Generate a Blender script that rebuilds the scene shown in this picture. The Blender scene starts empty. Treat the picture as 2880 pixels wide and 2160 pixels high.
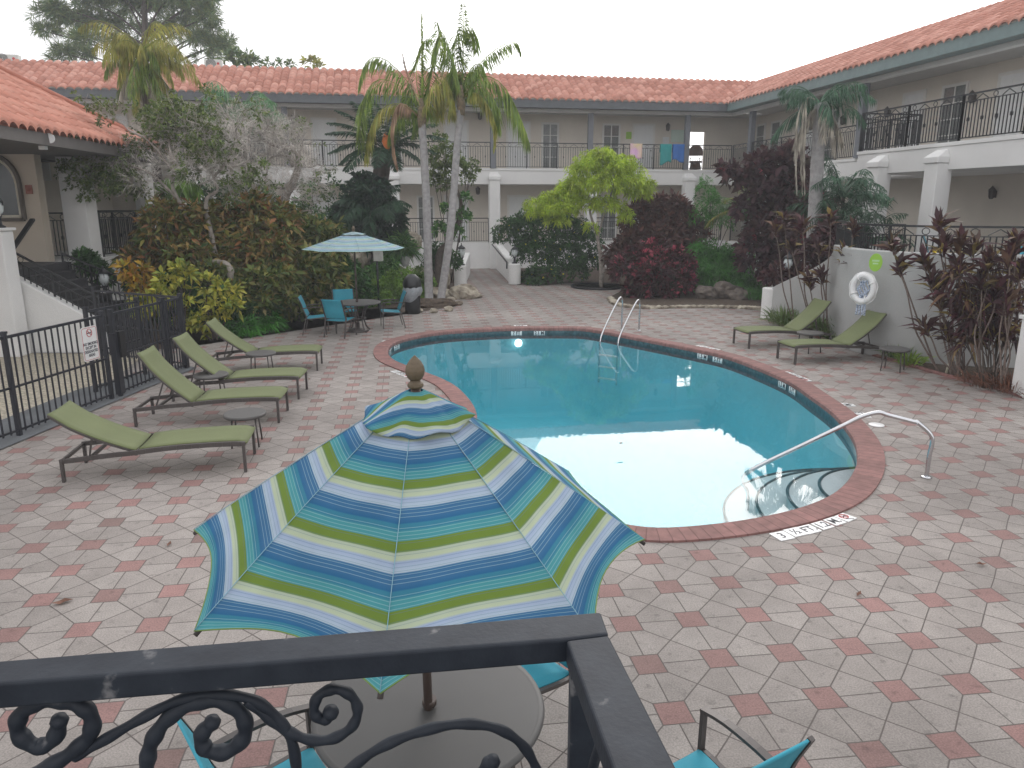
import bpy, bmesh, math, random
import numpy as np
from mathutils import Vector, Matrix, noise
R = math.radians
PI = math.pi
scene = bpy.context.scene
COL = scene.collection
rng = np.random.default_rng(7)
random.seed(7)

# ------------------------------------------------------------ camera, sky, sun, exposure
F, PITCH, CH = 2098.9, 0.2378, 3.0596
cam = bpy.data.cameras.new("camera")
cam.sensor_width = 36.0
cam.lens = F / 2880 * 36
cam.clip_start = 0.05
cam.clip_end = 600
camo = bpy.data.objects.new("camera", cam)
COL.objects.link(camo)
camo.location = (0, 0, CH)
camo.rotation_euler = (PI / 2 - PITCH, 0, 0)
scene.camera = camo

SUN_EL, SUN_ROT = R(24), R(14)
world = bpy.data.worlds.new("World")
scene.world = world
world.use_nodes = True
wn, wl = world.node_tree.nodes, world.node_tree.links
bg = wn["Background"]
sky = wn.new("ShaderNodeTexSky")
sky.sky_type = 'NISHITA'
sky.sun_disc = False
sky.sun_elevation = SUN_EL
sky.sun_rotation = SUN_ROT
sky.dust_density = 4
hsv = wn.new("ShaderNodeHueSaturation")
hsv.inputs["Saturation"].default_value = 0.30
wl.new(sky.outputs[0], hsv.inputs["Color"])
mixs = wn.new("ShaderNodeMix")
mixs.data_type = 'RGBA'
mixs.inputs[0].default_value = 0.93
wl.new(hsv.outputs[0], mixs.inputs[6])
mixs.inputs[7].default_value = (11.8, 11.7, 11.9, 1)      # thin even overcast
# bright veil of cloud low in the west, where the sun is going down behind the far wing
wtc = wn.new("ShaderNodeTexCoord")
wdot = wn.new("ShaderNodeVectorMath"); wdot.operation = 'DOT_PRODUCT'
wl.new(wtc.outputs["Generated"], wdot.inputs[0]); wdot.inputs[1].default_value = (0.20, 0.84, 0.50)
wmr = wn.new("ShaderNodeMapRange"); wmr.interpolation_type = 'SMOOTHSTEP'
wmr.inputs[1].default_value = 0.84; wmr.inputs[2].default_value = 1.0; wmr.inputs[3].default_value = 1.0; wmr.inputs[4].default_value = 2.0
wl.new(wdot.outputs["Value"], wmr.inputs[0])
wmul = wn.new("ShaderNodeVectorMath"); wmul.operation = 'SCALE'
wl.new(mixs.outputs[2], wmul.inputs[0]); wl.new(wmr.outputs[0], wmul.inputs["Scale"])
wl.new(wmul.outputs[0], bg.inputs[0])
bg.inputs[1].default_value = 0.10

sun = bpy.data.lights.new("sun", 'SUN')
sun.energy = 0.5
sun.angle = R(25)
sun.color = (1.0, 0.93, 0.85)
suno = bpy.data.objects.new("sun", sun)
COL.objects.link(suno)
sd = Vector((math.sin(SUN_ROT) * math.cos(SUN_EL), math.cos(SUN_ROT) * math.cos(SUN_EL), math.sin(SUN_EL)))
suno.rotation_euler = sd.to_track_quat('Z', 'Y').to_euler()

vs = scene.view_settings
vs.view_transform = 'Standard'
vs.look = 'None'
vs.gamma = 1
vs.exposure = 0.25
scene.render.resolution_x, scene.render.resolution_y = 1024, 768
scene.render.engine = 'CYCLES'
scene.cycles.transparent_max_bounces = 16

# ------------------------------------------------------------ from the photograph's pixels (2880 wide) to metres
_cp, _sp = math.cos(PITCH), math.sin(PITCH)
def ray(px, py):
    x, y = (px - 1440) / F, (py - 1080) / F
    return np.array([x, _cp - y * _sp, -_sp - y * _cp])
def G(px, py, z=0.0):
    d = ray(px, py); k = (z - CH) / d[2]
    return Vector((d[0] * k, d[1] * k, z))
def AT(px, py, Y):
    d = ray(px, py); k = Y / d[1]
    return Vector((d[0] * k, Y, CH + d[2] * k))
def V(*a): return Vector(a)

# ------------------------------------------------------------ object helpers
def tag(o, label=None, cat=None, group=None, kind=None):
    if label: o["label"] = label
    if cat: o["category"] = cat
    if group: o["group"] = group
    if kind: o["kind"] = kind
    return o
def empty(name, loc=(0, 0, 0), rz=0.0, label=None, cat=None, group=None):
    o = bpy.data.objects.new(name, None)
    o.empty_display_size = .2
    COL.objects.link(o)
    o.location = loc
    o.rotation_euler = (0, 0, rz)
    return tag(o, label, cat, group)
def copy_tree(o, parent=None):
    c = o.copy(); COL.objects.link(c); c.parent = parent
    for ch in [x for x in COL.objects if x.parent == o]:
        copy_tree(ch, c)
    return c

class MB:
    """collects verts / faces for ONE mesh object"""
    def __init__(s): s.v = []; s.f = []; s.uv = None; s.sm = []; s.mi = []; s.cur = 0
    def add(s, vs_, fs, smooth=False):
        n = len(s.v); s.v.extend([tuple(p) for p in vs_])
        for f in fs: s.f.append(tuple(i + n for i in f)); s.sm.append(smooth); s.mi.append(s.cur)
        return s
    def box(s, c, size, rz=0, M=None):
        x, y, z = [k / 2 for k in size]
        P = [V(a, b, d) for a in (-x, x) for b in (-y, y) for d in (-z, z)]
        if M is None: M = Matrix.Rotation(rz, 4, 'Z')
        P = [M @ p + Vector(c) for p in P]
        return s.add(P, [(0, 1, 3, 2), (4, 6, 7, 5), (0, 4, 5, 1), (2, 3, 7, 6), (0, 2, 6, 4), (1, 5, 7, 3)])
    def bx(s, x0, x1, y0, y1, z0, z1):
        return s.box(((x0 + x1) / 2, (y0 + y1) / 2, (z0 + z1) / 2), (x1 - x0, y1 - y0, z1 - z0))
    def bar(s, a, b, w, h=None, up=(0, 0, 1)):
        a, b = Vector(a), Vector(b); h = h or w
        d = (b - a).normalized(); up = Vector(up)
        if abs(d.dot(up)) > .98: up = V(0, 1, 0)
        x = d.cross(up).normalized() * w / 2; y = x.cross(d).normalized() * h / 2
        P = [p + i * x + j * y for p in (a, b) for i, j in ((-1, -1), (1, -1), (1, 1), (-1, 1))]
        return s.add(P, [(0, 1, 2, 3), (7, 6, 5, 4), (0, 4, 5, 1), (1, 5, 6, 2), (2, 6, 7, 3), (3, 7, 4, 0)])
    def tube(s, pts, r, n=8, cap=True, closed=False):
        pts = [Vector(p) for p in pts]; m = len(pts)
        rr = r if hasattr(r, '__len__') else [r] * m
        vs_ = []; prev = None
        for i, p in enumerate(pts):
            if closed: d = pts[(i + 1) % m] - pts[i - 1]
            else: d = pts[min(i + 1, m - 1)] - pts[max(i - 1, 0)]
            if d.length < 1e-9: d = V(0, 0, 1)
            d.normalize()
            if prev is None:
                u = d.orthogonal().normalized()
            else:
                u = prev - d * prev.dot(d)
                u = u.normalized() if u.length > 1e-6 else d.orthogonal().normalized()
            prev = u; w = d.cross(u)
            for k in range(n):
                a = 2 * PI * k / n
                vs_.append(p + rr[i] * (math.cos(a) * u + math.sin(a) * w))
        fs = []
        for i in range(m if closed else m - 1):
            j = (i + 1) % m
            for k in range(n):
                fs.append((i * n + k, i * n + (k + 1) % n, j * n + (k + 1) % n, j * n + k))
        s.add(vs_, fs, True)
        if cap and not closed:
            b = len(s.v) - len(vs_)
            s.f.append(tuple(b + k for k in range(n))[::-1]); s.sm.append(False); s.mi.append(s.cur)
            s.f.append(tuple(b + (m - 1) * n + k for k in range(n))); s.sm.append(False); s.mi.append(s.cur)
        return s
    def lathe(s, prof, c=(0, 0, 0), n=24, smooth=True, a0=0):
        c = Vector(c); vs_ = []
        for r, z in prof:
            for k in range(n):
                a = a0 + 2 * PI * k / n
                vs_.append(c + V(r * math.cos(a), r * math.sin(a), z))
        fs = [(i * n + k, i * n + (k + 1) % n, (i + 1) * n + (k + 1) % n, (i + 1) * n + k) for i in range(len(prof) - 1) for k in range(n)]
        s.add(vs_, fs, smooth)
        b = len(s.v) - len(vs_)
        if prof[0][0] > 1e-4: s.f.append(tuple(b + k for k in range(n))[::-1]); s.sm.append(False); s.mi.append(s.cur)
        if prof[-1][0] > 1e-4: s.f.append(tuple(b + (len(prof) - 1) * n + k for k in range(n))); s.sm.append(False); s.mi.append(s.cur)
        return s
    def prism(s, poly, z0, z1):
        n = len(poly)
        P = [(p[0], p[1], z0) for p in poly] + [(p[0], p[1], z1) for p in poly]
        return s.add(P, [tuple(range(n))[::-1], tuple(range(n, 2 * n))] + [(i, (i + 1) % n, n + (i + 1) % n, n + i) for i in range(n)])
    def rock(s, c, size, seed=0, sub=2):
        bm = bmesh.new(); bmesh.ops.create_icosphere(bm, subdivisions=sub, radius=1)
        o = Vector((seed * 7.3, seed * 3.1, seed))
        vs_ = []
        for v in bm.verts:
            k = 1 + .35 * noise.noise(v.co * 1.3 + o) + .22 * noise.noise(v.co * 3.1 + o)
            vs_.append(Vector(c) + Vector([v.co[i] * size[i] * k for i in range(3)]))
        fs = [tuple(v.index for v in f.verts) for f in bm.faces]
        bm.free()
        return s.add(vs_, fs, False)
    def build(s, name, mats, parent=None, smooth=None, uvs=None, tint=False, fix=True):
        me = bpy.data.meshes.new(name)
        me.from_pydata(s.v, [], s.f)
        if not isinstance(mats, (list, tuple)): mats = [mats]
        for m in mats: me.materials.append(m)
        me.polygons.foreach_set("use_smooth", s.sm if smooth is None else [smooth] * len(s.f))
        if len(mats) > 1: me.polygons.foreach_set("material_index", s.mi)
        if uvs is not None:
            l = me.uv_layers.new(name="UVMap")
            idx = np.zeros(len(me.loops), dtype=np.int32); me.loops.foreach_get("vertex_index", idx)
            l.data.foreach_set("uv", np.asarray(uvs, dtype=np.float32)[idx].ravel())
        me.update()
        if fix:
            bm = bmesh.new(); bm.from_mesh(me); bmesh.ops.recalc_face_normals(bm, faces=bm.faces); bm.to_mesh(me); bm.free()
        o = bpy.data.objects.new(name, me)
        COL.objects.link(o)
        if parent: o.parent = parent
        return o

def bevel(o, w=.004, seg=2):
    m = o.modifiers.new("bevel", 'BEVEL'); m.width = w; m.segments = seg; m.limit_method = 'ANGLE'
    return o

def spline(pts, n=8, closed=False):
    pts = [Vector(p) for p in pts]; m = len(pts); out = []
    for i in range(m if closed else m - 1):
        if closed: p0, p1, p2, p3 = pts[i - 1], pts[i], pts[(i + 1) % m], pts[(i + 2) % m]
        else: p0, p1, p2, p3 = pts[max(i - 1, 0)], pts[i], pts[i + 1], pts[min(i + 2, m - 1)]
        for k in range(n):
            t = k / n
            out.append(.5 * ((2 * p1) + (p2 - p0) * t + (2 * p0 - 5 * p1 + 4 * p2 - p3) * t * t + (3 * p1 - p0 - 3 * p2 + p3) * t ** 3))
    if not closed: out.append(pts[-1])
    return out

# ------------------------------------------------------------ materials
MATS = {}
def nodes_of(name):
    m = bpy.data.materials.new(name); m.use_nodes = True
    nt = m.node_tree
    return m, nt.nodes, nt.links, nt.nodes["Principled BSDF"]
def M(name, col, rough=.6, metal=0.0, var=.12, vs_=4.0, bump=0.0, bs=60.0, spec=.5, detail=4, var2=None):
    if name in MATS: return MATS[name]
    m, N, L, b = nodes_of(name)
    tc = N.new("ShaderNodeTexCoord")
    nz = N.new("ShaderNodeTexNoise"); nz.inputs["Scale"].default_value = vs_; nz.inputs["Detail"].default_value = detail
    L.new(tc.outputs["Object"], nz.inputs["Vector"])
    r = N.new("ShaderNodeValToRGB")
    r.color_ramp.elements[0].position = .3; r.color_ramp.elements[1].position = .7
    lo = var2 or [c * (1 - var) for c in col]
    r.color_ramp.elements[0].color = (*lo[:3], 1)
    r.color_ramp.elements[1].color = (*[min(1, c * (1 + var)) for c in col], 1)
    L.new(nz.outputs[0], r.inputs[0]); L.new(r.outputs[0], b.inputs["Base Color"])
    b.inputs["Roughness"].default_value = rough; b.inputs["Metallic"].default_value = metal
    b.inputs["Specular IOR Level"].default_value = spec
    if bump:
        n2 = N.new("ShaderNodeTexNoise"); n2.inputs["Scale"].default_value = bs; n2.inputs["Detail"].default_value = 3
        L.new(tc.outputs["Object"], n2.inputs["Vector"])
        bp = N.new("ShaderNodeBump"); bp.inputs["Strength"].default_value = bump; bp.inputs["Distance"].default_value = .01
        L.new(n2.outputs[0], bp.inputs["Height"]); L.new(bp.outputs[0], b.inputs["Normal"])
    MATS[name] = m
    return m
def LEAF(name, cols, rough=.55, trans=.25):
    """leaf colours picked per leaf (mesh island)"""
    if name in MATS: return MATS[name]
    m, N, L, b = nodes_of(name)
    g = N.new("ShaderNodeNewGeometry")
    r = N.new("ShaderNodeValToRGB"); r.color_ramp.interpolation = 'LINEAR'
    E = r.color_ramp.elements
    while len(E) < len(cols): E.new(.5)
    for i, c in enumerate(cols):
        E[i].position = i / max(1, len(cols) - 1); E[i].color = (*[min(.8, v * 1.3) for v in c], 1)
    L.new(g.outputs["Random Per Island"], r.inputs[0])
    tcn = N.new("ShaderNodeTexCoord"); nz = N.new("ShaderNodeTexNoise"); nz.inputs["Scale"].default_value = 2.6
    L.new(tcn.outputs["Object"], nz.inputs["Vector"])
    mr = N.new("ShaderNodeMapRange"); mr.inputs[1].default_value = .3; mr.inputs[2].default_value = .7; mr.inputs[3].default_value = .55; mr.inputs[4].default_value = 1.45
    L.new(nz.outputs[0], mr.inputs[0])
    mu = N.new("ShaderNodeMix"); mu.data_type = 'RGBA'; mu.blend_type = 'MULTIPLY'; mu.inputs[0].default_value = 1
    L.new(r.outputs[0], mu.inputs[6]); L.new(mr.outputs[0], mu.inputs[7])
    L.new(mu.outputs[2], b.inputs["Base Color"])
    b.inputs["Roughness"].default_value = rough
    b.inputs["Specular IOR Level"].default_value = .35
    if trans:
        t = N.new("ShaderNodeBsdfTranslucent"); L.new(mu.outputs[2], t.inputs[0])
        mx = N.new("ShaderNodeMixShader"); mx.inputs[0].default_value = trans
        out = [n for n in N if n.type == 'OUTPUT_MATERIAL'][0]
        L.new(b.outputs[0], mx.inputs[1]); L.new(t.outputs[0], mx.inputs[2]); L.new(mx.outputs[0], out.inputs[0])
    MATS[name] = m
    return m

wall_m = M("cream_stucco", (.68, .63, .56), .85, var=.05, vs_=1.2, bump=.5, bs=45)
white_m = M("white_stucco", (.74, .74, .73), .85, var=.05, vs_=1.5, bump=.7, bs=30)
terrw_m = M("grey_white_stucco", (.40, .405, .40), .85, var=.07, vs_=1.3, bump=.7, bs=30)
slabw_m = M("painted_slab", (.62, .62, .60), .8, var=.06, vs_=.8, bump=.4, bs=40)
dark_m = M("dark_fascia", (.10, .11, .12), .6, var=.15)
soffit_m = M("soffit_paint", (.42, .41, .39), .8, var=.06)
colm_m = M("grey_post_paint", (.16, .17, .19), .6, var=.1)
iron_m = M("black_iron", (.015, .017, .02), .4, var=.2, vs_=20)
door_m = M("white_door_paint", (.72, .73, .73), .5, var=.03)
LGLASS = 1
frame_m = M("window_frame_paint", (.70, .69, .66), .5, var=.03)
curt_m = M("curtain_cloth", (.55, .56, .53), .9, var=.15, vs_=6)
soil_m = M("mulch_soil", (.07, .05, .035), .95, var=.5, vs_=12, bump=1, bs=40)
gravel_m = M("pebble_gravel", (.42, .38, .30), .9, var=.45, vs_=22, bump=1, bs=30, detail=6)
strip_m = M("grey_concrete_strip", (.12, .13, .14), .85, var=.15, vs_=3, bump=.2)
bark_m = M("pale_bark", (.28, .25, .22), .9, var=.35, vs_=8, bump=.8, bs=30)
palmbark_m = M("palm_bark", (.34, .33, .33), .85, var=.22, vs_=9, bump=.5, bs=25)
darkbark_m = M("dark_bark", (.07, .055, .045), .95, var=.35, vs_=12, bump=1, bs=25)
rock_m = M("limestone_rock", (.34, .31, .25), .9, var=.45, vs_=5, bump=1, bs=14, var2=(.16, .13, .10))
steel_m = M("stainless_steel", (.62, .63, .65), .22, 1.0, var=.05)
bronze_m = M("bronze_frame", (.085, .075, .072), .42, .3, var=.1)
black_m = M("black_plastic", (.012, .013, .015), .35, var=.1)
plastic_m = M("white_plastic", (.78, .78, .78), .4, var=.02)
glasslamp_m = M("frosted_glass", (.6, .65, .66), .15, var=.05)

def glass_mat():
    m, N, L, b = nodes_of("window_glass")
    b.inputs["Base Color"].default_value = (.10, .12, .13, 1); b.inputs["Roughness"].default_value = .06
    b.inputs["Specular IOR Level"].default_value = .8
    out = [n for n in N if n.type == 'OUTPUT_MATERIAL'][0]
    t = N.new("ShaderNodeBsdfTransparent"); mx = N.new("ShaderNodeMixShader"); mx.inputs[0].default_value = .7
    L.new(b.outputs[0], mx.inputs[1]); L.new(t.outputs[0], mx.inputs[2]); L.new(mx.outputs[0], out.inputs[0])
    return m
glass_m = glass_mat()

def math_n(N, L, op, a, b=None, c=None):
    n = N.new("ShaderNodeMath"); n.operation = op
    for i, k in enumerate((a, b, c)):
        if k is None: continue
        if isinstance(k, (int, float)): n.inputs[i].default_value = k
        else: L.new(k, n.inputs[i])
    return n.outputs[0]

PP, YAW = .5, .1419
OX, OY = 2.5678 * PP, 11.1221 * PP
def paver_mat():
    m, N, L, b = nodes_of("octagon_pavers")
    tc = N.new("ShaderNodeTexCoord")
    def dot(vx, vy):
        d = N.new("ShaderNodeVectorMath"); d.operation = 'DOT_PRODUCT'
        d.inputs[1].default_value = (vx / PP, vy / PP, 0); L.new(sub.outputs[0], d.inputs[0]); return d.outputs["Value"]
    wob = N.new("ShaderNodeTexNoise"); wob.inputs["Scale"].default_value = 1.1; wob.inputs["Detail"].default_value = 1
    L.new(tc.outputs["Object"], wob.inputs["Vector"])
    wsub = N.new("ShaderNodeVectorMath"); wsub.operation = 'SUBTRACT'; L.new(wob.outputs["Color"], wsub.inputs[0]); wsub.inputs[1].default_value = (.5, .5, .5)
    wsc = N.new("ShaderNodeVectorMath"); wsc.operation = 'SCALE'; L.new(wsub.outputs[0], wsc.inputs[0]); wsc.inputs["Scale"].default_value = .035
    wad = N.new("ShaderNodeVectorMath"); wad.operation = 'ADD'; L.new(tc.outputs["Object"], wad.inputs[0]); L.new(wsc.outputs[0], wad.inputs[1])
    sub = N.new("ShaderNodeVectorMath"); sub.operation = 'SUBTRACT'; L.new(wad.outputs[0], sub.inputs[0]); sub.inputs[1].default_value = (OX, OY, 0)
    c, s = math.cos(YAW), math.sin(YAW)
    mm = lambda *a: math_n(N, L, *a)
    i = dot(c, s); j = dot(s, -c)
    ri = mm('ROUND', i); rj = mm('ROUND', j)
    fx = mm('SUBTRACT', i, ri); fy = mm('SUBTRACT', j, rj)
    ax = mm('ABSOLUTE', fx); ay = mm('ABSOLUTE', fy)
    mx = mm('MAXIMUM', ax, ay); mn = mm('MINIMUM', ax, ay)
    S = .205
    insq = mm('LESS_THAN', mx, S)
    W = .0095
    d_edge = mm('ABSOLUTE', mm('SUBTRACT', mx, S))
    d_diag = mm('ADD', mm('MULTIPLY', mm('SUBTRACT', mx, mn), .707), mm('MULTIPLY', insq, 1.0))
    d_mid = mm('ADD', mn, mm('MULTIPLY', insq, 1.0))
    d_cell = mm('SUBTRACT', .5, mx)
    # the far edge of a cell is a joint only where the pentagons of neighbouring squares meet point to point: none
    dd = mm('MINIMUM', d_edge, mm('MINIMUM', d_diag, d_mid))
    joint = N.new("ShaderNodeMapRange"); joint.interpolation_type = 'SMOOTHSTEP'
    joint.inputs[1].default_value = W * .5; joint.inputs[2].default_value = W * 1.25; joint.inputs[3].default_value = 0; joint.inputs[4].default_value = 1
    L.new(dd, joint.inputs[0])
    # id of each paver
    sgx = mm('SIGN', fx); sgy = mm('SIGN', fy); horiz = mm('GREATER_THAN', ax, ay)
    # pavers are shared by two neighbouring squares: index by the floor of the link they lie on
    ci = N.new("ShaderNodeCombineXYZ")
    hx = mm('MULTIPLY', horiz, mm('MULTIPLY', sgx, .5)); hy = mm('MULTIPLY', mm('SUBTRACT', 1, horiz), mm('MULTIPLY', sgy, .5))
    nsq = mm('SUBTRACT', 1, insq)
    L.new(mm('ADD', mm('ADD', ri, mm('MULTIPLY', hx, nsq)), 1000.25), ci.inputs[0]); L.new(mm('ADD', mm('ADD', rj, mm('MULTIPLY', hy, nsq)), 1000.25), ci.inputs[1])
    side = mm('ADD', mm('MULTIPLY', horiz, sgy), mm('MULTIPLY', mm('SUBTRACT', 1, horiz), sgx))
    L.new(mm('ADD', mm('MULTIPLY', mm('MULTIPLY', side, nsq), .25), 4.0), ci.inputs[2])
    wn_ = N.new("ShaderNodeTexWhiteNoise"); L.new(ci.outputs[0], wn_.inputs["Vector"])
    r1 = N.new("ShaderNodeValToRGB"); e = r1.color_ramp.elements
    e[0].color = (.262, .236, .218, 1); e[1].color = (.32, .291, .270, 1); x = e.new(.5); x.color = (.29, .262, .243, 1)
    L.new(wn_.outputs["Value"], r1.inputs[0])
    r2 = N.new("ShaderNodeValToRGB"); e = r2.color_ramp.elements
    e[0].color = (.20, .135, .122, 1); e[1].color = (.29, .168, .155, 1); x = e.new(.2); x.color = (.25, .15, .138, 1)
    L.new(wn_.outputs["Value"], r2.inputs[0])
    mc = N.new("ShaderNodeMix"); mc.data_type = 'RGBA'; L.new(insq, mc.inputs[0]); L.new(r1.outputs[0], mc.inputs[6]); L.new(r2.outputs[0], mc.inputs[7])
    # weathering, stains, grit
    def mulnoise(src, scale, lo, hi, det=5, a=.35, bb=.65):
        nz = N.new("ShaderNodeTexNoise"); nz.inputs["Scale"].default_value = scale; nz.inputs["Detail"].default_value = det
        L.new(tc.outputs["Object"], nz.inputs["Vector"])
        mr = N.new("ShaderNodeMapRange"); mr.inputs[1].default_value = a; mr.inputs[2].default_value = bb; mr.inputs[3].default_value = lo; mr.inputs[4].default_value = hi
        L.new(nz.outputs[0], mr.inputs[0])
        mu = N.new("ShaderNodeMix"); mu.data_type = 'RGBA'; mu.blend_type = 'MULTIPLY'; mu.inputs[0].default_value = 1
        L.new(src, mu.inputs[6]); L.new(mr.outputs[0], mu.inputs[7]); return mu.outputs[2]
    col = mulnoise(mc.outputs[2], .45, .80, 1.12)
    col = mulnoise(col, 5, .92, 1.06)
    col = mulnoise(col, 90, .80, 1.18, 3)
    col = mulnoise(col, 14, .72, 1.0, 2, .26, .40)
    jm = N.new("ShaderNodeMix"); jm.data_type = 'RGBA'; L.new(joint.outputs[0], jm.inputs[0]); jm.inputs[6].default_value = (.10, .085, .078, 1); L.new(col, jm.inputs[7])
    L.new(jm.outputs[2], b.inputs["Base Color"])
    b.inputs["Roughness"].default_value = .8
    gr = N.new("ShaderNodeTexNoise"); gr.inputs["Scale"].default_value = 120; L.new(tc.outputs["Object"], gr.inputs["Vector"])
    h = mm('ADD', mm('MULTIPLY', joint.outputs[0], 1.0), mm('ADD', mm('MULTIPLY', gr.outputs[0], .3), mm('MULTIPLY', wn_.outputs["Value"], .5)))
    bp = N.new("ShaderNodeBump"); bp.inputs["Strength"].default_value = .55; bp.inputs["Distance"].default_value = .006
    L.new(h, bp.inputs["Height"]); L.new(bp.outputs[0], b.inputs["Normal"])
    return m
paver_m = paver_mat()

def coping_mat():
    m, N, L, b = nodes_of("red_brick_coping")
    uv = N.new("ShaderNodeUVMap"); sp = N.new("ShaderNodeSeparateXYZ"); L.new(uv.outputs[0], sp.inputs[0])
    mm = lambda *a: math_n(N, L, *a)
    k = mm('MULTIPLY', sp.outputs[0], 1 / .125)
    fl = mm('FLOOR', k); fr = mm('SUBTRACT', k, fl)
    d = mm('SUBTRACT', .5, mm('ABSOLUTE', mm('SUBTRACT', fr, .5)))
    jt = N.new("ShaderNodeMapRange"); jt.inputs[1].default_value = .02; jt.inputs[2].default_value = .06; L.new(d, jt.inputs[0])
    w = N.new("ShaderNodeTexWhiteNoise"); w.noise_dimensions = '1D'; L.new(fl, w.inputs["W"])
    r = N.new("ShaderNodeValToRGB"); e = r.color_ramp.elements
    e[0].color = (.20, .10, .09, 1); e[1].color = (.265, .13, .118, 1); L.new(w.outputs["Value"], r.inputs[0])
    tc = N.new("ShaderNodeTexCoord"); nz = N.new("ShaderNodeTexNoise"); nz.inputs["Scale"].default_value = 9; L.new(tc.outputs["Object"], nz.inputs["Vector"])
    mr = N.new("ShaderNodeMapRange"); mr.inputs[1].default_value = .3; mr.inputs[2].default_value = .7; mr.inputs[3].default_value = .8; mr.inputs[4].default_value = 1.15; L.new(nz.outputs[0], mr.inputs[0])
    mu = N.new("ShaderNodeMix"); mu.data_type = 'RGBA'; mu.blend_type = 'MULTIPLY'; mu.inputs[0].default_value = 1
    L.new(r.outputs[0], mu.inputs[6]); L.new(mr.outputs[0], mu.inputs[7])
    jm = N.new("ShaderNodeMix"); jm.data_type = 'RGBA'; L.new(jt.outputs[0], jm.inputs[0]); jm.inputs[6].default_value = (.13, .06, .055, 1); L.new(mu.outputs[2], jm.inputs[7])
    L.new(jm.outputs[2], b.inputs["Base Color"]); b.inputs["Roughness"].default_value = .75
    bp = N.new("ShaderNodeBump"); bp.inputs["Strength"].default_value = .5; bp.inputs["Distance"].default_value = .005
    L.new(jt.outputs[0], bp.inputs["Height"]); L.new(bp.outputs[0], b.inputs["Normal"])
    return m
coping_m = coping_mat()

def water_mat():
    m, N, L, b = nodes_of("pool_water")
    out = [n for n in N if n.type == 'OUTPUT_MATERIAL'][0]
    N.remove(b)
    tr = N.new("ShaderNodeBsdfTransparent"); tr.inputs[0].default_value = (1, 1, 1, 1)
    gl = N.new("ShaderNodeBsdfGlossy"); gl.inputs["Roughness"].default_value = .015
    fr = N.new("ShaderNodeFresnel"); fr.inputs[0].default_value = 1.36
    tc = N.new("ShaderNodeTexCoord")
    n1 = N.new("ShaderNodeTexNoise"); n1.inputs["Scale"].default_value = 2.2; n1.inputs["Detail"].default_value = 2
    n2 = N.new("ShaderNodeTexNoise"); n2.inputs["Scale"].default_value = 9; n2.inputs["Detail"].default_value = 2
    L.new(tc.outputs["Object"], n1.inputs["Vector"]); L.new(tc.outputs["Object"], n2.inputs["Vector"])
    s = math_n(N, L, 'ADD', n1.outputs[0], math_n(N, L, 'MULTIPLY', n2.outputs[0], .22))
    bp = N.new("ShaderNodeBump"); bp.inputs["Strength"].default_value = .018; bp.inputs["Distance"].default_value = .03
    L.new(s, bp.inputs["Height"]); L.new(bp.outputs[0], gl.inputs["Normal"]); L.new(bp.outputs[0], fr.inputs["Normal"])
    mx = N.new("ShaderNodeMixShader"); k = math_n(N, L, 'MULTIPLY', fr.outputs[0], 1.0)
    L.new(k, mx.inputs[0]); L.new(tr.outputs[0], mx.inputs[1]); L.new(gl.outputs[0], mx.inputs[2]); L.new(mx.outputs[0], out.inputs[0])
    va = N.new("ShaderNodeVolumeAbsorption"); va.inputs["Color"].default_value = (.05, .83, .91, 1); va.inputs["Density"].default_value = .13
    L.new(va.outputs[0], out.inputs["Volume"])
    return m
water_m = water_mat()

def tile_roof_mat(name, c0, c1, c2):
    m, N, L, b = nodes_of(name)
    at = N.new("ShaderNodeAttribute"); at.attribute_name = "tint"
    r = N.new("ShaderNodeValToRGB"); e = r.color_ramp.elements
    e[0].color = (*c0, 1); e[1].color = (*c2, 1); x = e.new(.5); x.color = (*c1, 1)
    L.new(at.outputs["Fac"], r.inputs[0])
    tc = N.new("ShaderNodeTexCoord"); nz = N.new("ShaderNodeTexNoise"); nz.inputs["Scale"].default_value = 3; nz.inputs["Detail"].default_value = 6; L.new(tc.outputs["Object"], nz.inputs["Vector"])
    mr = N.new("ShaderNodeMapRange"); mr.inputs[1].default_value = .3; mr.inputs[2].default_value = .7; mr.inputs[3].default_value = .86; mr.inputs[4].default_value = 1.1; L.new(nz.outputs[0], mr.inputs[0])
    mu = N.new("ShaderNodeMix"); mu.data_type = 'RGBA'; mu.blend_type = 'MULTIPLY'; mu.inputs[0].default_value = 1
    L.new(r.outputs[0], mu.inputs[6]); L.new(mr.outputs[0], mu.inputs[7]); L.new(mu.outputs[2], b.inputs["Base Color"])
    b.inputs["Roughness"].default_value = .8
    return m
roof_m = tile_roof_mat("clay_roof_tiles", (.32, .13, .09), (.47, .21, .155), (.62, .34, .27))
roof2_m = tile_roof_mat("orange_roof_tiles", (.40, .15, .10), (.48, .20, .14), (.55, .27, .20))
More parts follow.
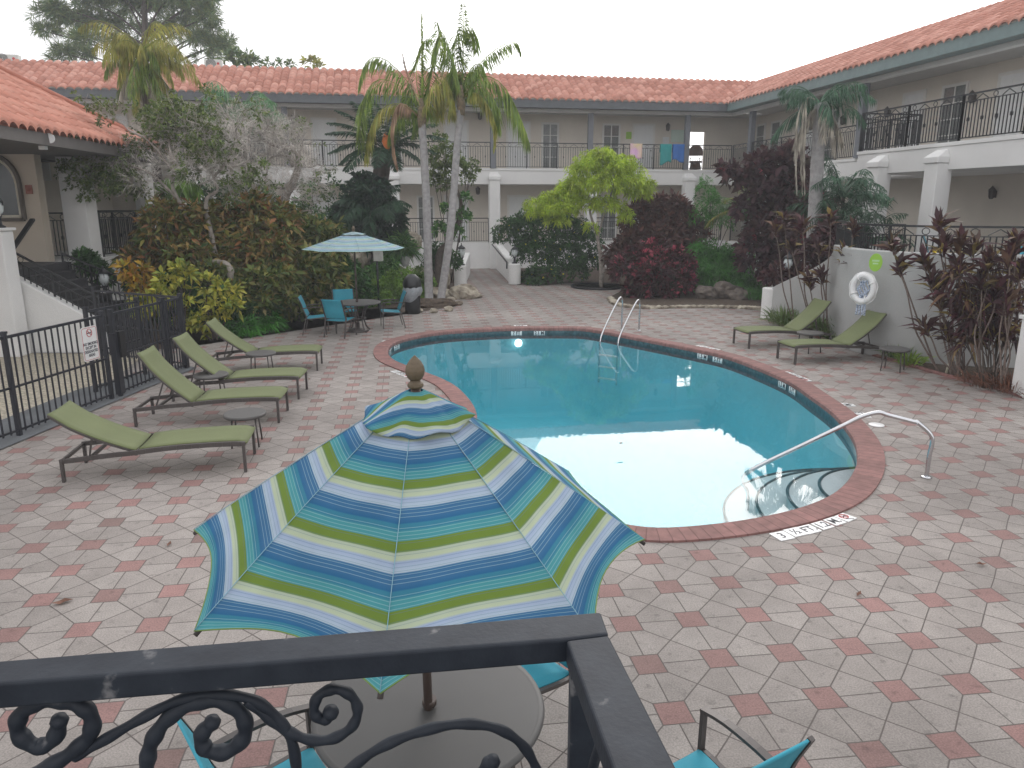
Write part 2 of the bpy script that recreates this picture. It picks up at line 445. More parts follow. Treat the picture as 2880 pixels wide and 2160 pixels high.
# ============================================================ helpers for flat lettering
def lettering(txt, size, Mx, mat, parent, name="lettering", ext=.0008, xs=1.0, bold=0.0, label=None):
    c = bpy.data.curves.new("lettering_curve", 'FONT'); c.body = txt; c.size = size; c.align_x = 'CENTER'; c.align_y = 'CENTER'
    c.extrude = ext; c.offset = bold; c.resolution_u = 3; c.space_line = .95
    t = bpy.data.objects.new("tmp_text", c); COL.objects.link(t)
    dg = bpy.context.evaluated_depsgraph_get()
    me = bpy.data.meshes.new_from_object(t.evaluated_get(dg))
    bpy.data.objects.remove(t); bpy.data.curves.remove(c)
    me.name = name
    me.transform(Mx @ Matrix.Scale(xs, 4, (1, 0, 0)))
    me.materials.clear(); me.materials.append(mat)
    o = bpy.data.objects.new(name, me); COL.objects.link(o); o.parent = parent
    return tag(o, label) if label else o
def frame_m4(o, x, y):
    x = Vector(x).normalized(); y = Vector(y); y = (y - x * y.dot(x)).normalized(); z = x.cross(y)
    m = Matrix((x, y, z)).transposed().to_4x4(); m.translation = Vector(o); return m

# ============================================================ pool outline
def sc(pts, k, ox, oy): return [(ox + x * k, oy + y * k) for x, y in pts]
KK = 960 / 2212
outer_px = sc([(800, 965), (762, 925), (762, 885), (790, 850), (850, 825), (1000, 788), (1200, 760), (1500, 742), (1700, 736), (2000, 736), (2212, 747)], KK, 720, 600) \
    + sc([(200, 887), (400, 935), (600, 1008), (800, 1092), (950, 1190), (1100, 1290), (1210, 1400), (1285, 1500), (1313, 1600)], KK, 1920, 600) \
    + [(2488, 1330), (2455, 1390), (2400, 1430), (2320, 1462), (2200, 1492), (2060, 1515), (1900, 1528), (1820, 1532)]
outer = [G(*p) for p in outer_px]
outer += [V(.75, 6.60, 0), V(0.05, 6.85, 0), V(-.5, 7.4, 0), V(-.80, 8.4, 0), V(-.80, 9.6, 0), V(-.85, 10.9, 0)] + [G(*p) for p in sc([(1190, 1135), (1100, 1085), (1000, 1045), (900, 1008)], KK, 720, 600)]
po = spline(outer, 10, True)
# resample evenly, smooth a little
def resample(pts, n):
    P = np.array([tuple(p) for p in pts]); P2 = np.vstack([P, P[:1]])
    d = np.r_[0, np.cumsum(np.linalg.norm(np.diff(P2, axis=0), axis=1))]
    t = np.linspace(0, d[-1], n, endpoint=False)
    return np.stack([np.interp(t, d, P2[:, i]) for i in range(3)], 1), d[-1]
NP_ = 220
PO, plen = resample(po, NP_)
for _ in range(6): PO = .5 * PO + .25 * (np.roll(PO, 1, 0) + np.roll(PO, -1, 0))
def offset(P, d):
    T = np.roll(P, -1, 0) - np.roll(P, 1, 0); T /= np.linalg.norm(T, axis=1)[:, None]
    Nn = np.stack([-T[:, 1], T[:, 0], 0 * T[:, 0]], 1)
    c = P.mean(0)
    if np.sum((P - c) * Nn) > 0: Nn = -Nn
    return P + Nn * d, Nn
PI_, PN = offset(PO, .30)          # inner coping edge; PN points into the pool
PW, _ = offset(PO, .315)
PC = PO.mean(0)
WZ = -.115

# ground sheet with the pool cut out of it
mb = MB()
rings = [PO + np.array([0, 0, 0.])]
far = []
for p in PO:
    d = (p - PC); d /= np.linalg.norm(d); far.append(PC + d * 160)
mid = [PC + (p - PC) * 2.2 for p in PO]
n = NP_
mb.add([tuple(p) for p in PO] + [tuple(p) for p in mid] + [(p[0], p[1], 0) for p in far],
       [(i, (i + 1) % n, n + (i + 1) % n, n + i) for i in range(n)] + [(n + i, n + (i + 1) % n, 2 * n + (i + 1) % n, 2 * n + i) for i in range(n)])
ground = mb.build("ground", paver_m); tag(ground, kind='structure')
for v in ground.data.polygons:
    pass
bmx = bmesh.new(); bmx.from_mesh(ground.data)
for f in bmx.faces:
    if f.normal.z < 0: f.normal_flip()
bmx.to_mesh(ground.data); bmx.free()

# pool
pool = empty("swimming_pool", tuple(PC), 0, "kidney shaped swimming pool with turquoise basin and red brick coping", "swimming pool")
def loc_(P, z): return [(p[0] - PC[0], p[1] - PC[1], z) for p in P]
s_ = np.r_[0, np.cumsum(np.linalg.norm(np.diff(PO, axis=0), axis=1))]
mb = MB(); uv = []
CT = .022
prof = [(PO, -.03), (PO, CT), (offset(PO, .28)[0], CT + .004), (offset(PO, .305)[0], CT - .012), (offset(PO, .31)[0], -.045), (offset(PO, .29)[0], -.06), (offset(PO, .29)[0], -.09)]
k_ = round(plen / .125) * .125 / plen
for j, (P, z) in enumerate(prof):
    Pc = np.vstack([P, P[:1]])
    mb.v += loc_(Pc, z); uv += [((s_[i] if i < n else plen) * k_, j) for i in range(n + 1)]
for j in range(len(prof) - 1):
    for i in range(n):
        mb.f.append((j * (n + 1) + i, j * (n + 1) + i + 1, (j + 1) * (n + 1) + i + 1, (j + 1) * (n + 1) + i)); mb.sm.append(False)
mb.build("coping", coping_m, pool, uvs=uv)
tile_m = M("dark_waterline_tile", (.05, .095, .11), .3, var=.5, vs_=14)
plaster_m = M("pool_plaster", (.44, .78, .84), .8, var=.06, vs_=.6)
step_m = M("step_plaster", (.66, .72, .74), .8, var=.06, vs_=1.5)
mb = MB(); Pt, _ = offset(PO, .30)
mb.add(loc_(Pt, -.05) + loc_(Pt, -.26), [(i, (i + 1) % n, n + (i + 1) % n, n + i) for i in range(n)], True)
mb.build("waterline_tile", tile_m, pool)
# basin: shallow near the camera and by the steps, deep at the far end
def depth(x, y):
    t = min(1, max(0, (y - 9.0) / 7.0)); t = t * t * (3 - 2 * t)
    return 1.15 + 1.15 * t
mb = MB(); C2 = np.array([1.9, 12.0, 0])
fr = [1, .995, .985, .96, .92, .84, .7, .5, .3, .12]
zz = [.10, .62, .86, .955, .99, 1, 1, 1, 1, 1]
for k, f_ in enumerate(fr):
    for p in Pt:
        q = C2 + (p - C2) * f_
        mb.v.append((q[0] - PC[0], q[1] - PC[1], -.13 - depth(q[0], q[1]) * zz[k] if k else -.25))
for k in range(len(fr) - 1):
    for i in range(n): mb.f.append((k * n + i, k * n + (i + 1) % n, (k + 1) * n + (i + 1) % n, (k + 1) * n + i)); mb.sm.append(True)
mb.v.append((C2[0] - PC[0], C2[1] - PC[1], -.13 - depth(*C2[:2])))
for i in range(n): mb.f.append(((len(fr) - 1) * n + i, (len(fr) - 1) * n + (i + 1) % n, len(mb.v) - 1)); mb.sm.append(True)
mb.build("basin", plaster_m, pool)
# entry steps in the right hand corner
Pin = offset(PO, .302)[0]
angs = np.array([math.atan2(p[1] - C2[1], p[0] - C2[0]) for p in Pin]); rad = np.array([math.hypot(*(p - C2)[:2]) for p in Pin])
o_ = np.argsort(angs); angs_s, rad_s = angs[o_], rad[o_]
def clampin(x, y):
    a = math.atan2(y - C2[1], x - C2[0]); r = math.hypot(x - C2[0], y - C2[1])
    rm = float(np.interp(a, angs_s, rad_s, period=2 * PI))
    return (C2[0] + math.cos(a) * min(r, rm), C2[1] + math.sin(a) * min(r, rm), r > rm)
sc0 = V(4.55, 8.15, 0)
for k, (r_, z_) in enumerate(((.90, -.24), (1.25, -.38), (1.60, -.52), (1.98, -.66))):
    poly = []; edge = []
    for i in range(72):
        a = 2 * PI * i / 72
        x, y, cl = clampin(sc0.x + r_ * math.cos(a) * 1.0, sc0.y + r_ * math.sin(a))
        poly.append((x - PC[0], y - PC[1]))
        if not cl: edge.append((i, V(x - PC[0], y - PC[1], z_ + .004)))
    mb = MB().prism(poly, -1.35, z_)
    st = mb.build("step", step_m, pool)
    # dark nosing tiles
    runs = []; 
    for i, p in edge:
        if runs and i - runs[-1][-1][0] == 1: runs[-1].append((i, p))
        else: runs.append([(i, p)])
    if len(runs) > 1 and runs[0][0][0] == 0 and runs[-1][-1][0] == 71: runs[0] = runs.pop() + runs[0]
    mb = MB()
    for rn in runs:
        if len(rn) > 3: mb.tube([p for _, p in rn], .02, 5)
    mb.build("nosing", tile_m, st)
# light
lp = M("pool_lamp_glass", (.9, .95, .95), .2)
lamp_m, N, L, b = nodes_of("lit_pool_lamp"); b.inputs["Emission Color"].default_value = (.85, .97, 1, 1); b.inputs["Emission Strength"].default_value = 3
pc = G(1457, 960, -.30)
# put it on the far wall
a = math.atan2(pc.y - C2[1], pc.x - C2[0]); rm = float(np.interp(a, angs_s, rad_s, period=2 * PI)) - .12
q = V(C2[0] + math.cos(a) * rm - PC[0], C2[1] + math.sin(a) * rm - PC[1], -.34)
M4 = Matrix.Rotation(a + PI, 4, 'Z') @ Matrix.Rotation(PI / 2, 4, 'Y')
mb = MB(); mb.lathe([(.0, .02), (.08, .015), (.10, 0)], n=20); mb.v = [tuple(M4 @ Vector(p) + q) for p in mb.v]; mb.build("pool_lamp", lamp_m, pool)
mb = MB(); P = offset(PO, .298)[0]; mb.v = [(p[0], p[1], WZ) for p in P] + [(C2[0], C2[1], WZ)]; mb.f = [(i, (i + 1) % n, n) for i in range(n)]
mb.v += [(p[0], p[1], -3.2) for p in P] + [(C2[0], C2[1], -3.2)]; mb.f += [((i + 1) % n, i, n + 1 + i, n + 1 + (i + 1) % n) for i in range(n)] + [(n + 1 + (i + 1) % n, n + 1 + i, 2 * n + 1) for i in range(n)]; mb.sm = [False] * len(mb.f)
water = mb.build("water", water_m); tag(water, kind='structure')

# depth marks on the waterline
sign_w = M("white_tile", (.75, .76, .76), .35, var=.03)
ink_m = M("dark_ink", (.02, .025, .04), .5)
red_m = M("red_ink", (.45, .04, .04), .5)
def wall_mark(px, py, txt, label):
    g = G(px, py, -.08)
    i = int(np.argmin(np.linalg.norm(PI_[:, :2] - np.array([g.x, g.y]), axis=1)))
    nrm = Vector(PN[i]); p = Vector(PW[i]); p.z = -.105; p += nrm * .008
    x = V(0, 0, 1).cross(nrm) * 1; x = Vector((-nrm.y, nrm.x, 0)); 
    if x.cross(V(0, 0, 1)).dot(nrm) < 0: x = -x
    m4 = frame_m4(p, x, (0, 0, 1))
    t = empty("depth_marker", (0, 0, 0), 0, label, "depth marker", "depth tiles round the pool")
    mb = MB(); mb.box((0, 0, 0), (.27, .10, .008)); mb.v = [tuple(m4 @ Vector(v)) for v in mb.v]; mb.build("tile", sign_w, t)
    lettering(txt, .115, m4 @ Matrix.Translation((0, 0, .005)), ink_m, t, xs=.9, bold=.003)
wall_mark(1463, 940, "7 FT", "7 FT tile on the far waterline above the pool lamp")
wall_mark(1520, 940, "2.1 M", "2.1 M tile on the far waterline right of the pool lamp")
wall_mark(1113, 985, "2.1 M", "leftmost 2.1 M tile on the left waterline of the pool")
wall_mark(1141, 976, "7 FT", "7 FT tile on the left waterline of the pool")
wall_mark(1952, 1003, "1.5 M", "1.5 M tile on the right waterline level with the farther lounger")
wall_mark(1994, 1012, "5 FT", "5 FT tile on the right waterline level with the farther lounger")
wall_mark(2180, 1078, "1.5 M", "1.5 M tile on the waterline in front of the nearer right lounger")
wall_mark(2215, 1094, "5 FT", "5 FT tile on the waterline in front of the nearer right lounger")
def deck_mark(pxs, texts, label, sz=.145, sign=False, w=.15):
    """tiles on the deck lying along the coping"""
    t = empty("depth_marker", (0, 0, 0), 0, label, "depth marker", "depth tiles round the pool")
    for (px, py), s_t in zip(pxs, texts):
        g = G(px, py)
        i = int(np.argmin(np.linalg.norm(PO[:, :2] - np.array([g.x, g.y]), axis=1)))
        nrm = Vector(PN[i]); x = V(nrm.y, -nrm.x, 0)
        y = nrm if True else -nrm
        if x.x < 0 and abs(nrm.y) > .5: pass
        x = y.cross(V(0, 0, 1))
        m4 = frame_m4((g.x, g.y, .006), x, y)
        mb = MB(); mb.box((0, 0, 0), (w, w, .008)); mb.v = [tuple(m4 @ Vector(v)) for v in mb.v]
        tl = mb.build("tile", sign_w, t)
        if s_t == "no_dive":
            mb = MB(); mb.tube([m4 @ V(.045 * math.cos(a), .02 + .045 * math.sin(a), .006) for a in np.linspace(0, 2 * PI, 20, endpoint=False)], .005, 4, closed=True)
            mb.tube([m4 @ V(-.03, .05, .006), m4 @ V(.03, -.01, .006)], .004, 4); mb.build("no_diving_symbol", red_m, tl)
            mb = MB(); mb.tube([m4 @ V(-.025, .005, .006), m4 @ V(.01, .03, .006), m4 @ V(.025, .015, .006)], .005, 4); mb.box(tuple(m4 @ V(0, -.05, .005)), (.08, .012, .002)); mb.build("diver_figure", ink_m, tl)
        elif s_t: lettering(s_t, sz if len(s_t) < 4 else sz * .75, m4 @ Matrix.Translation((0, 0, .0045)), ink_m, tl, xs=.85, bold=.003)
K5 = 640 / 2212
deck_mark(sc([(690, 1068), (822, 1030), (950, 1003)], K5, 2000, 1200), ["3", "½", "FT."], "3 ½ FT. tiles on the deck at the near edge of the pool", w=.165)
deck_mark(sc([(1082, 965), (1200, 925), (1305, 888)], K5, 2000, 1200), ["1.2", "M.", "no_dive"], "metre and no diving tiles on the deck at the near pool edge", w=.155)
deck_mark(sc([(905, 1028), (940, 1042), (975, 1056)], KK, 720, 600), ["7", "FT", "no_dive"], "white depth tiles on the deck left of the near parasol finial", w=.14)
deck_mark(sc([(840, 830), (880, 820), (920, 812)], KK, 720, 600), ["7", "FT", ""], "white depth tiles on the deck behind the left end of the pool", w=.14)
deck_mark(sc([(1690, 730), (1715, 730), (1740, 730)], KK, 720, 600), ["7", "FT", ""], "white depth tiles on the deck beyond the pool lamp", w=.14)
deck_mark(sc([(670, 1034), (705, 1045), (740, 1058), (775, 1072), (800, 1083)], KK, 1920, 600), ["5", "FT", "1.5", "M", "no_dive"], "long row of depth tiles beside the nearer right lounger", w=.14)
deck_mark(sc([(110, 862), (145, 868), (180, 876), (215, 884)], KK, 1920, 600), ["5", "FT", "1.5", "M"], "depth tiles on the deck right of the pool ladder", w=.14)
deck_mark(sc([(1050, 1240), (1085, 1246), (1150, 1302), (1185, 1318)], KK, 1920, 600), ["5", "FT", "1.5", "M"], "depth tiles on the deck behind the curved hand rail", w=.13)
mb = MB(); g = G(2465, 1196); mb.lathe([(.0, .012), (.10, .012), (.105, .006), (.105, .002)], (g.x, g.y, .001), 28)
tag(mb.build("skimmer_lid", plastic_m), "round white skimmer lid in the deck behind the curved hand rail", "skimmer lid")

# ============================================================ paths / beds
def sheet(name, px, mat, z=.012, kind='structure', pts=None):
    P = [G(*p) for p in px] if pts is None else pts
    mb = MB(); m_ = len(P)
    bm = bmesh.new(); vv = [bm.verts.new((p[0], p[1], z)) for p in P]; f = bm.faces.new(vv); bmesh.ops.triangulate(bm, faces=[f])
    for fc in bm.faces:
        if fc.normal.z < 0: fc.normal_flip()
    me = bpy.data.meshes.new(name); bm.to_mesh(me); bm.free(); me.materials.append(mat)
    o = bpy.data.objects.new(name, me); COL.objects.link(o); return tag(o, kind=kind)
lb = [G(470, 985), G(521, 960), G(586, 947), G(673, 930), G(759, 904), G(850, 893), G(960, 880), G(1060, 868), G(1120, 866), G(1130, 880), G(1200, 875), G(1262, 865), G(1275, 848), G(1215, 838), G(1235, 820), G(1285, 808)]
sheet("left_planting_bed", None, soil_m, pts=lb + [V(-2.2, 36, 0), V(-14, 34, 0), V(-11, 17, 0)])
rb = [G(1455, 802), G(1520, 803), G(1600, 797), G(1690, 795), G(1760, 812), G(1712, 838), G(1725, 852), G(1760, 860), G(1821, 864), G(1951, 862), G(2081, 865), G(2150, 870)]
sheet("right_planting_bed", None, soil_m, pts=rb + [V(9, 23, 0), V(10.5, 36, 0), V(.1, 36, 0)])
tb = [G(2165, 893), G(2230, 925), G(2330, 960), G(2430, 992), G(2506, 1014), G(2658, 1058), G(2788, 1090), G(2880, 1120)]
sheet("terrace_planting_bed", None, soil_m, pts=[Vector((p[0], p[1], 0)) for p in tb] + [V(10.2, 12, 0), V(10, 17, 0), V(8.0, 21, 0)])
gravel = sheet("gravel_bed", None, gravel_m, pts=[V(-7.0, 8.0, 0), V(-6.75, 11.2, 0), V(-6.9, 12.0, 0), V(-7.6, 15.2, 0), V(-12, 15.4, 0), V(-12, 6, 0), V(-7.6, 6, 0)])
sheet("concrete_strip", None, strip_m, z=.016, pts=[V(-6.9, 5.5, 0), V(-6.55, 8.6, 0), V(-6.42, 9.9, 0), V(-6.2, 12.2, 0), V(-6.0, 13.9, 0), V(-6.5, 14.2, 0), V(-7.3, 12.2, 0), V(-7.4, 9.9, 0), V(-7.9, 5.5, 0)])
# red brick curb edging of the terrace bed
mb = MB(); P = spline(tb, 6); mb.tube([Vector((p.x, p.y, .01)) for p in P], .05, 6); tag(mb.build("bed_curb", coping_m, uvs=[(i * .02, 0) for i in range(len(mb.v))]), kind='structure')

# ============================================================ motel wings
TH = .17
UX = V(math.cos(TH), math.sin(TH), 0); VX = V(-math.sin(TH), math.cos(TH), 0)
EC = V(10.2, 37.53, 0)
ZF, ZR, ZSB, ZST, ZUR, ZBB, ZE, ZRG = 1.21, 2.36, 3.93, 4.65, 5.80, 7.18, 7.62, 9.06
OV, RUN = .745, 2.87
DW = OV + 1.9           # back wall
class Fr:
    """frame of a facade: s along it away from the inner corner, d into the building"""
    def __init__(f, o, sx, dx): f.o, f.sx, f.dx = Vector(o), Vector(sx), Vector(dx)
    def __call__(f, s, d, z): return f.o + f.sx * s + f.dx * d + V(0, 0, z)
    def hit(f, px, py, d):
        r = Vector(ray(px, py)); o = V(0, 0, CH); n_ = f.dx; k = (f.o + f.dx * d - o).dot(n_) / r.dot(n_)
        p = o + r * k; return (p - f.o).dot(f.sx), p.z
    def bx(f, mb, s0, s1, d0, d1, z0, z1):
        P = [f(s, d, z) for s in (s0, s1) for d in (d0, d1) for z in (z0, z1)]
        return mb.add(P, [(0, 1, 3, 2), (4, 6, 7, 5), (0, 4, 5, 1), (2, 3, 7, 6), (0, 2, 6, 4), (1, 5, 7, 3)])
FA = Fr(EC, -UX, VX)
RI = Fr(EC, -VX, UX)

def tile_roof(f, smin, smax, run, ze, zr, parent, mat, per=.335, rows=9, miter=0, d0=0.0, miter2=0, name="roof"):
    """barrel tiles as real waves and steps; miter -1: corner edge recedes outward (valley), +1 inward (hip)"""
    mb = MB(); tint = []
    slope = (zr - ze) / run
    nl = math.sqrt(1 + slope * slope)
    spp = 8; ds = per / spp
    ns = int((smax - smin + abs(miter) * run + 1) / ds); s0 = smin - (run if miter < 0 else 0)
    amp = .11
    for r in range(rows):
        da, db = d0 + (run - d0) * r / rows, d0 + (run - d0) * (r + 1) / rows + .03
        base = len(mb.v)
        for q, d in enumerate((da - .001, da, db)):
            for i in range(ns + 1):
                s = s0 + i * ds
                ph = (i % spp) / spp
                w = abs(math.sin(PI * ph)) ** .6 * amp * 1.0
                lift = .02 if q < 2 else .0
                lo = smin + miter * d; hi = smax - miter2 * d
                ss = min(max(s, lo), hi)
                z = ze + slope * d + w + lift - (.05 if q == 0 else 0)
                mb.v.append(tuple(f(ss, d, z)))
        tr = rng.random(ns // spp + 2)
        for q in range(2):
            for i in range(ns):
                mb.f.append((base + q * (ns + 1) + i, base + q * (ns + 1) + i + 1, base + (q + 1) * (ns + 1) + i + 1, base + (q + 1) * (ns + 1) + i))
                mb.sm.append(q == 1); tint.append(.15 + .7 * tr[i // spp])
    o = mb.build(name, mat, parent, fix=False)
    at = o.data.attributes.new("tint", 'FLOAT', 'FACE'); at.data.foreach_set("value", np.array(tint, dtype=np.float32))
    return o

def railing(f, s0, s1, d, z0, z1, parent, name="railing", bal=.115, w=.018, posts=None, scroll=True, tw=.05, mat=None, curve=None, post_w=.045):
    """iron railing: rails, balusters, a band of rings under the top rail"""
    mb = MB()
    pf = curve or (lambda s: (s, d))
    def pt(s, z): a, b_ = pf(s); return f(a, b_, z)
    n_ = 1 if curve is None else max(8, int((s1 - s0) / .25))
    for k in range(n_):
        a, b_ = s0 + (s1 - s0) * k / n_, s0 + (s1 - s0) * (k + 1) / n_
        for z, t in ((z1, tw), (z1 - .18, w * 1.3), (z0 + .07, w * 1.6)):
            mb.bar(pt(a, z), pt(b_, z), t, t * .8)
    m_ = max(1, round((s1 - s0) / bal))
    for i in range(m_ + 1):
        s = s0 + (s1 - s0) * i / m_
        mb.bar(pt(s, z0 + .07), pt(s, z1 - .18), w, w)
        if i % 4 == 2: 
            c = pt(s, (z0 + z1) / 2 - .05); mb.box(c, (w * 2.4, w * 2.4, w * 4))
    pw = posts if posts else max(1, round((s1 - s0) / 1.5))
    for i in range(pw + 1):
        s = s0 + (s1 - s0) * i / pw
        mb.bar(pt(s, z0), pt(s, z1), post_w, post_w)
    if scroll:
        g_ = max(1, round((s1 - s0) / .42))
        for i in range(g_):
            sc_ = s0 + (s1 - s0) * (i + .5) / g_
            if i % 2 == 0:
                pts = [pt(sc_ + .07 * math.cos(a), z1 - .095 + .065 * math.sin(a)) for a in np.linspace(0, 2 * PI, 10, endpoint=False)]
                mb.tube(pts, w * .45, 4, closed=True)
            else:
                mb.bar(pt(sc_ - .2, z1 - .16), pt(sc_, z1 - .04), w * .8); mb.bar(pt(sc_, z1 - .04), pt(sc_ + .2, z1 - .16), w * .8)
    return mb.build(name, mat or iron_m, parent, fix=False)

def window(f, s0, s1, z0, z1, d, parent, cols=2, rows=4):
    mb = MB(); f.bx(mb, s0, s1, d - .035, d - .025, z0, z1); w = mb.build("window", glass_m, parent)
    mb = MB(); t = .09
    f.bx(mb, s0 - t, s1 + t, d - .07, d - .002, z1, z1 + t); f.bx(mb, s0 - t, s1 + t, d - .07, d - .002, z0 - t, z0)
    f.bx(mb, s0 - t, s0, d - .068, d - .002, z0, z1); f.bx(mb, s1, s1 + t, d - .068, d - .002, z0, z1)
    for i in range(1, cols):
        s = s0 + (s1 - s0) * i / cols; f.bx(mb, s - .025, s + .025, d - .05, d - .036, z0, z1)
    for i in range(1, rows):
        z = z0 + (z1 - z0) * i / rows; f.bx(mb, s0, s1, d - .048, d - .037, z - .015, z + .015)
    mb.build("frame", frame_m, w)
    mb = MB(); m_ = 40                                     # hanging curtain with folds, behind the glass
    for i in range(m_ + 1):
        s = s0 + (s1 - s0) * i / m_; dd = d - .012 + .006 * math.sin(i * 1.4)
        mb.v += [tuple(f(s, dd, z0)), tuple(f(s, dd, z1))]
    mb.f = [(2 * i, 2 * i + 2, 2 * i + 3, 2 * i + 1) for i in range(m_)]; mb.sm = [True] * m_
    mb.build("curtain", curt_m, w, fix=False)
def door(f, s0, s1, z0, z1, d, parent):
    mb = MB(); f.bx(mb, s0, s1, d - .03, d - .005, z0, z1)
    for (a, b_) in ((.12, .46), (.54, .88)):
        for (c, e) in ((.06, .30), (.36, .62), (.68, .94)):
            f.bx(mb, s0 + (s1 - s0) * a, s0 + (s1 - s0) * b_, d - .045, d - .03, z0 + (z1 - z0) * c, z0 + (z1 - z0) * e)
    dr = mb.build("door", door_m, parent)
    mb = MB(); t = .1
    f.bx(mb, s0 - t, s1 + t, d - .06, d - .003, z1, z1 + t); f.bx(mb, s0 - t, s0, d - .058, d - .003, z0, z1); f.bx(mb, s1, s1 + t, d - .058, d - .003, z0, z1)
    mb.build("door_frame", frame_m, dr)
    mb = MB(); p = f(s0 + .08, d - .07, z0 + 1.0); mb.rock(p, (.035, .035, .035), 1, 1); mb.build("door_knob", bronze_m, dr)
def sconce(f, s, z, d, parent):
    mb = MB(); f.bx(mb, s - .05, s + .05, d - .04, d, z - .12, z + .1)
    c = f(s, d - .14, z); mb.lathe([(.05, -.16), (.09, -.10), (.11, .10), (.13, .11), (.03, .22), (0, .25)], c, 6, False); mb.build("sconce", bronze_m, parent)
def pillar(f, s, d0, z0, z1, parent, w=.5, out=.35):
    """stucco pillar standing proud of the slab with a sloped shoulder"""
    mb = MB(); h = w / 2
    f.bx(mb, s - h, s + h, d0 - out, d0 + .15, z0, z1 - .42)
    a = [f(s - h - .04, d0 - out - .04, z1 - .42), f(s + h + .04, d0 - out - .04, z1 - .42), f(s + h + .04, d0 - .002, z1 - .42), f(s - h - .04, d0 - .002, z1 - .42)]
    b_ = [p + V(0, 0, .16) for p in a]
    c = [f(s - h + .06, d0 - .06, z1 - .06), f(s + h - .06, d0 - .06, z1 - .06), f(s + h - .06, d0 - .002, z1 - .06), f(s - h + .06, d0 - .002, z1 - .06)]
    mb.add(a + b_ + c, [(0, 1, 2, 3), (0, 1, 5, 4), (1, 2, 6, 5), (2, 3, 7, 6), (3, 0, 4, 7), (4, 5, 9, 8), (5, 6, 10, 9), (6, 7, 11, 10), (7, 4, 8, 11), (8, 9, 10, 11)])
    return bevel(mb.build("pillar", white_m, parent), .02, 2)

SLB = M("white_slab_paint", (.70, .70, .69), .8, var=.05, vs_=.8, bump=.4, bs=40)
W1 = empty("motel_wing", tuple(EC), 0, "long two storey motel wing with red tiled roof across the far side", "building")
W1.matrix_world = Matrix.Translation((0, 0, 0)); W1.location = (0, 0, 0)
LW = 37
tile_roof(FA, 0, LW, RUN, ZE, ZRG, W1, roof_m, miter=-1)
mb = MB()                                        # flat roof behind, soffit, fascia, beam
mb.add([FA(-RUN, RUN, ZRG - .05), FA(LW, RUN, ZRG - .05), FA(LW, RUN + 8, ZRG - .05), FA(-RUN - 8, RUN + 8, ZRG - .05)], [(0, 1, 2, 3)])
FA.bx(mb, -RUN, LW, RUN - .05, RUN + .15, ZRG - .1, ZRG + .05)
mb.build("flat_roof", soffit_m, W1)
mb = MB(); mb.add([FA(-.06, .06, ZE - .32), FA(LW, .06, ZE - .32), FA(LW, .06, ZE + .02), FA(-.06, .06, ZE + .02)], [(0, 1, 2, 3)])
mb.add([FA(-.06, .06, ZE - .32), FA(LW, .06, ZE - .32), FA(LW, OV - .1, ZE - .30), FA(-OV + .1, OV - .1, ZE - .30)], [(0, 1, 2, 3)])
mb.build("fascia", dark_m, W1)
mb = MB(); FA.bx(mb, -OV, LW, OV - .12, OV + .12, ZBB, ZE - .25); mb.build("beam", SLB, W1)
mb = MB(); mb.add([FA(-DW, OV, ZBB + .12), FA(LW, OV, ZBB + .12), FA(LW, DW, ZBB + .12), FA(-DW, DW, ZBB + .12)], [(0, 1, 2, 3)]); mb.build("gallery_ceiling", soffit_m, W1)
mb = MB(); FA.bx(mb, -OV, LW, OV, DW + .2, ZSB + .002, ZST - .1); FA.bx(mb, -OV, LW, OV - .03, OV + .1, ZST - .1, ZST); FA.bx(mb, -OV, LW, OV + .1, DW, ZST - .1, ZST - .01)
mb.build("gallery_slab", SLB, W1)
pa, pb = sorted((FA.hit(1936, 420, DW)[0], FA.hit(1982, 420, DW)[0]))
mb = MB(); FA.bx(mb, pb, LW, DW, DW + .2, 0, ZBB + .2); FA.bx(mb, -DW - .2, pa, DW, DW + .2, 0, ZBB + .2); FA.bx(mb, pa, pb, DW, DW + .2, 0, ZSB); FA.bx(mb, pa, pb, DW, DW + .2, ZST + 1.95, ZBB + .2)
mb.build("wall", wall_m, W1)
mb = MB(); FA.bx(mb, pa - .2, pb + .2, DW, DW + 6, ZST - .1, ZST - .02); FA.bx(mb, pa - .2, pb + .2, DW + .2, DW + 1.2, ZST + 2.35, ZST + 2.45)
mb.build("passage", wall_m, W1)
sb, _z = FA.hit(1290, 700, OV)
mb = MB()
FA.bx(mb, -OV, LW, OV - .02, OV + .2, 0, ZF + .02); FA.bx(mb, -OV, LW, OV + .2, DW, .6, ZF - .02)
mb.build("parapet_wall", white_m, W1)
cols = [FA.hit(x, 350, OV)[0] for x in (169, 500, 802, 1094, 1386, 1661, 1934)]
for s in cols:
    mb = MB(); FA.bx(mb, s - .12, s + .12, OV - .1, OV + .1, ZST, ZBB); mb.build("post", colm_m, W1)
ss = [-OV] + sorted(cols) + [LW]
for a, b_ in zip(ss[:-1], ss[1:]):
    railing(FA, a + .13 if a > -OV else a, b_ - .13, OV, ZST, ZUR, W1)
pils = [FA.hit(x, 560, OV)[0] for x in (560, 830, 1108, 1389, 1660, 1932)]
for s in pils: pillar(FA, s, OV, 0, ZSB + .72 - .12, W1)
ss = [-OV] + sorted(pils) + [LW]
for a, b_ in zip(ss[:-1], ss[1:]): railing(FA, a + .26, b_ - .26, OV + .08, ZF + .02, ZR, W1, scroll=False)
def dspan(x0, x1, y=420):
    a = FA.hit(x0, y, DW)[0]; b_ = FA.hit(x1, y, DW)[0]; return min(a, b_), max(a, b_)
for x0, x1 in ((295, 362), (884, 944), (1254, 1313), (1429, 1486), (1781, 1834), (600, 655)): door(FA, *dspan(x0, x1), ZST, ZST + 2.2, DW, W1)
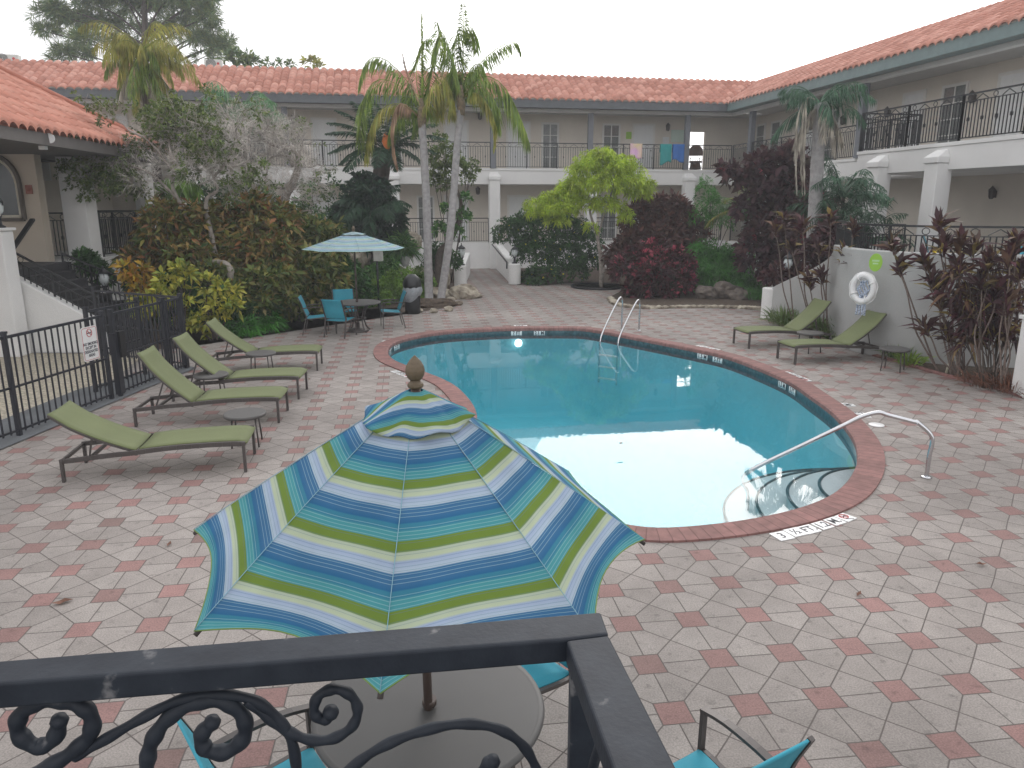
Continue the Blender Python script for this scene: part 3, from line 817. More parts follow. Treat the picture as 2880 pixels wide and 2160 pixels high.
for x0, x1 in ((1527, 1566), (1697, 1738), (1085, 1125), (700, 745), (210, 255)): window(FA, *dspan(x0, x1), ZST + .12, ZST + 2.18, DW, W1)
for x0, x1 in ((1254, 1312), (1432, 1486), (884, 944), (1781, 1834), (600, 655)): door(FA, *dspan(x0, x1, 600), ZF, ZF + 2.15, DW, W1)
for x0, x1 in ((1178, 1217), (1560, 1602), (1690, 1730), (740, 785), (1000, 1040)): window(FA, *dspan(x0, x1, 600), ZF + .1, ZF + 2.12, DW, W1)
for x, y in ((823, 339), (1349, 328), (1876, 360), (1343, 538), (1866, 558), (1532, 558)):
    s, z = FA.hit(x, y, DW); sconce(FA, s, z, DW, W1)
lime_m = M("lime_sign", (.30, .55, .06), .5, var=.03); mint_m = M("pale_green_sign", (.55, .68, .60), .5, var=.03)
def wallsign(f, x, y, w, h, d, mat, label):
    s, z = f.hit(x, y, d); mb = MB(); f.bx(mb, s - w / 2, s + w / 2, d - .03, d - .004, z - h / 2, z + h / 2)
    tag(bevel(mb.build("wall_sign", mat), .01), label, "sign", "small signs on the gallery walls")
wallsign(FA, 1768, 381, .28, .34, DW, lime_m, "lime green room sign on the upper gallery wall left of a door")
wallsign(FA, 1907, 383, .75, .6, DW, mint_m, "pale mint notice board on the upper gallery wall above the blue towel")
wallsign(FA, 1872, 400, .34, .5, DW, door_m, "small white notice under the wall lamp above the teal towel")
wallsign(FA, 1247, 580, .30, .34, DW, lime_m, "lime green room sign on the ground floor wall behind the leaning palm")

W2 = empty("motel_wing", (0, 0, 0), 0, "two storey motel wing with tiled roof running along the right side", "building")
L2 = 33
tile_roof(RI, 0, L2, RUN, ZE, ZRG, W2, roof_m, miter=-1)
mb = MB(); mb.add([RI(-RUN, RUN, ZRG - .05), RI(L2, RUN, ZRG - .05), RI(L2, RUN + 8, ZRG - .05), RI(-RUN - 8, RUN + 8, ZRG - .05)], [(0, 1, 2, 3)]); mb.build("flat_roof", soffit_m, W2)
mb = MB(); mb.add([RI(-.06, .06, ZE - .32), RI(L2, .06, ZE - .32), RI(L2, .06, ZE + .02), RI(-.06, .06, ZE + .02)], [(0, 1, 2, 3)])
mb.add([RI(-.06, .06, ZE - .32), RI(L2, .06, ZE - .32), RI(L2, OV - .1, ZE - .30), RI(-OV + .1, OV - .1, ZE - .30)], [(0, 1, 2, 3)])
mb.build("fascia", M("teal_gutter", (.15, .21, .21), .5, var=.1), W2)
mb = MB(); RI.bx(mb, -OV - .12, L2, OV - .125, OV + .12, ZBB + .003, ZE - .247); mb.build("beam", SLB, W2)
mb = MB(); mb.add([RI(-OV, OV, ZBB + .125), RI(L2, OV, ZBB + .125), RI(L2, DW, ZBB + .125), RI(-OV, DW, ZBB + .125)], [(0, 1, 2, 3)]); mb.build("gallery_ceiling", soffit_m, W2)
SP = 12.6                      # where the deep balcony over the porch begins
OUTP = -1.30                   # its front
mb = MB(); RI.bx(mb, -OV - .003, L2, OV + .003, DW + .2, ZSB, ZST - .105); RI.bx(mb, -OV + .1, SP, OV - .027, OV + .1, ZST - .105, ZST + .003)
RI.bx(mb, SP, L2, OUTP, OV, ZSB + .004, ZST - .1); RI.bx(mb, SP - .03, L2, OUTP - .03, OV - .03, ZST - .1, ZST)
bevel(mb.build("gallery_slab", SLB, W2), .01)
mb = MB(); RI.bx(mb, -DW, L2, DW, DW + .2, 0, ZBB + .22); mb.build("wall", wall_m, W2)
mb = MB(); RI.bx(mb, -OV + .2, SP + 1, OV + .01, OV + .2, 0, ZF + .01); RI.bx(mb, -OV + .2, L2, OV + .2, DW, .6, ZF - .03); RI.bx(mb, SP + 1, L2, OUTP, OV + .2, .6, ZF - .01); mb.build("parapet_wall", white_m, W2)
cs = [RI.hit(x, y, OV)[0] for x, y in ((2112, 400), (2250, 380), (2425, 330))] + [19.6]
for s in cs:
    mb = MB(); RI.bx(mb, s - .13, s + .13, OV - .11, OV + .11, ZST, ZBB); mb.build("post", colm_m, W2)
s_d, _z = RI.hit(2700, 240, OUTP)
ss = [-OV + .05] + cs[:3]
for a, b_ in zip(ss[:-1], ss[1:]): railing(RI, a + .13, b_ - .13, OV, ZST, ZUR, W2)
railing(RI, cs[2] + .13, SP + .02, OV, ZST, ZUR, W2)
crl = Fr(RI(SP + .05, OV, 0), -UX, -VX)
railing(crl, 0, OV - OUTP, 0, ZST, ZUR, W2, w=.022)
for a in np.arange(SP + .05, 26, 2.1): railing(RI, a, a + 2.1, OUTP + .05, ZST, ZUR, W2, w=.022, posts=1, post_w=.055)
for x, y in ((2480, 560), (2645, 560)):
    s, _z = RI.hit(x, y, OUTP + .1); pillar(RI, s, OUTP, 0, ZST - .12, W2, .5, .32)
pillar(RI, 21.2, OUTP, 0, ZST - .12, W2, .5, .32)
for s in (3.6, 8.0): pillar(RI, s, OV, 0, ZST - .12, W2)
for a, b_ in ((-.5, 3.3), (3.9, 7.7), (8.3, 12.4)): railing(RI, a, b_, OV + .1, ZF, ZR, W2)
for s in (2.3, 6.5, 9.2, 13.6, 16.4, 20.2): door(RI, s, s + 1.0, ZST, ZST + 2.2, DW, W2)
for s in (-1.9, -.4): window(RI, s, s + .75, ZST + .12, ZST + 2.18, DW, W2, cols=1)
for s in (4.2, 11.2, 15.1, 18.6): window(RI, s, s + 1.0, ZST + .12, ZST + 2.18, DW, W2)
for s in (3.2, 5.6, 8.4, 12.6, 14.8): sconce(RI, s, ZST + 1.7, DW, W2)
for s in (2.3, 6.5, 10.8): door(RI, s, s + 1.0, ZF, ZF + 2.15, DW, W2)
s, z = RI.hit(2800, 545, DW); sconce(RI, s, z, DW, W2)
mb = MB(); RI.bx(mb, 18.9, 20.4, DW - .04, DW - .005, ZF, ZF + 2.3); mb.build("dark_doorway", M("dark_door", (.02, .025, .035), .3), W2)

# towels over the far gallery rail
def towel(px, py0, py1, w, mat, label):
    sa, z1 = FA.hit(px[0], py0, OV); sb_, _ = FA.hit(px[1], py0, OV); _, z0 = FA.hit(px[0], py1, OV)
    s0, s1 = min(sa, sb_), max(sa, sb_); mb = MB(); nx, nz = 14, 10
    for j in range(nz + 3):
        for i in range(nx + 1):
            s = s0 + (s1 - s0) * i / nx
            t = (j - 2) / nz
            dd = OV - .05 - .02 * math.sin(i * .9 + px[0]) * max(t, 0); z = ZUR + .035 - max(t, 0) * (ZUR - z0) * (1 + .10 * math.sin(i * .35 + px[0]))
            if j == 0: dd = OV + .06; z = ZUR - .35
            if j == 1: dd = OV + .04; z = ZUR + .03
            mb.v.append(tuple(FA(s, dd, z)))
    for j in range(nz + 2):
        for i in range(nx): mb.f.append((j * (nx + 1) + i, j * (nx + 1) + i + 1, (j + 1) * (nx + 1) + i + 1, (j + 1) * (nx + 1) + i)); mb.sm.append(True)
    o = mb.build("towel", mat, fix=False); m_ = o.modifiers.new("thick", 'SOLIDIFY'); m_.thickness = .012
    tag(o, label, "towel", "towels drying on the gallery railing")
pinkt = M("pink_towel", (.58, .34, .60), .95, var=.35, vs_=2.2, var2=(.75, .62, .35))
towel((1772, 1806), 405, 445, .8, pinkt, "pink and yellow towel hanging over the far upper railing")
towel((1857, 1889), 405, 462, .8, M("teal_towel", (.03, .30, .30), .95, var=.12), "teal towel hanging over the far upper railing beside the blue one")
towel((1892, 1925), 405, 455, .8, M("blue_towel", (.04, .15, .45), .95, var=.12), "blue towel hanging over the far upper railing next to a post")
# brown wicker chair in the passage
s, z = FA.hit(1952, 450, 1.8)
ch = empty("wicker_chair", tuple(FA(s, 1.6, ZST)), -TH, "brown fan backed chair in front of the bright upper passage opening", "chair")
wick = M("brown_wicker", (.12, .06, .035), .8, var=.3, vs_=20)
mb = MB(); mb.box((0, 0, .42), (.6, .55, .08)); mb.lathe([(.30, .05), (.22, .40)], n=14); mb.build("seat", wick, ch)
mb = MB(); mb.prism([(.36 * math.cos(a), .42 * math.sin(a)) for a in np.linspace(-.3, PI + .3, 16)], -.03, .03)
mb.v = [(x, .27 + z, y + .85) for x, y, z in mb.v]; mb.build("backrest", wick, ch)

# air conditioners on the flat roof
acm = M("ac_housing", (.55, .55, .52), .5, var=.04)
def ac(px0, px1, py0, py1, d, label):
    s0, zt = FA.hit(px0, py0, d); s1, zb = FA.hit(px1, py1, d)
    if s0 > s1: s0, s1 = s1, s0
    t = empty("air_conditioner", (0, 0, 0), 0, label, "air conditioner", "air conditioning units on the far roof")
    mb = MB(); FA.bx(mb, s0, s1, d, d + .4, ZRG + .02, zt); bevel(mb.build("housing", acm, t), .03)
    mb = MB(); c = FA(s1 - (s1 - s0) * .38, d - .01, (zt + ZRG) / 2 + .05); rr = min(.3, (zt - ZRG) * .42)
    for r_ in (rr, rr * .75, rr * .5, rr * .25): mb.tube([c + UX * r_ * math.cos(a) + V(0, 0, r_ * math.sin(a)) for a in np.linspace(0, 2 * PI, 20, endpoint=False)], .012, 4, closed=True)
    mb.build("fan_grille", black_m, t)
    s = s0 + .13; mb = MB(); mb.prism([(.06 * math.cos(a), .06 * math.sin(a)) for a in np.linspace(0, 2 * PI, 14, endpoint=False)], -.004, .004)
    m4 = frame_m4(FA(s + .04, d - .006, zt - .18), UX, (0, 0, 1)); mb.v = [tuple(m4 @ Vector(p)) for p in mb.v]; mb.build("red_badge", red_m, t)
ac(573, 625, 166, 190, RUN + .9, "white rooftop air conditioner with round fan and red badge right of the pine tree")
ac(-20, 52, 151, 178, RUN + .9, "white rooftop air conditioner at the far left above the tiled ridge")
ac(1060, 1090, 180, 200, RUN + .9, "grey rooftop unit half hidden behind the palm fronds")
# ============================================================ left building with porch and stairs
TL = .10
uL = V(math.cos(TL), math.sin(TL), 0); vL = V(-math.sin(TL), math.cos(TL), 0)
OL = V(-10.1, 20.0, 0)
LF = Fr(OL, vL, -uL)          # s = away from the camera along the facade, d = into the building (left)
ZP, ZPE = 1.72, 4.36
HB = empty("pool_house", (0, 0, 0), 0, "single storey stucco building on the left with orange tiled hip roof, porch and arched window", "building")
s_e, _ = LF.hit(445, 430, -.75)
s_e = 1.6
def FLr(): pass
LE = Fr(LF(s_e, -.75, 0), -vL, -uL)     # eave frame: s towards the camera from the far corner
tile_roof(LE, 0, 15, 4.2, ZPE, ZPE + 4.2 * .60, HB, roof2_m, per=.30, rows=12, miter=1)
LE2 = Fr(LF(s_e, -.75, 0), -uL, -vL)    # far hip face
tile_roof(LE2, 0, 10, 4.2, ZPE, ZPE + 4.2 * .60, HB, roof2_m, per=.30, rows=10, miter=1, name="roof_hip")
mb = MB(); mb.tube([LE(i * .42, i * .42, ZPE + .09 + i * .42 * .60) for i in range(11)], .10, 8); mb.tube([LE(4.2 + i * .5, 4.2, ZPE + .09 + 4.2 * .6) for i in range(20)], .10, 8); mb.build("ridge_tiles", roof2_m, HB)
mb = MB(); LE.bx(mb, .06, 15, .08, .16, ZPE - .22, ZPE - .0); LE.bx(mb, .06, 15, .16, 2.6, ZPE - .22, ZPE - .16); LE.bx(mb, .06, .14, .16, 6, ZPE - .215, ZPE); mb.build("fascia", M("brown_grey_eave", (.11, .10, .095), .7, var=.1), HB)
lwall = M("left_wall_stucco", (.50, .44, .36), .85, var=.06, vs_=1.2, bump=.5, bs=40)
# wall with the arched window, facing the camera, and the wall inside the porch
def porch_x(px, Y): return AT(px, 600, Y).x
YW = 17.7
mb = MB(); mb.bx(-16, porch_x(118, YW), YW, YW + .25, 0, ZPE - .2)
mb.bx(-16, -11.9, YW + .25, YW + .26, 0, 4)
mb.build("wall", lwall, HB)
mb = MB(); mb.bx(-13.2, -10.7, 25.0, 25.2, 0, ZPE); mb.bx(-13.2, -13.0, 17.95, 25, 0, ZPE); mb.build("porch_wall", wall_m, HB)
mb = MB(); mb.bx(-13.0, -10.25, YW + .25, 24.9, ZP - 1.7, ZP); mb.build("porch_floor", white_m, HB)
mb = MB(); mb.bx(-16.5, -10.2, 9.5, 24.9, ZPE - .12, ZPE - .02); mb.build("porch_ceiling", soffit_m, HB)
# arched window
def arched(cx, Y, z0, z1, w, t):
    pts = [(cx - w, z0)] + [(cx + w * math.cos(a), z1 + w * 1.15 * math.sin(a)) for a in np.linspace(PI, 0, 15)] + [(cx + w, z0)]
    return pts
wx = porch_x(18, YW); z0w, z1w = AT(20, 608, YW).z, AT(20, 520, YW).z
pts = arched(wx - .15, YW, z0w, z1w, .50, 0)
mb = MB(); mb.prism(pts, 0, .02); mb.v = [(x, YW - .01 - z, y) for x, y, z in mb.v]; win = mb.build("window", M("dark_glass", (.03, .04, .04), .1), HB)
for (w2, th, dep, mt, nm) in ((.50, .05, .05, M("cream_trim", (.55, .52, .42), .6), "frame"), (.58, .07, .09, M("brown_trim", (.10, .085, .07), .7), "surround")):
    P = arched(wx - .15, YW, z0w - (w2 - .5), z1w, w2, 0)
    mb = MB()
    for a, b_ in zip(P, P[1:] + P[:1]): mb.bar((a[0], YW - dep / 2, a[1]), (b_[0], YW - dep / 2, b_[1]), th, dep, up=(0, 1, 0))
    mb.build(nm, mt, win)
# columns
def col_at(pxl, pxr, Y, dep, label=None):
    x0, x1 = AT(pxl, 600, Y).x, AT(pxr, 600, Y).x
    mb = MB(); mb.bx(x0, x1, Y, Y + dep, 0, ZPE - .16); o = bevel(mb.build("column", slabw_m if 0 else white_m, HB), .02); return x0, x1
c1 = col_at(176, 244, 18.6, .5); c2 = col_at(398, 417, 21.2, .5)
# railings of the porch
PR = Fr(V(c1[1] - .12, 19.35, 0), V(0, 1, 0), V(-1, 0, 0))
railing(PR, 0, 1.85, 0, ZP, ZP + 1.12, HB, bal=.10, w=.022)
PR2 = Fr(V(-12.9, 22.2, 0), V(1, 0, 0), V(0, 1, 0)); railing(PR2, 0, 2.6, 0, ZP, ZP + 1.12, HB, bal=.09, w=.02)
PR3 = Fr(V(-12.1, 18.9, 0), V(1, 0, 0), V(0, 1, 0)); railing(PR3, 0, 1.2, 0, ZP, ZP + 1.1, HB, bal=.09, w=.02)
mb = MB(); mb.bx(c1[1] - .3, c1[1] + .03, 19.35, 21.2, 0, ZP - .02); mb.build("porch_wall", white_m, HB)
mb = MB(); mb.bx(-12.2, -11.5, 24.9, 24.95, ZP, ZP + 2.1); mb.build("door", door_m, HB)
# white sign panel hanging in the porch opening
tag_ = AT(122, 485, 21.0)
mb = MB(); mb.bx(AT(98, 485, 20).x, AT(140, 485, 20).x, 20.0, 20.05, AT(110, 508, 20).z, AT(110, 458, 20).z)
hs = tag(mb.build("hanging_sign", plastic_m), "blank white sign panel hanging in the left porch opening", "sign")
g = AT(84, 533, YW); mb = MB(); mb.bx(g.x - .07, g.x + .07, YW - .06, YW - .005, g.z - .1, g.z + .1); mb.rock((g.x, YW - .07, g.z), (.035, .02, .035), 2, 1)
tag(bevel(mb.build("fire_alarm", M("dull_red_box", (.28, .10, .07), .6)), .01), "small dull red alarm box on the wall beside the arched window", "alarm")
# flood light under the eave
t = empty("flood_light", tuple(AT(118, 392, 15.2)), 0, "twin headed white flood light under the orange tiled eave", "flood light")
mb = MB(); mb.box((0, 0, -.13), (.12, .1, .12)); mb.build("motion_sensor", plastic_m, t)
for sx in (-.09, .16):
    mb = MB(); mb.lathe([(.03, -.1), (.06, -.08), (.09, .07), (.095, .1), (.08, .095)], (0, 0, 0), 14)
    m4 = Matrix.Translation((sx, 0, .03)) @ Matrix.Rotation(R(100), 4, 'X') @ Matrix.Rotation(R(25 * (1 if sx > 0 else -1)), 4, 'Y'); mb.v = [tuple(m4 @ Vector(p)) for p in mb.v]; mb.build("lamp_head", plastic_m, t)

# stairs with stucco side walls
ST = empty("entrance_stairs", (0, 0, 0), 0, "dark stairs with white stucco side walls and iron handrails leading up to the left porch", "stairs")
n0 = 9; xa, xb = -10.35, -8.0; y0s, y1s = 15.65, 17.35
tread_m = M("dark_stair_mat", (.03, .03, .033), .9, var=.2, vs_=10)
for i in range(n0):
    zz_ = ZP * (n0 - i) / (n0 + 1) ; x0 = xa + (xb - xa) * i / n0; mb = MB(); mb.bx(x0, x0 + (xb - xa) / n0 + .01, y0s, y1s, 0, zz_)
    mb.bx(x0 + .2, x0 + (xb - xa) / n0 + .03, y0s, y1s, zz_ - .03, zz_ + .012)
    tag(mb.build("tread", tread_m, ST))
mb = MB(); mb.bx(-12.2, xa, 15.65, YW - .003, 0, ZP); mb.build("landing", tread_m, ST)
def slope_wall(px0, px1, Y, thick, base=-.0, nm="side_wall", flat=None):
    a, b_ = AT(*px0, Y), AT(*px1, Y); pts = [(a.x, 0), (b_.x, 0), (b_.x, b_.z), (a.x, a.z)]
    if flat: pts = [(flat, 0)] + pts[1:] + [(flat, a.z)]
    mb = MB(); mb.prism(pts, 0, thick); mb.v = [(x, Y + z, y) for x, y, z in mb.v]
    bevel(mb.build(nm, white_m, ST), .03, 3); return a, b_
a1, b1 = slope_wall((25, 773), (262, 900), 15.35, .28, flat=-12.0)
a1b, b1b = slope_wall((262, 900), (300, 980), 15.352, .276)
a2, b2 = slope_wall((173, 775), (345, 845), 17.37, .25)
def stair_rail(a, b_, Y, h, n_, ext=.35):
    mb = MB(); d = (b_ - a); L_ = d.length
    for i in range(n_ + 1):
        p = a + d * i / n_; th = .035 if i in (0, n_, n_ // 2) else .018
        mb.bar((p.x, Y, p.z), (p.x, Y, p.z + (h if th > .02 else h - .17)), th, th)
    mb.bar((a.x, Y, a.z + h), (b_.x + .12, Y, b_.z + h - .12 * .5), .05, .035); mb.bar((a.x, Y, a.z + h - .17), (b_.x, Y, b_.z + h - .17), .022); mb.bar((a.x, Y, a.z + .07), (b_.x, Y, b_.z + .07), .022)
    for i in range(4):
        p = a + d * (i + .5) / 4; mb.tube([(p.x + .055 * math.cos(q), Y, p.z + h - .085 + .055 * math.sin(q)) for q in np.linspace(0, 2 * PI, 12, endpoint=False)], .007, 4, closed=True)
    return mb.build("handrail", iron_m, ST, fix=False)
stair_rail(a1, b1, 15.48, .50, 14)
stair_rail(a2, b2, 17.5, .5, 11)
mb = MB(); p, q = AT(92, 617, 17.4), AT(20, 722, 16.0); mb.bar(p, q, .10, .05); mb.build("wall_handrail", iron_m, ST)
gp = empty("entrance_pillar", (0, 0, 0), 0, "white stucco pillar at the left picture edge in front of the stairs", "pillar")
mb = MB(); mb.bx(AT(-70, 800, 14.9).x, AT(24, 800, 14.9).x, 14.9, 15.3, 0, AT(5, 650, 14.9).z); bevel(mb.build("shaft", white_m, gp), .03)
mb = MB(); mb.bx(AT(-70, 800, 14.9).x - .04, AT(24, 800, 14.9).x + .04, 14.86, 15.34, AT(5, 650, 14.9).z, AT(5, 650, 14.9).z + .06); bevel(mb.build("cap", white_m, gp), .015)

# ============================================================ lanterns
def lantern(loc, label, pole=0.0, s=1.0):
    t = empty("lantern", tuple(loc), 0, label, "lantern", "black post lanterns round the courtyard")
    z = pole
    mb = MB()
    if pole: mb.tube([(0, 0, 0), (0, 0, .08), (0, 0, .12), (0, 0, pole)], [.09, .08, .035, .03], 10)
    mb.tube([(0, 0, z), (0, 0, z + .03 * s), (0, 0, z + .06 * s), (0, 0, z + .2 * s), (0, 0, z + .25 * s)], [.11 * s, .11 * s, .05 * s, .04 * s, .07 * s], 10)
    mb.build("post", iron_m, t)
    mb = MB(); mb.lathe([(.06 * s, z + .26 * s), (.11 * s, z + .36 * s), (.12 * s, z + .46 * s), (.09 * s, z + .54 * s)], n=8); mb.build("globe", glasslamp_m, t)
    mb = MB(); mb.lathe([(.13 * s, z + .54 * s), (.11 * s, z + .58 * s), (.05 * s, z + .63 * s), (.015 * s, z + .66 * s), (.02 * s, z + .70 * s), (.001, z + .72 * s)], n=10)
    for k in range(6):
        a = k * PI / 3; mb.bar((.065 * s * math.cos(a), .065 * s * math.sin(a), z + .25 * s), (.125 * s * math.cos(a), .125 * s * math.sin(a), z + .54 * s), .012 * s)
    mb.build("cage", iron_m, t); return t
lantern(V(-1.9, 28.45, .78), "black lantern on the white end wall left of the ramp", s=1.15)
lantern(V(.1, 29.3, .78), "black lantern half hidden in the dark hedge right of the ramp", s=1.0)
lantern(G(434, 900) , "black post lantern standing among the yellow shrubs", pole=.85, s=1.1)
p = AT(2165, 790, 21.2); lantern(V(7.55, 20.6, 1.0), "black lantern behind the low white wall end on the right", s=1.1)
lantern(AT(300, 840, 17.5) + V(0, 0, .05), "lantern with lit looking white glass above the fence gate", s=1.0)
lantern(V(AT(-2, 650, 15.05).x, 15.1, AT(5, 650, 14.9).z + .06), "black lantern on the white pillar at the left edge", s=.9)

# ramp walls beside the path to the far wing
def ramp(xf, xb_, yf, yb, zf, zb, label, rail=False):
    t = empty("ramp_wall", (0, 0, 0), 0, label, "wall", "low white walls beside the ramp")
    w = .17; n_ = 12
    mb = MB(); cyl = [(xf + .24 * math.cos(a), yf + .24 * math.sin(a)) for a in np.linspace(0, 2 * PI, 20, endpoint=False)]
    mb.prism(cyl, 0, zf); bevel(mb.build("end_post", white_m, t), .03, 3)
    mb = MB(); d = V(xb_ - xf, yb - yf, 0).normalized(); q = V(-d.y, d.x, 0) * w
    A, B = V(xf, yf + .1, 0), V(xb_, yb, 0)
    P = [A + q, A - q, B - q, B + q]
    mb.add(P + [A + q + V(0, 0, zf - .02), A - q + V(0, 0, zf - .02), B - q + V(0, 0, zb), B + q + V(0, 0, zb)], [(0, 1, 2, 3), (4, 5, 6, 7), (0, 1, 5, 4), (1, 2, 6, 5), (2, 3, 7, 6), (3, 0, 4, 7)])
    bevel(mb.build("wall_run", white_m, t), .02)
    if rail:
        mb = MB(); mb.tube([A + V(-.3, -.1, zf - .18), A + V(-.3, 0, zf - .02), A + V(-.3, .3, zf + .02), B + V(-.3, -.5, zb + .02), B + V(-.3, -.2, zb - .06)], .03, 8); mb.build("handrail", iron_m, t)
ramp(-1.95, -2.05, 28.4, 34, .78, .9, "low white wall with rounded end left of the ramp")
ramp(.10, -.68, 29.1, 36.8, .78, 1.15, "low white wall with iron handrail right of the ramp", True)

# ============================================================ terrace in front of the right wing
TR = empty("curved_terrace", (0, 0, 0), 0, "raised terrace with curved grey stucco wall and iron railing on the right", "terrace")
arc = spline([V(14, 13.3, 0), V(11.5, 13.75, 0), V(9.8, 13.95, 0), V(8.9, 14.1, 0), V(8.0, 14.55, 0), V(7.42, 15.35, 0), V(7.3, 16.3, 0), V(7.5, 17.4, 0)], 6)
def ribbon_wall(P, th, z0f, z1f, name, mat, parent):
    mb = MB(); m_ = len(P)
    for i in range(m_):
        T = (P[min(i + 1, m_ - 1)] - P[max(i - 1, 0)]).normalized(); q = V(-T.y, T.x, 0) * th / 2; t_ = i / (m_ - 1)
        for s_, z in ((1, z0f), (1, z1f), (-1, z1f), (-1, z0f)): p = P[i] + q * s_; mb.v.append((p.x, p.y, z(t_)))
    for i in range(m_ - 1):
        for k in range(4): mb.f.append((i * 4 + k, i * 4 + (k + 1) % 4, (i + 1) * 4 + (k + 1) % 4, (i + 1) * 4 + k)); mb.sm.append(False)
    mb.f += [(0, 1, 2, 3), (len(mb.v) - 4, len(mb.v) - 3, len(mb.v) - 2, len(mb.v) - 1)]; mb.sm += [False, False]
    return mb.build(name, mat, parent)
bevel(ribbon_wall(arc, .22, lambda t: 0, lambda t: 2.13, "terrace_wall", terrw_m, TR), .02, 2)
rampw = spline([V(7.5, 17.4, 0), V(7.45, 18.4, 0), V(7.25, 19.4, 0), V(7.05, 20.1, 0)], 5)
bevel(ribbon_wall(rampw, .22, lambda t: 0, lambda t: 2.0 - 1.18 * t ** .8, "sloping_wall", terrw_m, TR), .02, 2)
mb = MB(); mb.prism([(7.02 + .24 * math.cos(a), 20.2 + .24 * math.sin(a)) for a in np.linspace(0, 2 * PI, 20, endpoint=False)], 0, .84); bevel(mb.build("end_post", white_m, TR), .03, 3)
mb = MB(); mb.prism([(p.x, p.y) for p in arc] + [(9.2, 20.5), (15, 20.5)], .3, 1.5); mb.build("terrace_floor", strip_m, TR)
ins = [V(p.x, p.y, 0) for p in spline([V(13.9, 13.6, 0), V(11.5, 14.0, 0), V(9.8, 14.2, 0), V(9.0, 14.35, 0), V(8.2, 14.75, 0), V(7.68, 15.45, 0), V(7.55, 16.3, 0), V(7.75, 17.4, 0), V(8.3, 19.4, 0)], 8)]
Pn, ln = resample(ins + ins[::-1], 200); 
cum = np.r_[0, np.cumsum([(ins[i + 1] - ins[i]).length for i in range(len(ins) - 1)])]; IX = [p.x for p in ins]; IY = [p.y for p in ins]
class CF:
    def __call__(s_, a, b_, z): return V(float(np.interp(a, cum, IX)), float(np.interp(a, cum, IY)), z)
railing(CF(), 0, float(cum[-1]), 0, 1.5, 2.62, TR, bal=.105, w=.02, posts=8, curve=lambda s: (s, 0))
for i in range(7):     # scroll work in the terrace railing band
    pass
t = empty("white_pillar", (0, 0, 0), 0, "white stucco pillar base at the right picture edge beside the planting bed", "pillar")
mb = MB(); mb.bx(8.22, 8.65, 11.55, 11.95, 0, 1.25); bevel(mb.build("shaft", white_m, t), .03); mb = MB(); mb.bx(8.19, 8.68, 11.52, 11.98, 1.25, 1.31); bevel(mb.build("cap", white_m, t), .01)
# green oval sign on the curved wall
p = G(2462, 740, 1.9); p = AT(2462, 738, 14.75)
t = empty("oval_sign", (p.x, p.y - .02, p.z), R(-38), "lime green oval sign with pale lettering on the curved terrace wall", "sign")
mb = MB(); mb.prism([(.12 * math.cos(a), .175 * math.sin(a)) for a in np.linspace(0, 2 * PI, 28, endpoint=False)], 0, .02); mb.v = [(x, -.0 - z, y) for x, y, z in mb.v]; mb.build("board", lime_m, t)
mb = MB(); mb.box((0, -.0215, .035), (.13, .003, .035)); mb.box((0, -.0215, -.02), (.10, .003, .03)); mb.build("pale_band", M("pale_sign_ink", (.45, .68, .35), .5), t)
# life ring with rope
p = AT(2434, 808, 14.95)
t = empty("life_ring", (p.x - .02, p.y, p.z - .02), R(-50), "white life ring with coiled blue and white rope hanging on the terrace wall", "life ring")
mb = MB(); mb.tube([(.205 * math.cos(a), -.05, .26 * math.sin(a)) for a in np.linspace(0, 2 * PI, 36, endpoint=False)], .062, 12, closed=True); mb.build("ring", plastic_m, t)
mb = MB(); mb.tube([(.28 * math.cos(a), -.05 + .02 * math.sin(a * 8), .325 * math.sin(a)) for a in np.linspace(0, 2 * PI, 40, endpoint=False)], .011, 5, closed=True)
for a in (.5, 2.1, 3.6, 5.2): mb.tube([(.19 * math.cos(a) + .068 * math.cos(q) * math.cos(a), -.05 + .068 * math.sin(q), .235 * math.sin(a) + .068 * math.cos(q) * math.sin(a)) for q in np.linspace(0, 2 * PI, 12, endpoint=False)], .015, 5, closed=True)
mb.build("grab_rope", plastic_m, t)
rope_m = M("blue_white_rope", (.42, .47, .55), .8, var=.8, vs_=42, var2=(.05, .08, .16))
mb = MB()
for k in range(5): mb.tube([((-.09 + .045 * k) + .03 * math.sin(i * .9 + k), -.03 - .02 * (k % 2), .16 - i * .035) for i in range(12)], .018, 5)
for k in range(4): mb.tube([((-.07 + .045 * k) * (1 + .03 * i) , -.05, -.22 - i * .035) for i in range(10)], .020, 5)
mb.build("coiled_rope", rope_m, t)
# hose bib pipe
p = G(2664, 1054); t = empty("hose_pipe", tuple(p), 0, "short cream standpipe with a bent hose at the edge of the terrace bed", "standpipe")
mb = MB(); mb.tube([(-.03, 0, 0), (0, 0, .18), (.03, 0, .30)], .02, 8); mb.build("pipe", M("cream_pvc", (.65, .62, .5), .5), t)
mb = MB(); mb.tube(spline([(.02, 0, .24), (.12, 0, .27), (.22, -.02, .14), (.25, -.03, .01)], 5), .014, 6); mb.build("hose", M("cream_pvc", (.65, .62, .5), .5), t)

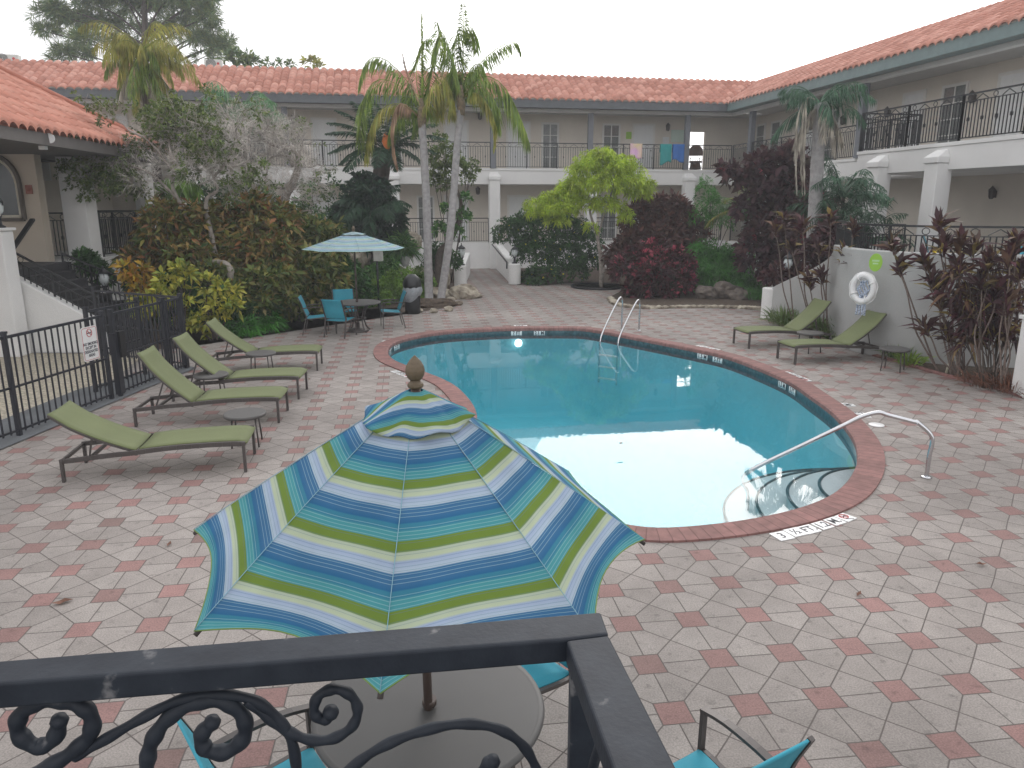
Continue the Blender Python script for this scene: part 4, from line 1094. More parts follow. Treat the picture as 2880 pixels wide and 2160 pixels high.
# ============================================================ furniture
teal_m = M("teal_sling", (.035, .30, .40), .75, var=.08, vs_=3, bump=.15, bs=300)
olive_m = M("olive_sling", (.145, .17, .075), .8, var=.06, vs_=3, bump=.15, bs=300)
ttop_m = M("pebbled_glass", (.27, .28, .32), .10, var=.05, vs_=3, bump=.12, bs=160)
rim_m = M("grey_rim", (.085, .082, .08), .5, var=.05)
def sling(prof, y0, y1, mat, name, parent, th=.012, sag=.0, wav=.02):
    mb = MB(); m_ = len(prof); nw = 6
    for x, z in prof:
        for j in range(nw + 1):
            t_ = j / nw; mb.v.append((x, y0 + (y1 - y0) * t_, z - sag * 4 * t_ * (1 - t_)))
    for i in range(m_ - 1):
        for j in range(nw): mb.f.append((i * (nw + 1) + j, i * (nw + 1) + j + 1, (i + 1) * (nw + 1) + j + 1, (i + 1) * (nw + 1) + j)); mb.sm.append(True)
    o = mb.build(name, mat, parent, fix=False); m2 = o.modifiers.new("thick", 'SOLIDIFY'); m2.thickness = th; m2.offset = 0
    return o
def lounger(loc, rz, ang, label, W=.66, mirror=1):
    t = empty("sun_lounger", tuple(loc), rz, label, "sun lounger", "olive sling sun loungers round the pool")
    rail = [(0, .24), (.25, .262), (.5, .285), (.75, .30), (1.0, .325), (1.25, .342), (1.5, .35), (1.75, .352), (2.0, .345)]
    P = spline([(x, 0, z) for x, z in rail], 3)
    for y in (0, W * mirror):
        mb = MB()
        for a, b_ in zip(P[:-1], P[1:]): mb.bar((a[0], y, a[2]), (b_[0], y, b_[2]), .028, .055)
        bevel(mb.build("side_rail", bronze_m, t), .004)
        for x, z in ((0.02, .24), (1.98, .345)):
            mb = MB(); mb.bar((x, y, 0), (x - .0, y, z + .02), .032, .05, up=(0, 1, 0)); bevel(mb.build("leg", bronze_m, t), .004)
    Y0, Y1 = min(0, W * mirror) + .02, max(0, W * mirror) - .02
    mb = MB()
    for x, z in ((.01, .235), (.30, .25), (1.98, .33), (.80, .28)): mb = MB(); mb.bar((x, Y0, z), (x, Y1, z), .03, .035); mb.build("crossbar", bronze_m, t)
    xs = np.linspace(.84, 2.02, 12)
    sling([(x, float(np.interp(x, [r_[0] for r_ in rail], [r_[1] for r_ in rail])) + .032 - (.03 if x > 2 else 0)) for x in xs], Y0, Y1, olive_m, "seat_sling", t, sag=.008)
    ca, sa = math.cos(ang), math.sin(ang); L_ = .98
    prof = []
    for i in range(13):
        q = i / 12; l = q * L_; bow = .035 * math.sin(PI * q) - .05 * max(0, q - .75) * 4 * .5
        prof.append((.80 - l * ca - bow * sa * -1 * -1, .325 + l * sa - bow * ca * 1.0))
    bf = sling(prof, Y0 + .005, Y1 - .005, olive_m, "back_sling", t, sag=.012)
    for y in (Y0 + .0, Y1 - .0):
        mb = MB()
        for a, b_ in zip(prof[:-1], prof[1:]): mb.bar((a[0], y, a[1] - .018), (b_[0], y, b_[1] - .018), .018, .022)
        mb.build("back_frame", bronze_m, t)
    k = 6; mb = MB()
    for y in (Y0 + .03, Y1 - .03): mb.bar((prof[k][0], y, prof[k][1] - .03), (.30, y, .27), .012, .02)
    mb.bar((prof[k][0], Y0 + .03, prof[k][1] - .03), (prof[k][0], Y1 - .03, prof[k][1] - .03), .02)
    mb.build("back_support", bronze_m, t)
    return t
lounger((-5.07, 7.92, 0), R(9.7), R(27), "nearest olive sling lounger on the left with low reclined back")
lounger((-5.31, 10.07, 0), R(5.7), R(46), "olive sling lounger on the left with steep back, second from the camera")
lounger((-5.40, 11.46, 0), R(3.8), R(43), "olive sling lounger third from the camera beside the metal gate")
lounger((-5.62, 13.45, 0), R(6.8), R(38), "farthest olive sling lounger on the left in front of the yellow shrubs")
lounger((7.45, 14.66, 0), R(192.5), R(37), "nearer olive sling lounger on the right below the life ring", mirror=-1, W=.62)
lounger((7.05, 16.28, 0), R(192.5), R(40), "farther olive sling lounger on the right beside the grass clump", mirror=-1)

def side_table(loc, label, rz=0):
    t = empty("side_table", tuple(loc), rz, label, "side table", "small round tables between the loungers")
    mb = MB(); mb.lathe([(0, .415), (.245, .415)], n=36); mb.lathe([(0, .405), (.245, .405)], n=36); mb.build("tabletop", ttop_m, t)
    mb = MB(); mb.lathe([(.242, .385), (.262, .385), (.266, .41), (.258, .425), (.242, .42)], n=36); mb.v, k_ = mb.v, 0; mb.build("rim", rim_m, t)
    for k in range(4):
        a = PI / 4 + k * PI / 2; mb = MB(); mb.tube([(.20 * math.cos(a), .20 * math.sin(a), .39), (.235 * math.cos(a), .235 * math.sin(a), 0)], .011, 8); mb.build("leg", bronze_m, t)
    return t
st0 = side_table((-3.46, 9.3, 0), "small round glass side table behind the nearest left lounger", .2)
for loc, lab, rz in (((-4.78, 11.55, 0), "small round side table between the second and third loungers on the left", .6), ((-4.56, 13.3, 0), "small round side table in front of the farthest left lounger", .1),
                     ((7.16, 13.72, 0), "small round side table right of the nearer right lounger", .9), ((6.27, 15.5, 0), "small round side table between the two right loungers", .4)):
    c = copy_tree(st0); c.location = loc; c.rotation_euler = (0, 0, rz); c["label"] = lab

def chair(loc, rz, label):
    """arm chair with teal sling; faces local +x"""
    t = empty("patio_chair", tuple(loc), rz, label, "chair", "teal sling patio chairs")
    w = .27
    seat = spline([(.24, 0, .40), (.22, 0, .425), (.05, 0, .41), (-.12, 0, .395), (-.20, 0, .40)], 3)
    sling([(p.x, p.z) for p in seat], -w + .02, w - .02, teal_m, "seat_sling", t, sag=.012)
    back = spline([(-.18, 0, .44), (-.24, 0, .58), (-.29, 0, .74), (-.36, 0, .90)], 4)
    sling([(p.x, p.z) for p in back], -w + .02, w - .02, teal_m, "back_sling", t, sag=.0)
    for y in (-w, w):
        mb = MB(); mb.bar((.25, y, 0), (.24, y, .645), .022, .03, up=(0, 1, 0)); mb.build("leg", bronze_m, t)
        mb = MB(); mb.bar((-.30, y, 0), (-.20, y, .42), .022, .03, up=(0, 1, 0)); mb.build("leg", bronze_m, t)
        mb = MB(); q = spline([(.25, y, .64), (.1, y, .665), (-.1, y, .66), (-.27, y, .635)], 3)
        for a, b_ in zip(q[:-1], q[1:]): mb.bar(a, b_, .04, .018)
        mb.build("armrest", bronze_m, t)
        mb = MB()
        q = [V(-.20, y, .40)] + [V(p.x, y, p.z) for p in back]
        for a, b_ in zip(q[:-1], q[1:]): mb.bar(a, b_, .022, .026, up=(0, 1, 0))
        q = [V(p.x, y, p.z - .01) for p in seat]
        for a, b_ in zip(q[:-1], q[1:]): mb.bar(a, b_, .022, .026, up=(0, 1, 0))
        mb.build("side_frame", bronze_m, t)
    for x in (.22, -.18): mb = MB(); mb.bar((x, -w, .38), (x, w, .38), .022); mb.build("crossbar", bronze_m, t)
    return t
def pos(px, py, z=0): return G(px, py, z)
ft = V(-3.78, 18.15, 0)      # far table centre
ch0 = chair((-4.72, 17.85, 0), R(8), "teal patio chair left of the far table, seen from the side")
def chcopy(loc, rz, label):
    c = copy_tree(ch0); c.location = loc; c.rotation_euler = (0, 0, rz); c["label"] = label; return c
chcopy((-4.05, 17.45, 0), R(72), "teal patio chair with its back to the camera in front of the far table")
chcopy((-4.25, 18.95, 0), R(-70), "teal patio chair behind the far table, facing the pool")
chcopy((-3.05, 18.80, 0), R(196), "teal patio chair right of the far table beside the trash can")
chcopy((.03, 3.90, 0), R(218), "teal patio chair right of the near table, under the striped parasol edge")
chcopy((-1.03, 2.84, 0), R(38), "teal patio chair under the scrollwork at the bottom left")
chcopy((.83, 2.84, 0), R(120), "teal patio chair at the bottom edge right of the balcony corner")
chcopy((10.3, 15.6, 1.5), R(200), "teal patio chair on the raised terrace behind the iron railing, right one")
chcopy((8.9, 15.7, 1.5), R(-30), "teal patio chair on the raised terrace behind the iron railing, left one")
t = empty("floor_sign", (9.35, 16.6, 1.5), .3, "small yellow folding floor sign behind the terrace railing", "sign")
ym = M("yellow_plastic", (.75, .55, .02), .5)
mb = MB(); mb.bar((0, -.14, 0), (0, -.01, .62), .28, .015, up=(0, 1, 0)); mb.build("panel", ym, t); mb = MB(); mb.bar((0, .14, 0), (0, .01, .62), .28, .015, up=(0, 1, 0)); mb.build("panel", ym, t)

def round_table(loc, r, label):
    t = empty("patio_table", tuple(loc), 0, label, "table", "round glass topped patio tables")
    mb = MB(); mb.lathe([(.03, .712), (r - .015, .712)], n=56); mb.lathe([(.03, .703), (r - .015, .703)], n=56); mb.build("tabletop", ttop_m, t)
    mb = MB(); mb.lathe([(r - .02, .685), (r + .004, .69), (r + .012, .705), (r + .004, .722), (r - .02, .716)], n=56); mb.build("rim", rim_m, t)
    for k in range(4):
        a = PI / 4 + k * PI / 2; c, s = math.cos(a), math.sin(a)
        mb = MB(); mb.tube([(x * c, x * s, z) for x, z in [(p.x, p.z) for p in spline([(r - .08, 0, .69), (r * .55, 0, .60), (r * .34, 0, .35), (r * .42, 0, .12), (r * .62, 0, 0)], 4)]], .017, 8); mb.build("leg", bronze_m, t)
    mb = MB(); mb.tube([(r * .36 * math.cos(a), r * .36 * math.sin(a), .33) for a in np.linspace(0, 2 * PI, 24, endpoint=False)], .012, 6, closed=True); mb.build("ring", bronze_m, t)
    return t
round_table(ft, .56, "round glass patio table under the far striped parasol")
NC = G(1208, 1985, .72); NC.z = 0
round_table(NC, .54, "round glass patio table under the near striped parasol")

def stripe_mat(name, light=False, period=.208):
    m, N, L, b = nodes_of(name)
    mm = lambda *a: math_n(N, L, *a)
    uv = N.new("ShaderNodeUVMap"); sp = N.new("ShaderNodeSeparateXYZ"); L.new(uv.outputs[0], sp.inputs[0])
    psi = mm('FRACT', mm('ADD', mm('MULTIPLY', mm('SUBTRACT', sp.outputs[1], 1.0), 1 / period), 40.0))
    r = N.new("ShaderNodeValToRGB"); e = r.color_ramp.elements; r.color_ramp.interpolation = 'LINEAR'
    LT = .55 if light else 0
    G_, CR, LV, BL, TB, TE = [tuple(c * (1 - LT) + w_ * LT for c, w_ in zip(k, (.55, .70, .72))) for k in ((.15, .23, .045), (.40, .47, .38), (.33, .42, .52), (.05, .15, .29), (.045, .20, .29), (.07, .28, .31))]
    stops = [(0, G_), (.155, G_), (.17, CR), (.27, (.45, .52, .36)), (.31, (.32, .40, .56)), (.46, (.40, .50, .58)), (.475, BL), (.62, BL), (.71, (.03, .13, .27)), (.73, TB), (.82, TB), (.85, TE), (.985, TE), (1, G_)]
    while len(e) < len(stops): e.new(.5)
    for el, (p_, c_) in zip(e, stops): el.position = p_; el.color = (*c_, 1)
    L.new(psi, r.inputs[0])
    # woven pin stripes: pale threads on the blues, dark threads on the pales
    f2 = mm('FRACT', mm('MULTIPLY', psi, 17.0)); th = mm('LESS_THAN', mm('ABSOLUTE', mm('SUBTRACT', f2, .5)), .09)
    isb = mm('GREATER_THAN', psi, .47); n1 = N.new("ShaderNodeTexWhiteNoise"); n1.noise_dimensions = '1D'; L.new(mm('FLOOR', mm('MULTIPLY', psi, 17.0)), n1.inputs["W"])
    on = mm('GREATER_THAN', n1.outputs["Value"], .42)
    a1_ = N.new("ShaderNodeMix"); a1_.data_type = 'RGBA'; L.new(isb, a1_.inputs[0]); a1_.inputs[6].default_value = (.12, .20, .26, 1); a1_.inputs[7].default_value = (.40, .56, .58, 1)
    a2_ = N.new("ShaderNodeMix"); a2_.data_type = 'RGBA'; L.new(mm('MULTIPLY', mm('MULTIPLY', th, on), .38), a2_.inputs[0]); L.new(r.outputs[0], a2_.inputs[6]); L.new(a1_.outputs[2], a2_.inputs[7])
    tc = N.new("ShaderNodeTexCoord"); nz = N.new("ShaderNodeTexNoise"); nz.inputs["Scale"].default_value = 3.5; nz.inputs["Detail"].default_value = 4; L.new(tc.outputs["Object"], nz.inputs["Vector"])
    mr = N.new("ShaderNodeMapRange"); mr.inputs[1].default_value = .3; mr.inputs[2].default_value = .7; mr.inputs[3].default_value = .88; mr.inputs[4].default_value = 1.1; L.new(nz.outputs[0], mr.inputs[0])
    mu = N.new("ShaderNodeMix"); mu.data_type = 'RGBA'; mu.blend_type = 'MULTIPLY'; mu.inputs[0].default_value = 1
    L.new(a2_.outputs[2], mu.inputs[6]); L.new(mr.outputs[0], mu.inputs[7]); L.new(mu.outputs[2], b.inputs["Base Color"])
    b.inputs["Roughness"].default_value = .9; b.inputs["Specular IOR Level"].default_value = .15
    we = N.new("ShaderNodeTexNoise"); we.inputs["Scale"].default_value = 420; L.new(tc.outputs["Object"], we.inputs["Vector"])
    bp = N.new("ShaderNodeBump"); bp.inputs["Strength"].default_value = .25; bp.inputs["Distance"].default_value = .002; L.new(we.outputs[0], bp.inputs["Height"]); L.new(bp.outputs[0], b.inputs["Normal"])
    t = N.new("ShaderNodeBsdfTranslucent"); L.new(mu.outputs[2], t.inputs[0]); mx = N.new("ShaderNodeMixShader"); mx.inputs[0].default_value = .22
    out = [n_ for n_ in N if n_.type == 'OUTPUT_MATERIAL'][0]; L.new(b.outputs[0], mx.inputs[1]); L.new(t.outputs[0], mx.inputs[2]); L.new(mx.outputs[0], out.inputs[0])
    return m
stripe_m = stripe_mat("striped_canvas")
wood_m = M("carved_wood", (.12, .09, .055), .6, var=.2, vs_=14, bump=.3, bs=60)
def parasol(base, zh, za, Rr, a0, tilt, label, sag=.025, pull=.035, period=.208, pole_z=0.0, apex_shift=(0, 0), vent=.205, mat=None):
    """octagonal canopy; local origin at the pole foot"""
    t = empty("parasol", tuple(base), 0, label, "parasol", "striped canvas parasols")
    mat = mat or stripe_m
    tx, ty = tilt; NT, NW = 26, 12
    H = za - zh; ax, ay = apex_shift
    def P(k, tt, w):
        aA, aB = a0 + k * PI / 4, a0 + (k + 1) * PI / 4
        rib = lambda a: V(Rr * tt * math.cos(a), Rr * tt * math.sin(a), 0)
        p = rib(aA).lerp(rib(aB), w)
        m_ = 4 * w * (1 - w)
        p *= (1 - pull * m_ * tt ** 9)
        z = zh + H * (1 - tt) + .015 * H * math.sin(PI * tt) - sag * m_ * math.sin(PI * min(1, tt * .9)) * tt + H * pull * m_ * tt ** 9
        z += tx * p.x + ty * p.y - 0
        # loose cloth
        z += .003 * math.sin(9 * w + 5 * tt + k) * tt
        return V(p.x + ax - tx * (z - zh) * .5, p.y + ay - ty * (z - zh) * .5, z)
    mb = MB(); uv = []
    for k in range(8):
        b0 = len(mb.v)
        for i in range(NT + 1):
            tt = .14 + .86 * i / NT
            for j in range(NW + 1):
                mb.v.append(tuple(P(k, tt, j / NW))); uv.append((j / NW + k, tt))
        for i in range(NT):
            for j in range(NW): mb.f.append((b0 + i * (NW + 1) + j, b0 + i * (NW + 1) + j + 1, b0 + (i + 1) * (NW + 1) + j + 1, b0 + (i + 1) * (NW + 1) + j)); mb.sm.append(True)
    cn = mb.build("canopy", mat, t, uvs=uv, fix=False)
    mb = MB()
    for k in range(8):                         # hem welt
        pts = [P(k, 1.0, j / 12) for j in range(13)]
        mb.tube(pts, .0028, 5)
    mb.build("hem", M("lime_hem", (.14, .22, .06), .9), t)
    for k in range(8):
        mb = MB(); mb.tube([P(k, i / 10, 0) + V(0, 0, .004) for i in range(2, 11)], .0016, 5); mb.build("seam", M("pale_seam", (.20, .36, .44), .9), t)
    mb = MB(); mb.cur = 0
    for k in range(8):
        mb2 = MB(); mb2.tube([P(k, i / 6, 0) - V(0, 0, .018) for i in range(1, 7)], .010, 6); mb2.build("rib", bronze_m, t)
    # vent cap, rippled at its lower edge
    mb = MB(); uv = []; NA = 96; NR = 14
    for i in range(NR + 1):
        q = i / NR
        for j in range(NA + 1):
            a = 2 * PI * j / NA
            oc = 1 / max(.001, math.cos(((a - a0) % (PI / 4)) - PI / 8)) * math.cos(PI / 8)
            rip = .10 * q * q * math.sin(a * 5 + 1.0) + .05 * q * q * math.sin(a * 11 + 2)
            r_ = Rr * (.03 + vent * q) * (.5 + .5 * oc) * (1 + .5 * rip)
            z = za + .008 - H * (.03 + vent * q) + .022 * q + .16 * H * rip + .006 * math.sin(a * 8 + q * 3) * q
            x, y = r_ * math.cos(a), r_ * math.sin(a); z += tx * x + ty * y
            mb.v.append((x + ax - tx * (z - zh) * .5, y + ay - ty * (z - zh) * .5, z)); uv.append((a, .55 + .40 * q * math.cos(a + 1.15) + .07 * q * math.cos(3 * a)))
    for i in range(NR):
        for j in range(NA): mb.f.append((i * (NA + 1) + j, i * (NA + 1) + j + 1, (i + 1) * (NA + 1) + j + 1, (i + 1) * (NA + 1) + j)); mb.sm.append(True)
    o = mb.build("vent_cap", mat, t, uvs=uv, fix=False); m2 = o.modifiers.new("thick", 'SOLIDIFY'); m2.thickness = .004
    apex = V(ax - tx * (za - zh) * .5, ay - ty * (za - zh) * .5, za)
    s = .092 * 1.0
    mb = MB(); prof = [(.030, .0), (.034, .008), (.032, .018), (.022, .026), (.020, .032), (.030, .040), (.039, .058), (.041, .075), (.036, .095), (.024, .115), (.010, .130), (.002, .138)]
    pr = []
    for (r1, z1), (r2, z2) in zip(prof[:-1], prof[1:]):
        for q in range(4): u_ = q / 4; pr.append((r1 + (r2 - r1) * u_ + .0012 * (q % 2), z1 + (z2 - z1) * u_))
    pr.append(prof[-1])
    mb.lathe(pr, tuple(apex + V(0, 0, .002)), 24); mb.build("finial", wood_m, t)
    mb = MB(); mb.tube([(0, 0, pole_z), tuple(apex)], .021, 10); mb.tube([(0, 0, .73), (0, 0, .76)], .035, 12); mb.build("pole", M("brown_pole", (.09, .065, .055), .4, .2), t)
    mb = MB(); mb.lathe([(.26, .0), (.26, .03), (.20, .06), (.05, .08), (.04, .22)], n=28); mb.build("base", bronze_m, t)
    mb = MB(); mb.lathe([(.05, zh + .1), (.05, zh + .16)], n=12)
    for k in range(8):
        a = a0 + k * PI / 4; mb.tube([(0, 0, zh + .12), tuple(P(k, .5, 0) - V(0, 0, .02))], .006, 5)
    mb.build("strut_hub", bronze_m, t)
    return t
parasol(NC, 1.615, 2.30, 1.01, -.006, (-.02, .075), "large blue and green striped parasol in the foreground with wooden finial", apex_shift=(-.02, -.02), sag=.013, pull=.075)
hz = AT(988, 700, 18.1).z; azp = AT(986, 652, 18.1).z
stripe2_m = stripe_mat("pale_striped_canvas", True)
parasol(ft, hz, azp, 1.22, .30, (0, 0), "pale blue and white striped parasol over the far table", period=.208, sag=.03, pull=.02, mat=stripe2_m)
# second dark post with a small grey plate behind the far table
p = G(1066, 869); t = empty("sign_post", tuple(p), 0, "slim dark post with a small grey plate behind the far table", "sign post")
mb = MB(); mb.tube([(0, 0, 0), (0, 0, 2.1)], .03, 8); mb.build("post", iron_m, t)
mb = MB(); mb.box((.05, -.04, 1.62), (.28, .02, .42)); mb.build("plate", M("weathered_plate", (.35, .35, .32), .7, var=.2), t)

# trash can
p = V(-2.83, 21.2, 0); t = empty("trash_can", tuple(p), 0, "black domed trash can with a white liner folded over its rim", "trash can")
mb = MB(); mb.lathe([(.215, 0), (.225, .35), (.235, .72)], n=28); mb.build("bin", black_m, t)
mb = MB(); NA = 40
for i in range(9):
    q = i / 8
    for j in range(NA):
        a = 2 * PI * j / NA; r_ = .235 + .05 * math.sin(PI * q) + .008 * math.sin(a * 9 + q * 4); z = .80 - q * (.38 + .10 * math.sin(a + 4.3) + .03 * math.sin(3 * a)); mb.v.append((r_ * math.cos(a), r_ * math.sin(a), z))
for i in range(8):
    for j in range(NA): mb.f.append((i * NA + j, i * NA + (j + 1) % NA, (i + 1) * NA + (j + 1) % NA, (i + 1) * NA + j)); mb.sm.append(True)
mb.build("liner", M("white_liner", (.26, .28, .30), .4, var=.15, vs_=20), t, fix=False)
mb = MB(); mb.lathe([(.25, .72), (.265, .80), (.25, .90), (.20, 1.02), (.11, 1.10), (.001, 1.12)], n=28); mb.build("dome_lid", black_m, t)

# pool ladder
def pipe_bend(pts, r, n=10): return spline(pts, 6)
t = empty("pool_ladder", (0, 0, 0), 0, "stainless steel pool ladder with two looped rails at the far edge", "pool ladder")
for (ax_, ay_), (wx_, wy_), (tx_, ty_) in (((1748, 928), (1688, 962), (1735, 838)), ((1797, 930), (1738, 968), (1787, 845))):
    A_, W_ = G(ax_, ay_), G(wx_, wy_, -.13)
    Tz = AT(tx_, ty_, A_.y - .12).z
    d = (W_ - A_); d.z = 0
    pts = [A_ + V(0, 0, 0), A_ + V(0, 0, Tz * .6), A_ + V(0, 0, Tz - .10), A_ + d * .06 + V(0, 0, Tz), A_ + d * .22 + V(0, 0, Tz - .05), A_ + d * .60 + V(0, 0, Tz * .5), A_ + d * .92 + V(0, 0, .05), A_ + d * 1.0 + V(0, 0, -.15), A_ + d * 1.02 + V(0, 0, -.6), A_ + d * 1.02 + V(0, 0, -1.1)]
    mb = MB(); mb.tube(spline(pts, 5), .022, 10); mb.build("rail", steel_m, t)
    mb = MB(); mb.lathe([(.055, .003), (.05, .018), (.025, .02)], tuple(A_), 16); mb.build("flange", steel_m, t)
W1_, W2_ = G(1688, 962, -.13), G(1738, 968, -.13); d1_ = (G(1688, 962, -.13) - G(1748, 928)); d1_.z = 0
for z in (-.30, -.58, -.86):
    mb = MB(); a_, b_ = W1_ + d1_ * .02 + V(0, 0, z), W2_ + d1_ * .02 + V(0, 0, z); mb.bar(a_, b_, .09, .03); mb.build("tread", plastic_m, t)

# curved hand rail by the entry steps
B0 = G(2605, 1343); Wp = G(2113, 1322, -.13)
def onplane(px, py, A, B):
    n_ = V(-(B - A).y, (B - A).x, 0); r = Vector(ray(px, py)); o = V(0, 0, CH); return o + r * ((A - o).dot(n_) / r.dot(n_))
q1 = onplane(2423, 1172, B0, Wp); q2 = onplane(2470, 1160, B0, Wp); q3 = onplane(2570, 1186, B0, Wp); q4 = onplane(2622, 1222, B0, Wp)
t = empty("hand_rail", (0, 0, 0), 0, "single stainless steel hand rail curving from the deck into the pool steps", "hand rail")
pts = [B0, B0.lerp(V(q4.x, q4.y, q4.z), .5), V(q4.x, q4.y, q4.z - .03), q3.lerp(q4, .25) + V(0, 0, .02), q3, q2.lerp(q3, .3), q2, q1, q1.lerp(Wp, .15), q1.lerp(Wp, .5), Wp, Wp + (Wp - q1).normalized() * .12 + V(0, 0, -.10), V(Wp.x - .02, Wp.y, -.45), V(Wp.x - .02, Wp.y, -1.0)]
mb = MB(); mb.tube(spline(pts, 5), .025, 12); mb.build("rail", steel_m, t)
mb = MB(); mb.lathe([(.06, .003), (.055, .016), (.03, .02)], tuple(B0), 18); mb.build("flange", steel_m, t)

# ============================================================ fence
fm = M("black_fence_paint", (.018, .02, .028), .45, var=.15)
def fence_panel(A, B, name, label, cat="fence", grp="black metal fence panels", H=1.35, pick=.115, ends=True, lab2=None):
    A, B = Vector(A), Vector(B); t = empty(name, tuple(A), 0, label, cat, grp); d = B - A; L_ = d.length
    o = V(0, 0, 0)
    for q in ((0, 1) if ends else (0,)):
        mb = MB(); mb.bar(o + d * q, o + d * q + V(0, 0, H + .05), .055, .055); mb.box(tuple(o + d * q + V(0, 0, H + .065)), (.07, .07, .03)); mb.build("post", fm, t)
    mb = MB()
    for z, w in ((H, .04), (H * .5, .03), (.09, .03)): mb.bar(o + V(0, 0, z), o + d + V(0, 0, z), w, w * .9)
    mb.build("rails", fm, t)
    mb = MB(); n_ = int(L_ / pick)
    for i in range(1, n_): p = o + d * i / n_; mb.bar(p + V(0, 0, .05), p + V(0, 0, H), .018, .018)
    mb.build("pickets", fm, t)
    return t
fence_panel((-7.9, 5.2, 0), (-7.15, 7.5, 0), "metal_fence", "black picket fence panel cut off by the left picture edge")
fence_panel((-7.15, 7.5, 0), (-6.64, 9.62, 0), "metal_fence", "black picket fence panel over the gravel at the left edge", ends=False)
fp = fence_panel((-6.64, 9.62, 0), (-6.40, 11.55, 0), "metal_fence", "black picket fence panel carrying the no smoking sign")
ga = fence_panel((-6.36, 11.75, 0), (-6.23, 13.2, 0), "metal_gate", "black metal gate with a lock box behind the nearest lounger heads", "gate", None)
mb = MB(); mb.box((.02, .12, .85), (.12, .16, .42)); mb.build("lock_box", black_m, ga); mb = MB(); mb.box((.0, .0, .55), (.09, .12, 1.0)); mb.build("latch_guard", fm, ga)
fence_panel((-6.22, 13.25, 0), (-6.18, 13.85, 0), "metal_fence", "short fence panel beyond the gate near the yellow shrubs", pick=.09)
fence_panel((-6.18, 13.9, 0), (-8.4, 15.0, 0), "metal_fence", "black picket fence panel turning back towards the stairs", pick=.13)
fence_panel((-6.9, 12.0, 0), (-6.7, 13.3, 0), "metal_gate", "second open gate leaf standing behind the front gate", "gate", None, pick=.13)
# no smoking sign
pS = onplane(249, 966, V(-6.64, 9.62, 0), V(-6.40, 11.55, 0)); dS = V(.24, 1.93, 0).normalized(); nS = V(dS.y, -dS.x, 0)
m4 = frame_m4(pS + nS * .03, dS, (0, 0, 1))
t = empty("no_smoking_sign", (0, 0, 0), 0, "white no smoking sign with red border on the left fence", "sign")
def rrect(w, h, r, n=5):
    return [(sx * (w / 2 - r) + r * math.cos(a0_ + a), sy * (h / 2 - r) + r * math.sin(a0_ + a)) for sx, sy, a0_ in ((1, 1, 0), (-1, 1, PI / 2), (-1, -1, PI), (1, -1, 1.5 * PI)) for a in np.linspace(0, PI / 2, n)]
def onm(mb): mb.v = [tuple(m4 @ Vector(p)) for p in mb.v]; return mb
SW, SH = .36, .52
mb = MB(); mb.prism(rrect(SW, SH, .04), -.004, .002); board = onm(mb).build("board", sign_w, t)
mb = MB(); mb.tube([(x, y, .003) for x, y in rrect(SW - .035, SH - .035, .035)], .0035, 4, closed=True); onm(mb).build("red_border", red_m, t)
mb = MB(); mb.tube([(.058 * math.cos(a), .165 + .058 * math.sin(a), .003) for a in np.linspace(0, 2 * PI, 24, endpoint=False)], .006, 4, closed=True); mb.tube([(-.04, .206, .003), (.04, .124, .003)], .006, 4); onm(mb).build("prohibition_ring", red_m, t)
mb = MB(); mb.bx(-.045, .03, .155, .170, .002, .0045); mb.bx(.034, .044, .155, .170, .002, .0045); mb.tube([(.04, .178, .003), (.036, .19, .003), (.044, .2, .003)], .003, 4); onm(mb).build("cigarette", ink_m, t)
lettering("NO SMOKING\nEXCEPT IN\nDESIGNATED\nAREAS", .062, m4 @ Matrix.Translation((0, -.09, .003)), ink_m, t, xs=.8, bold=.0015)

# ============================================================ balcony railing in front of the camera
BR = empty("balcony_railing", (0, 0, 0), 0, "thick dark wrought iron balcony railing with scrolls across the bottom foreground", "railing")
rail_m, N, L, b = nodes_of("worn_black_rail")
tc = N.new("ShaderNodeTexCoord"); nz = N.new("ShaderNodeTexNoise"); nz.inputs["Scale"].default_value = 26; nz.inputs["Detail"].default_value = 6; L.new(tc.outputs["Object"], nz.inputs["Vector"])
r = N.new("ShaderNodeValToRGB"); e = r.color_ramp.elements; e[0].position = .30; e[0].color = (.012, .016, .024, 1); e[1].position = .74; e[1].color = (.15, .15, .155, 1); x = e.new(.66); x.color = (.022, .028, .038, 1)
L.new(nz.outputs[0], r.inputs[0]); L.new(r.outputs[0], b.inputs["Base Color"]); b.inputs["Roughness"].default_value = .6; b.inputs["Specular IOR Level"].default_value = .35
n2 = N.new("ShaderNodeTexNoise"); n2.inputs["Scale"].default_value = 160; L.new(tc.outputs["Object"], n2.inputs["Vector"]); bp = N.new("ShaderNodeBump"); bp.inputs["Strength"].default_value = .3; bp.inputs["Distance"].default_value = .0015; L.new(n2.outputs[0], bp.inputs["Height"]); L.new(bp.outputs[0], b.inputs["Normal"])
ZT = 2.59
f0, f1, b0_, b1_ = G(0, 1922, ZT), G(1592, 1797, ZT), G(0, 1857, ZT), G(1690, 1720, ZT)
e1_ = G(1712, 1782, ZT); i1 = G(1724, 2160, ZT); o1 = G(1905, 2160, ZT)
ext = 1.0
fl_ = f0 + (f0 - f1) * ext; bl_ = b0_ + (b0_ - b1_) * ext; ib = i1 + (i1 - f1) * 1.6; ob = o1 + (o1 - e1_) * 1.6
hh = .030
mb = MB(); mb.add([fl_, f1, e1_, b1_, bl_] + [p - V(0, 0, hh) for p in (fl_, f1, e1_, b1_, bl_)], [(0, 1, 2, 3, 4), (5, 6, 7, 8, 9), (0, 1, 6, 5), (1, 2, 7, 6), (2, 3, 8, 7), (3, 4, 9, 8), (4, 0, 5, 9)])
bevel(mb.build("top_rail", rail_m, BR), .0035, 3)
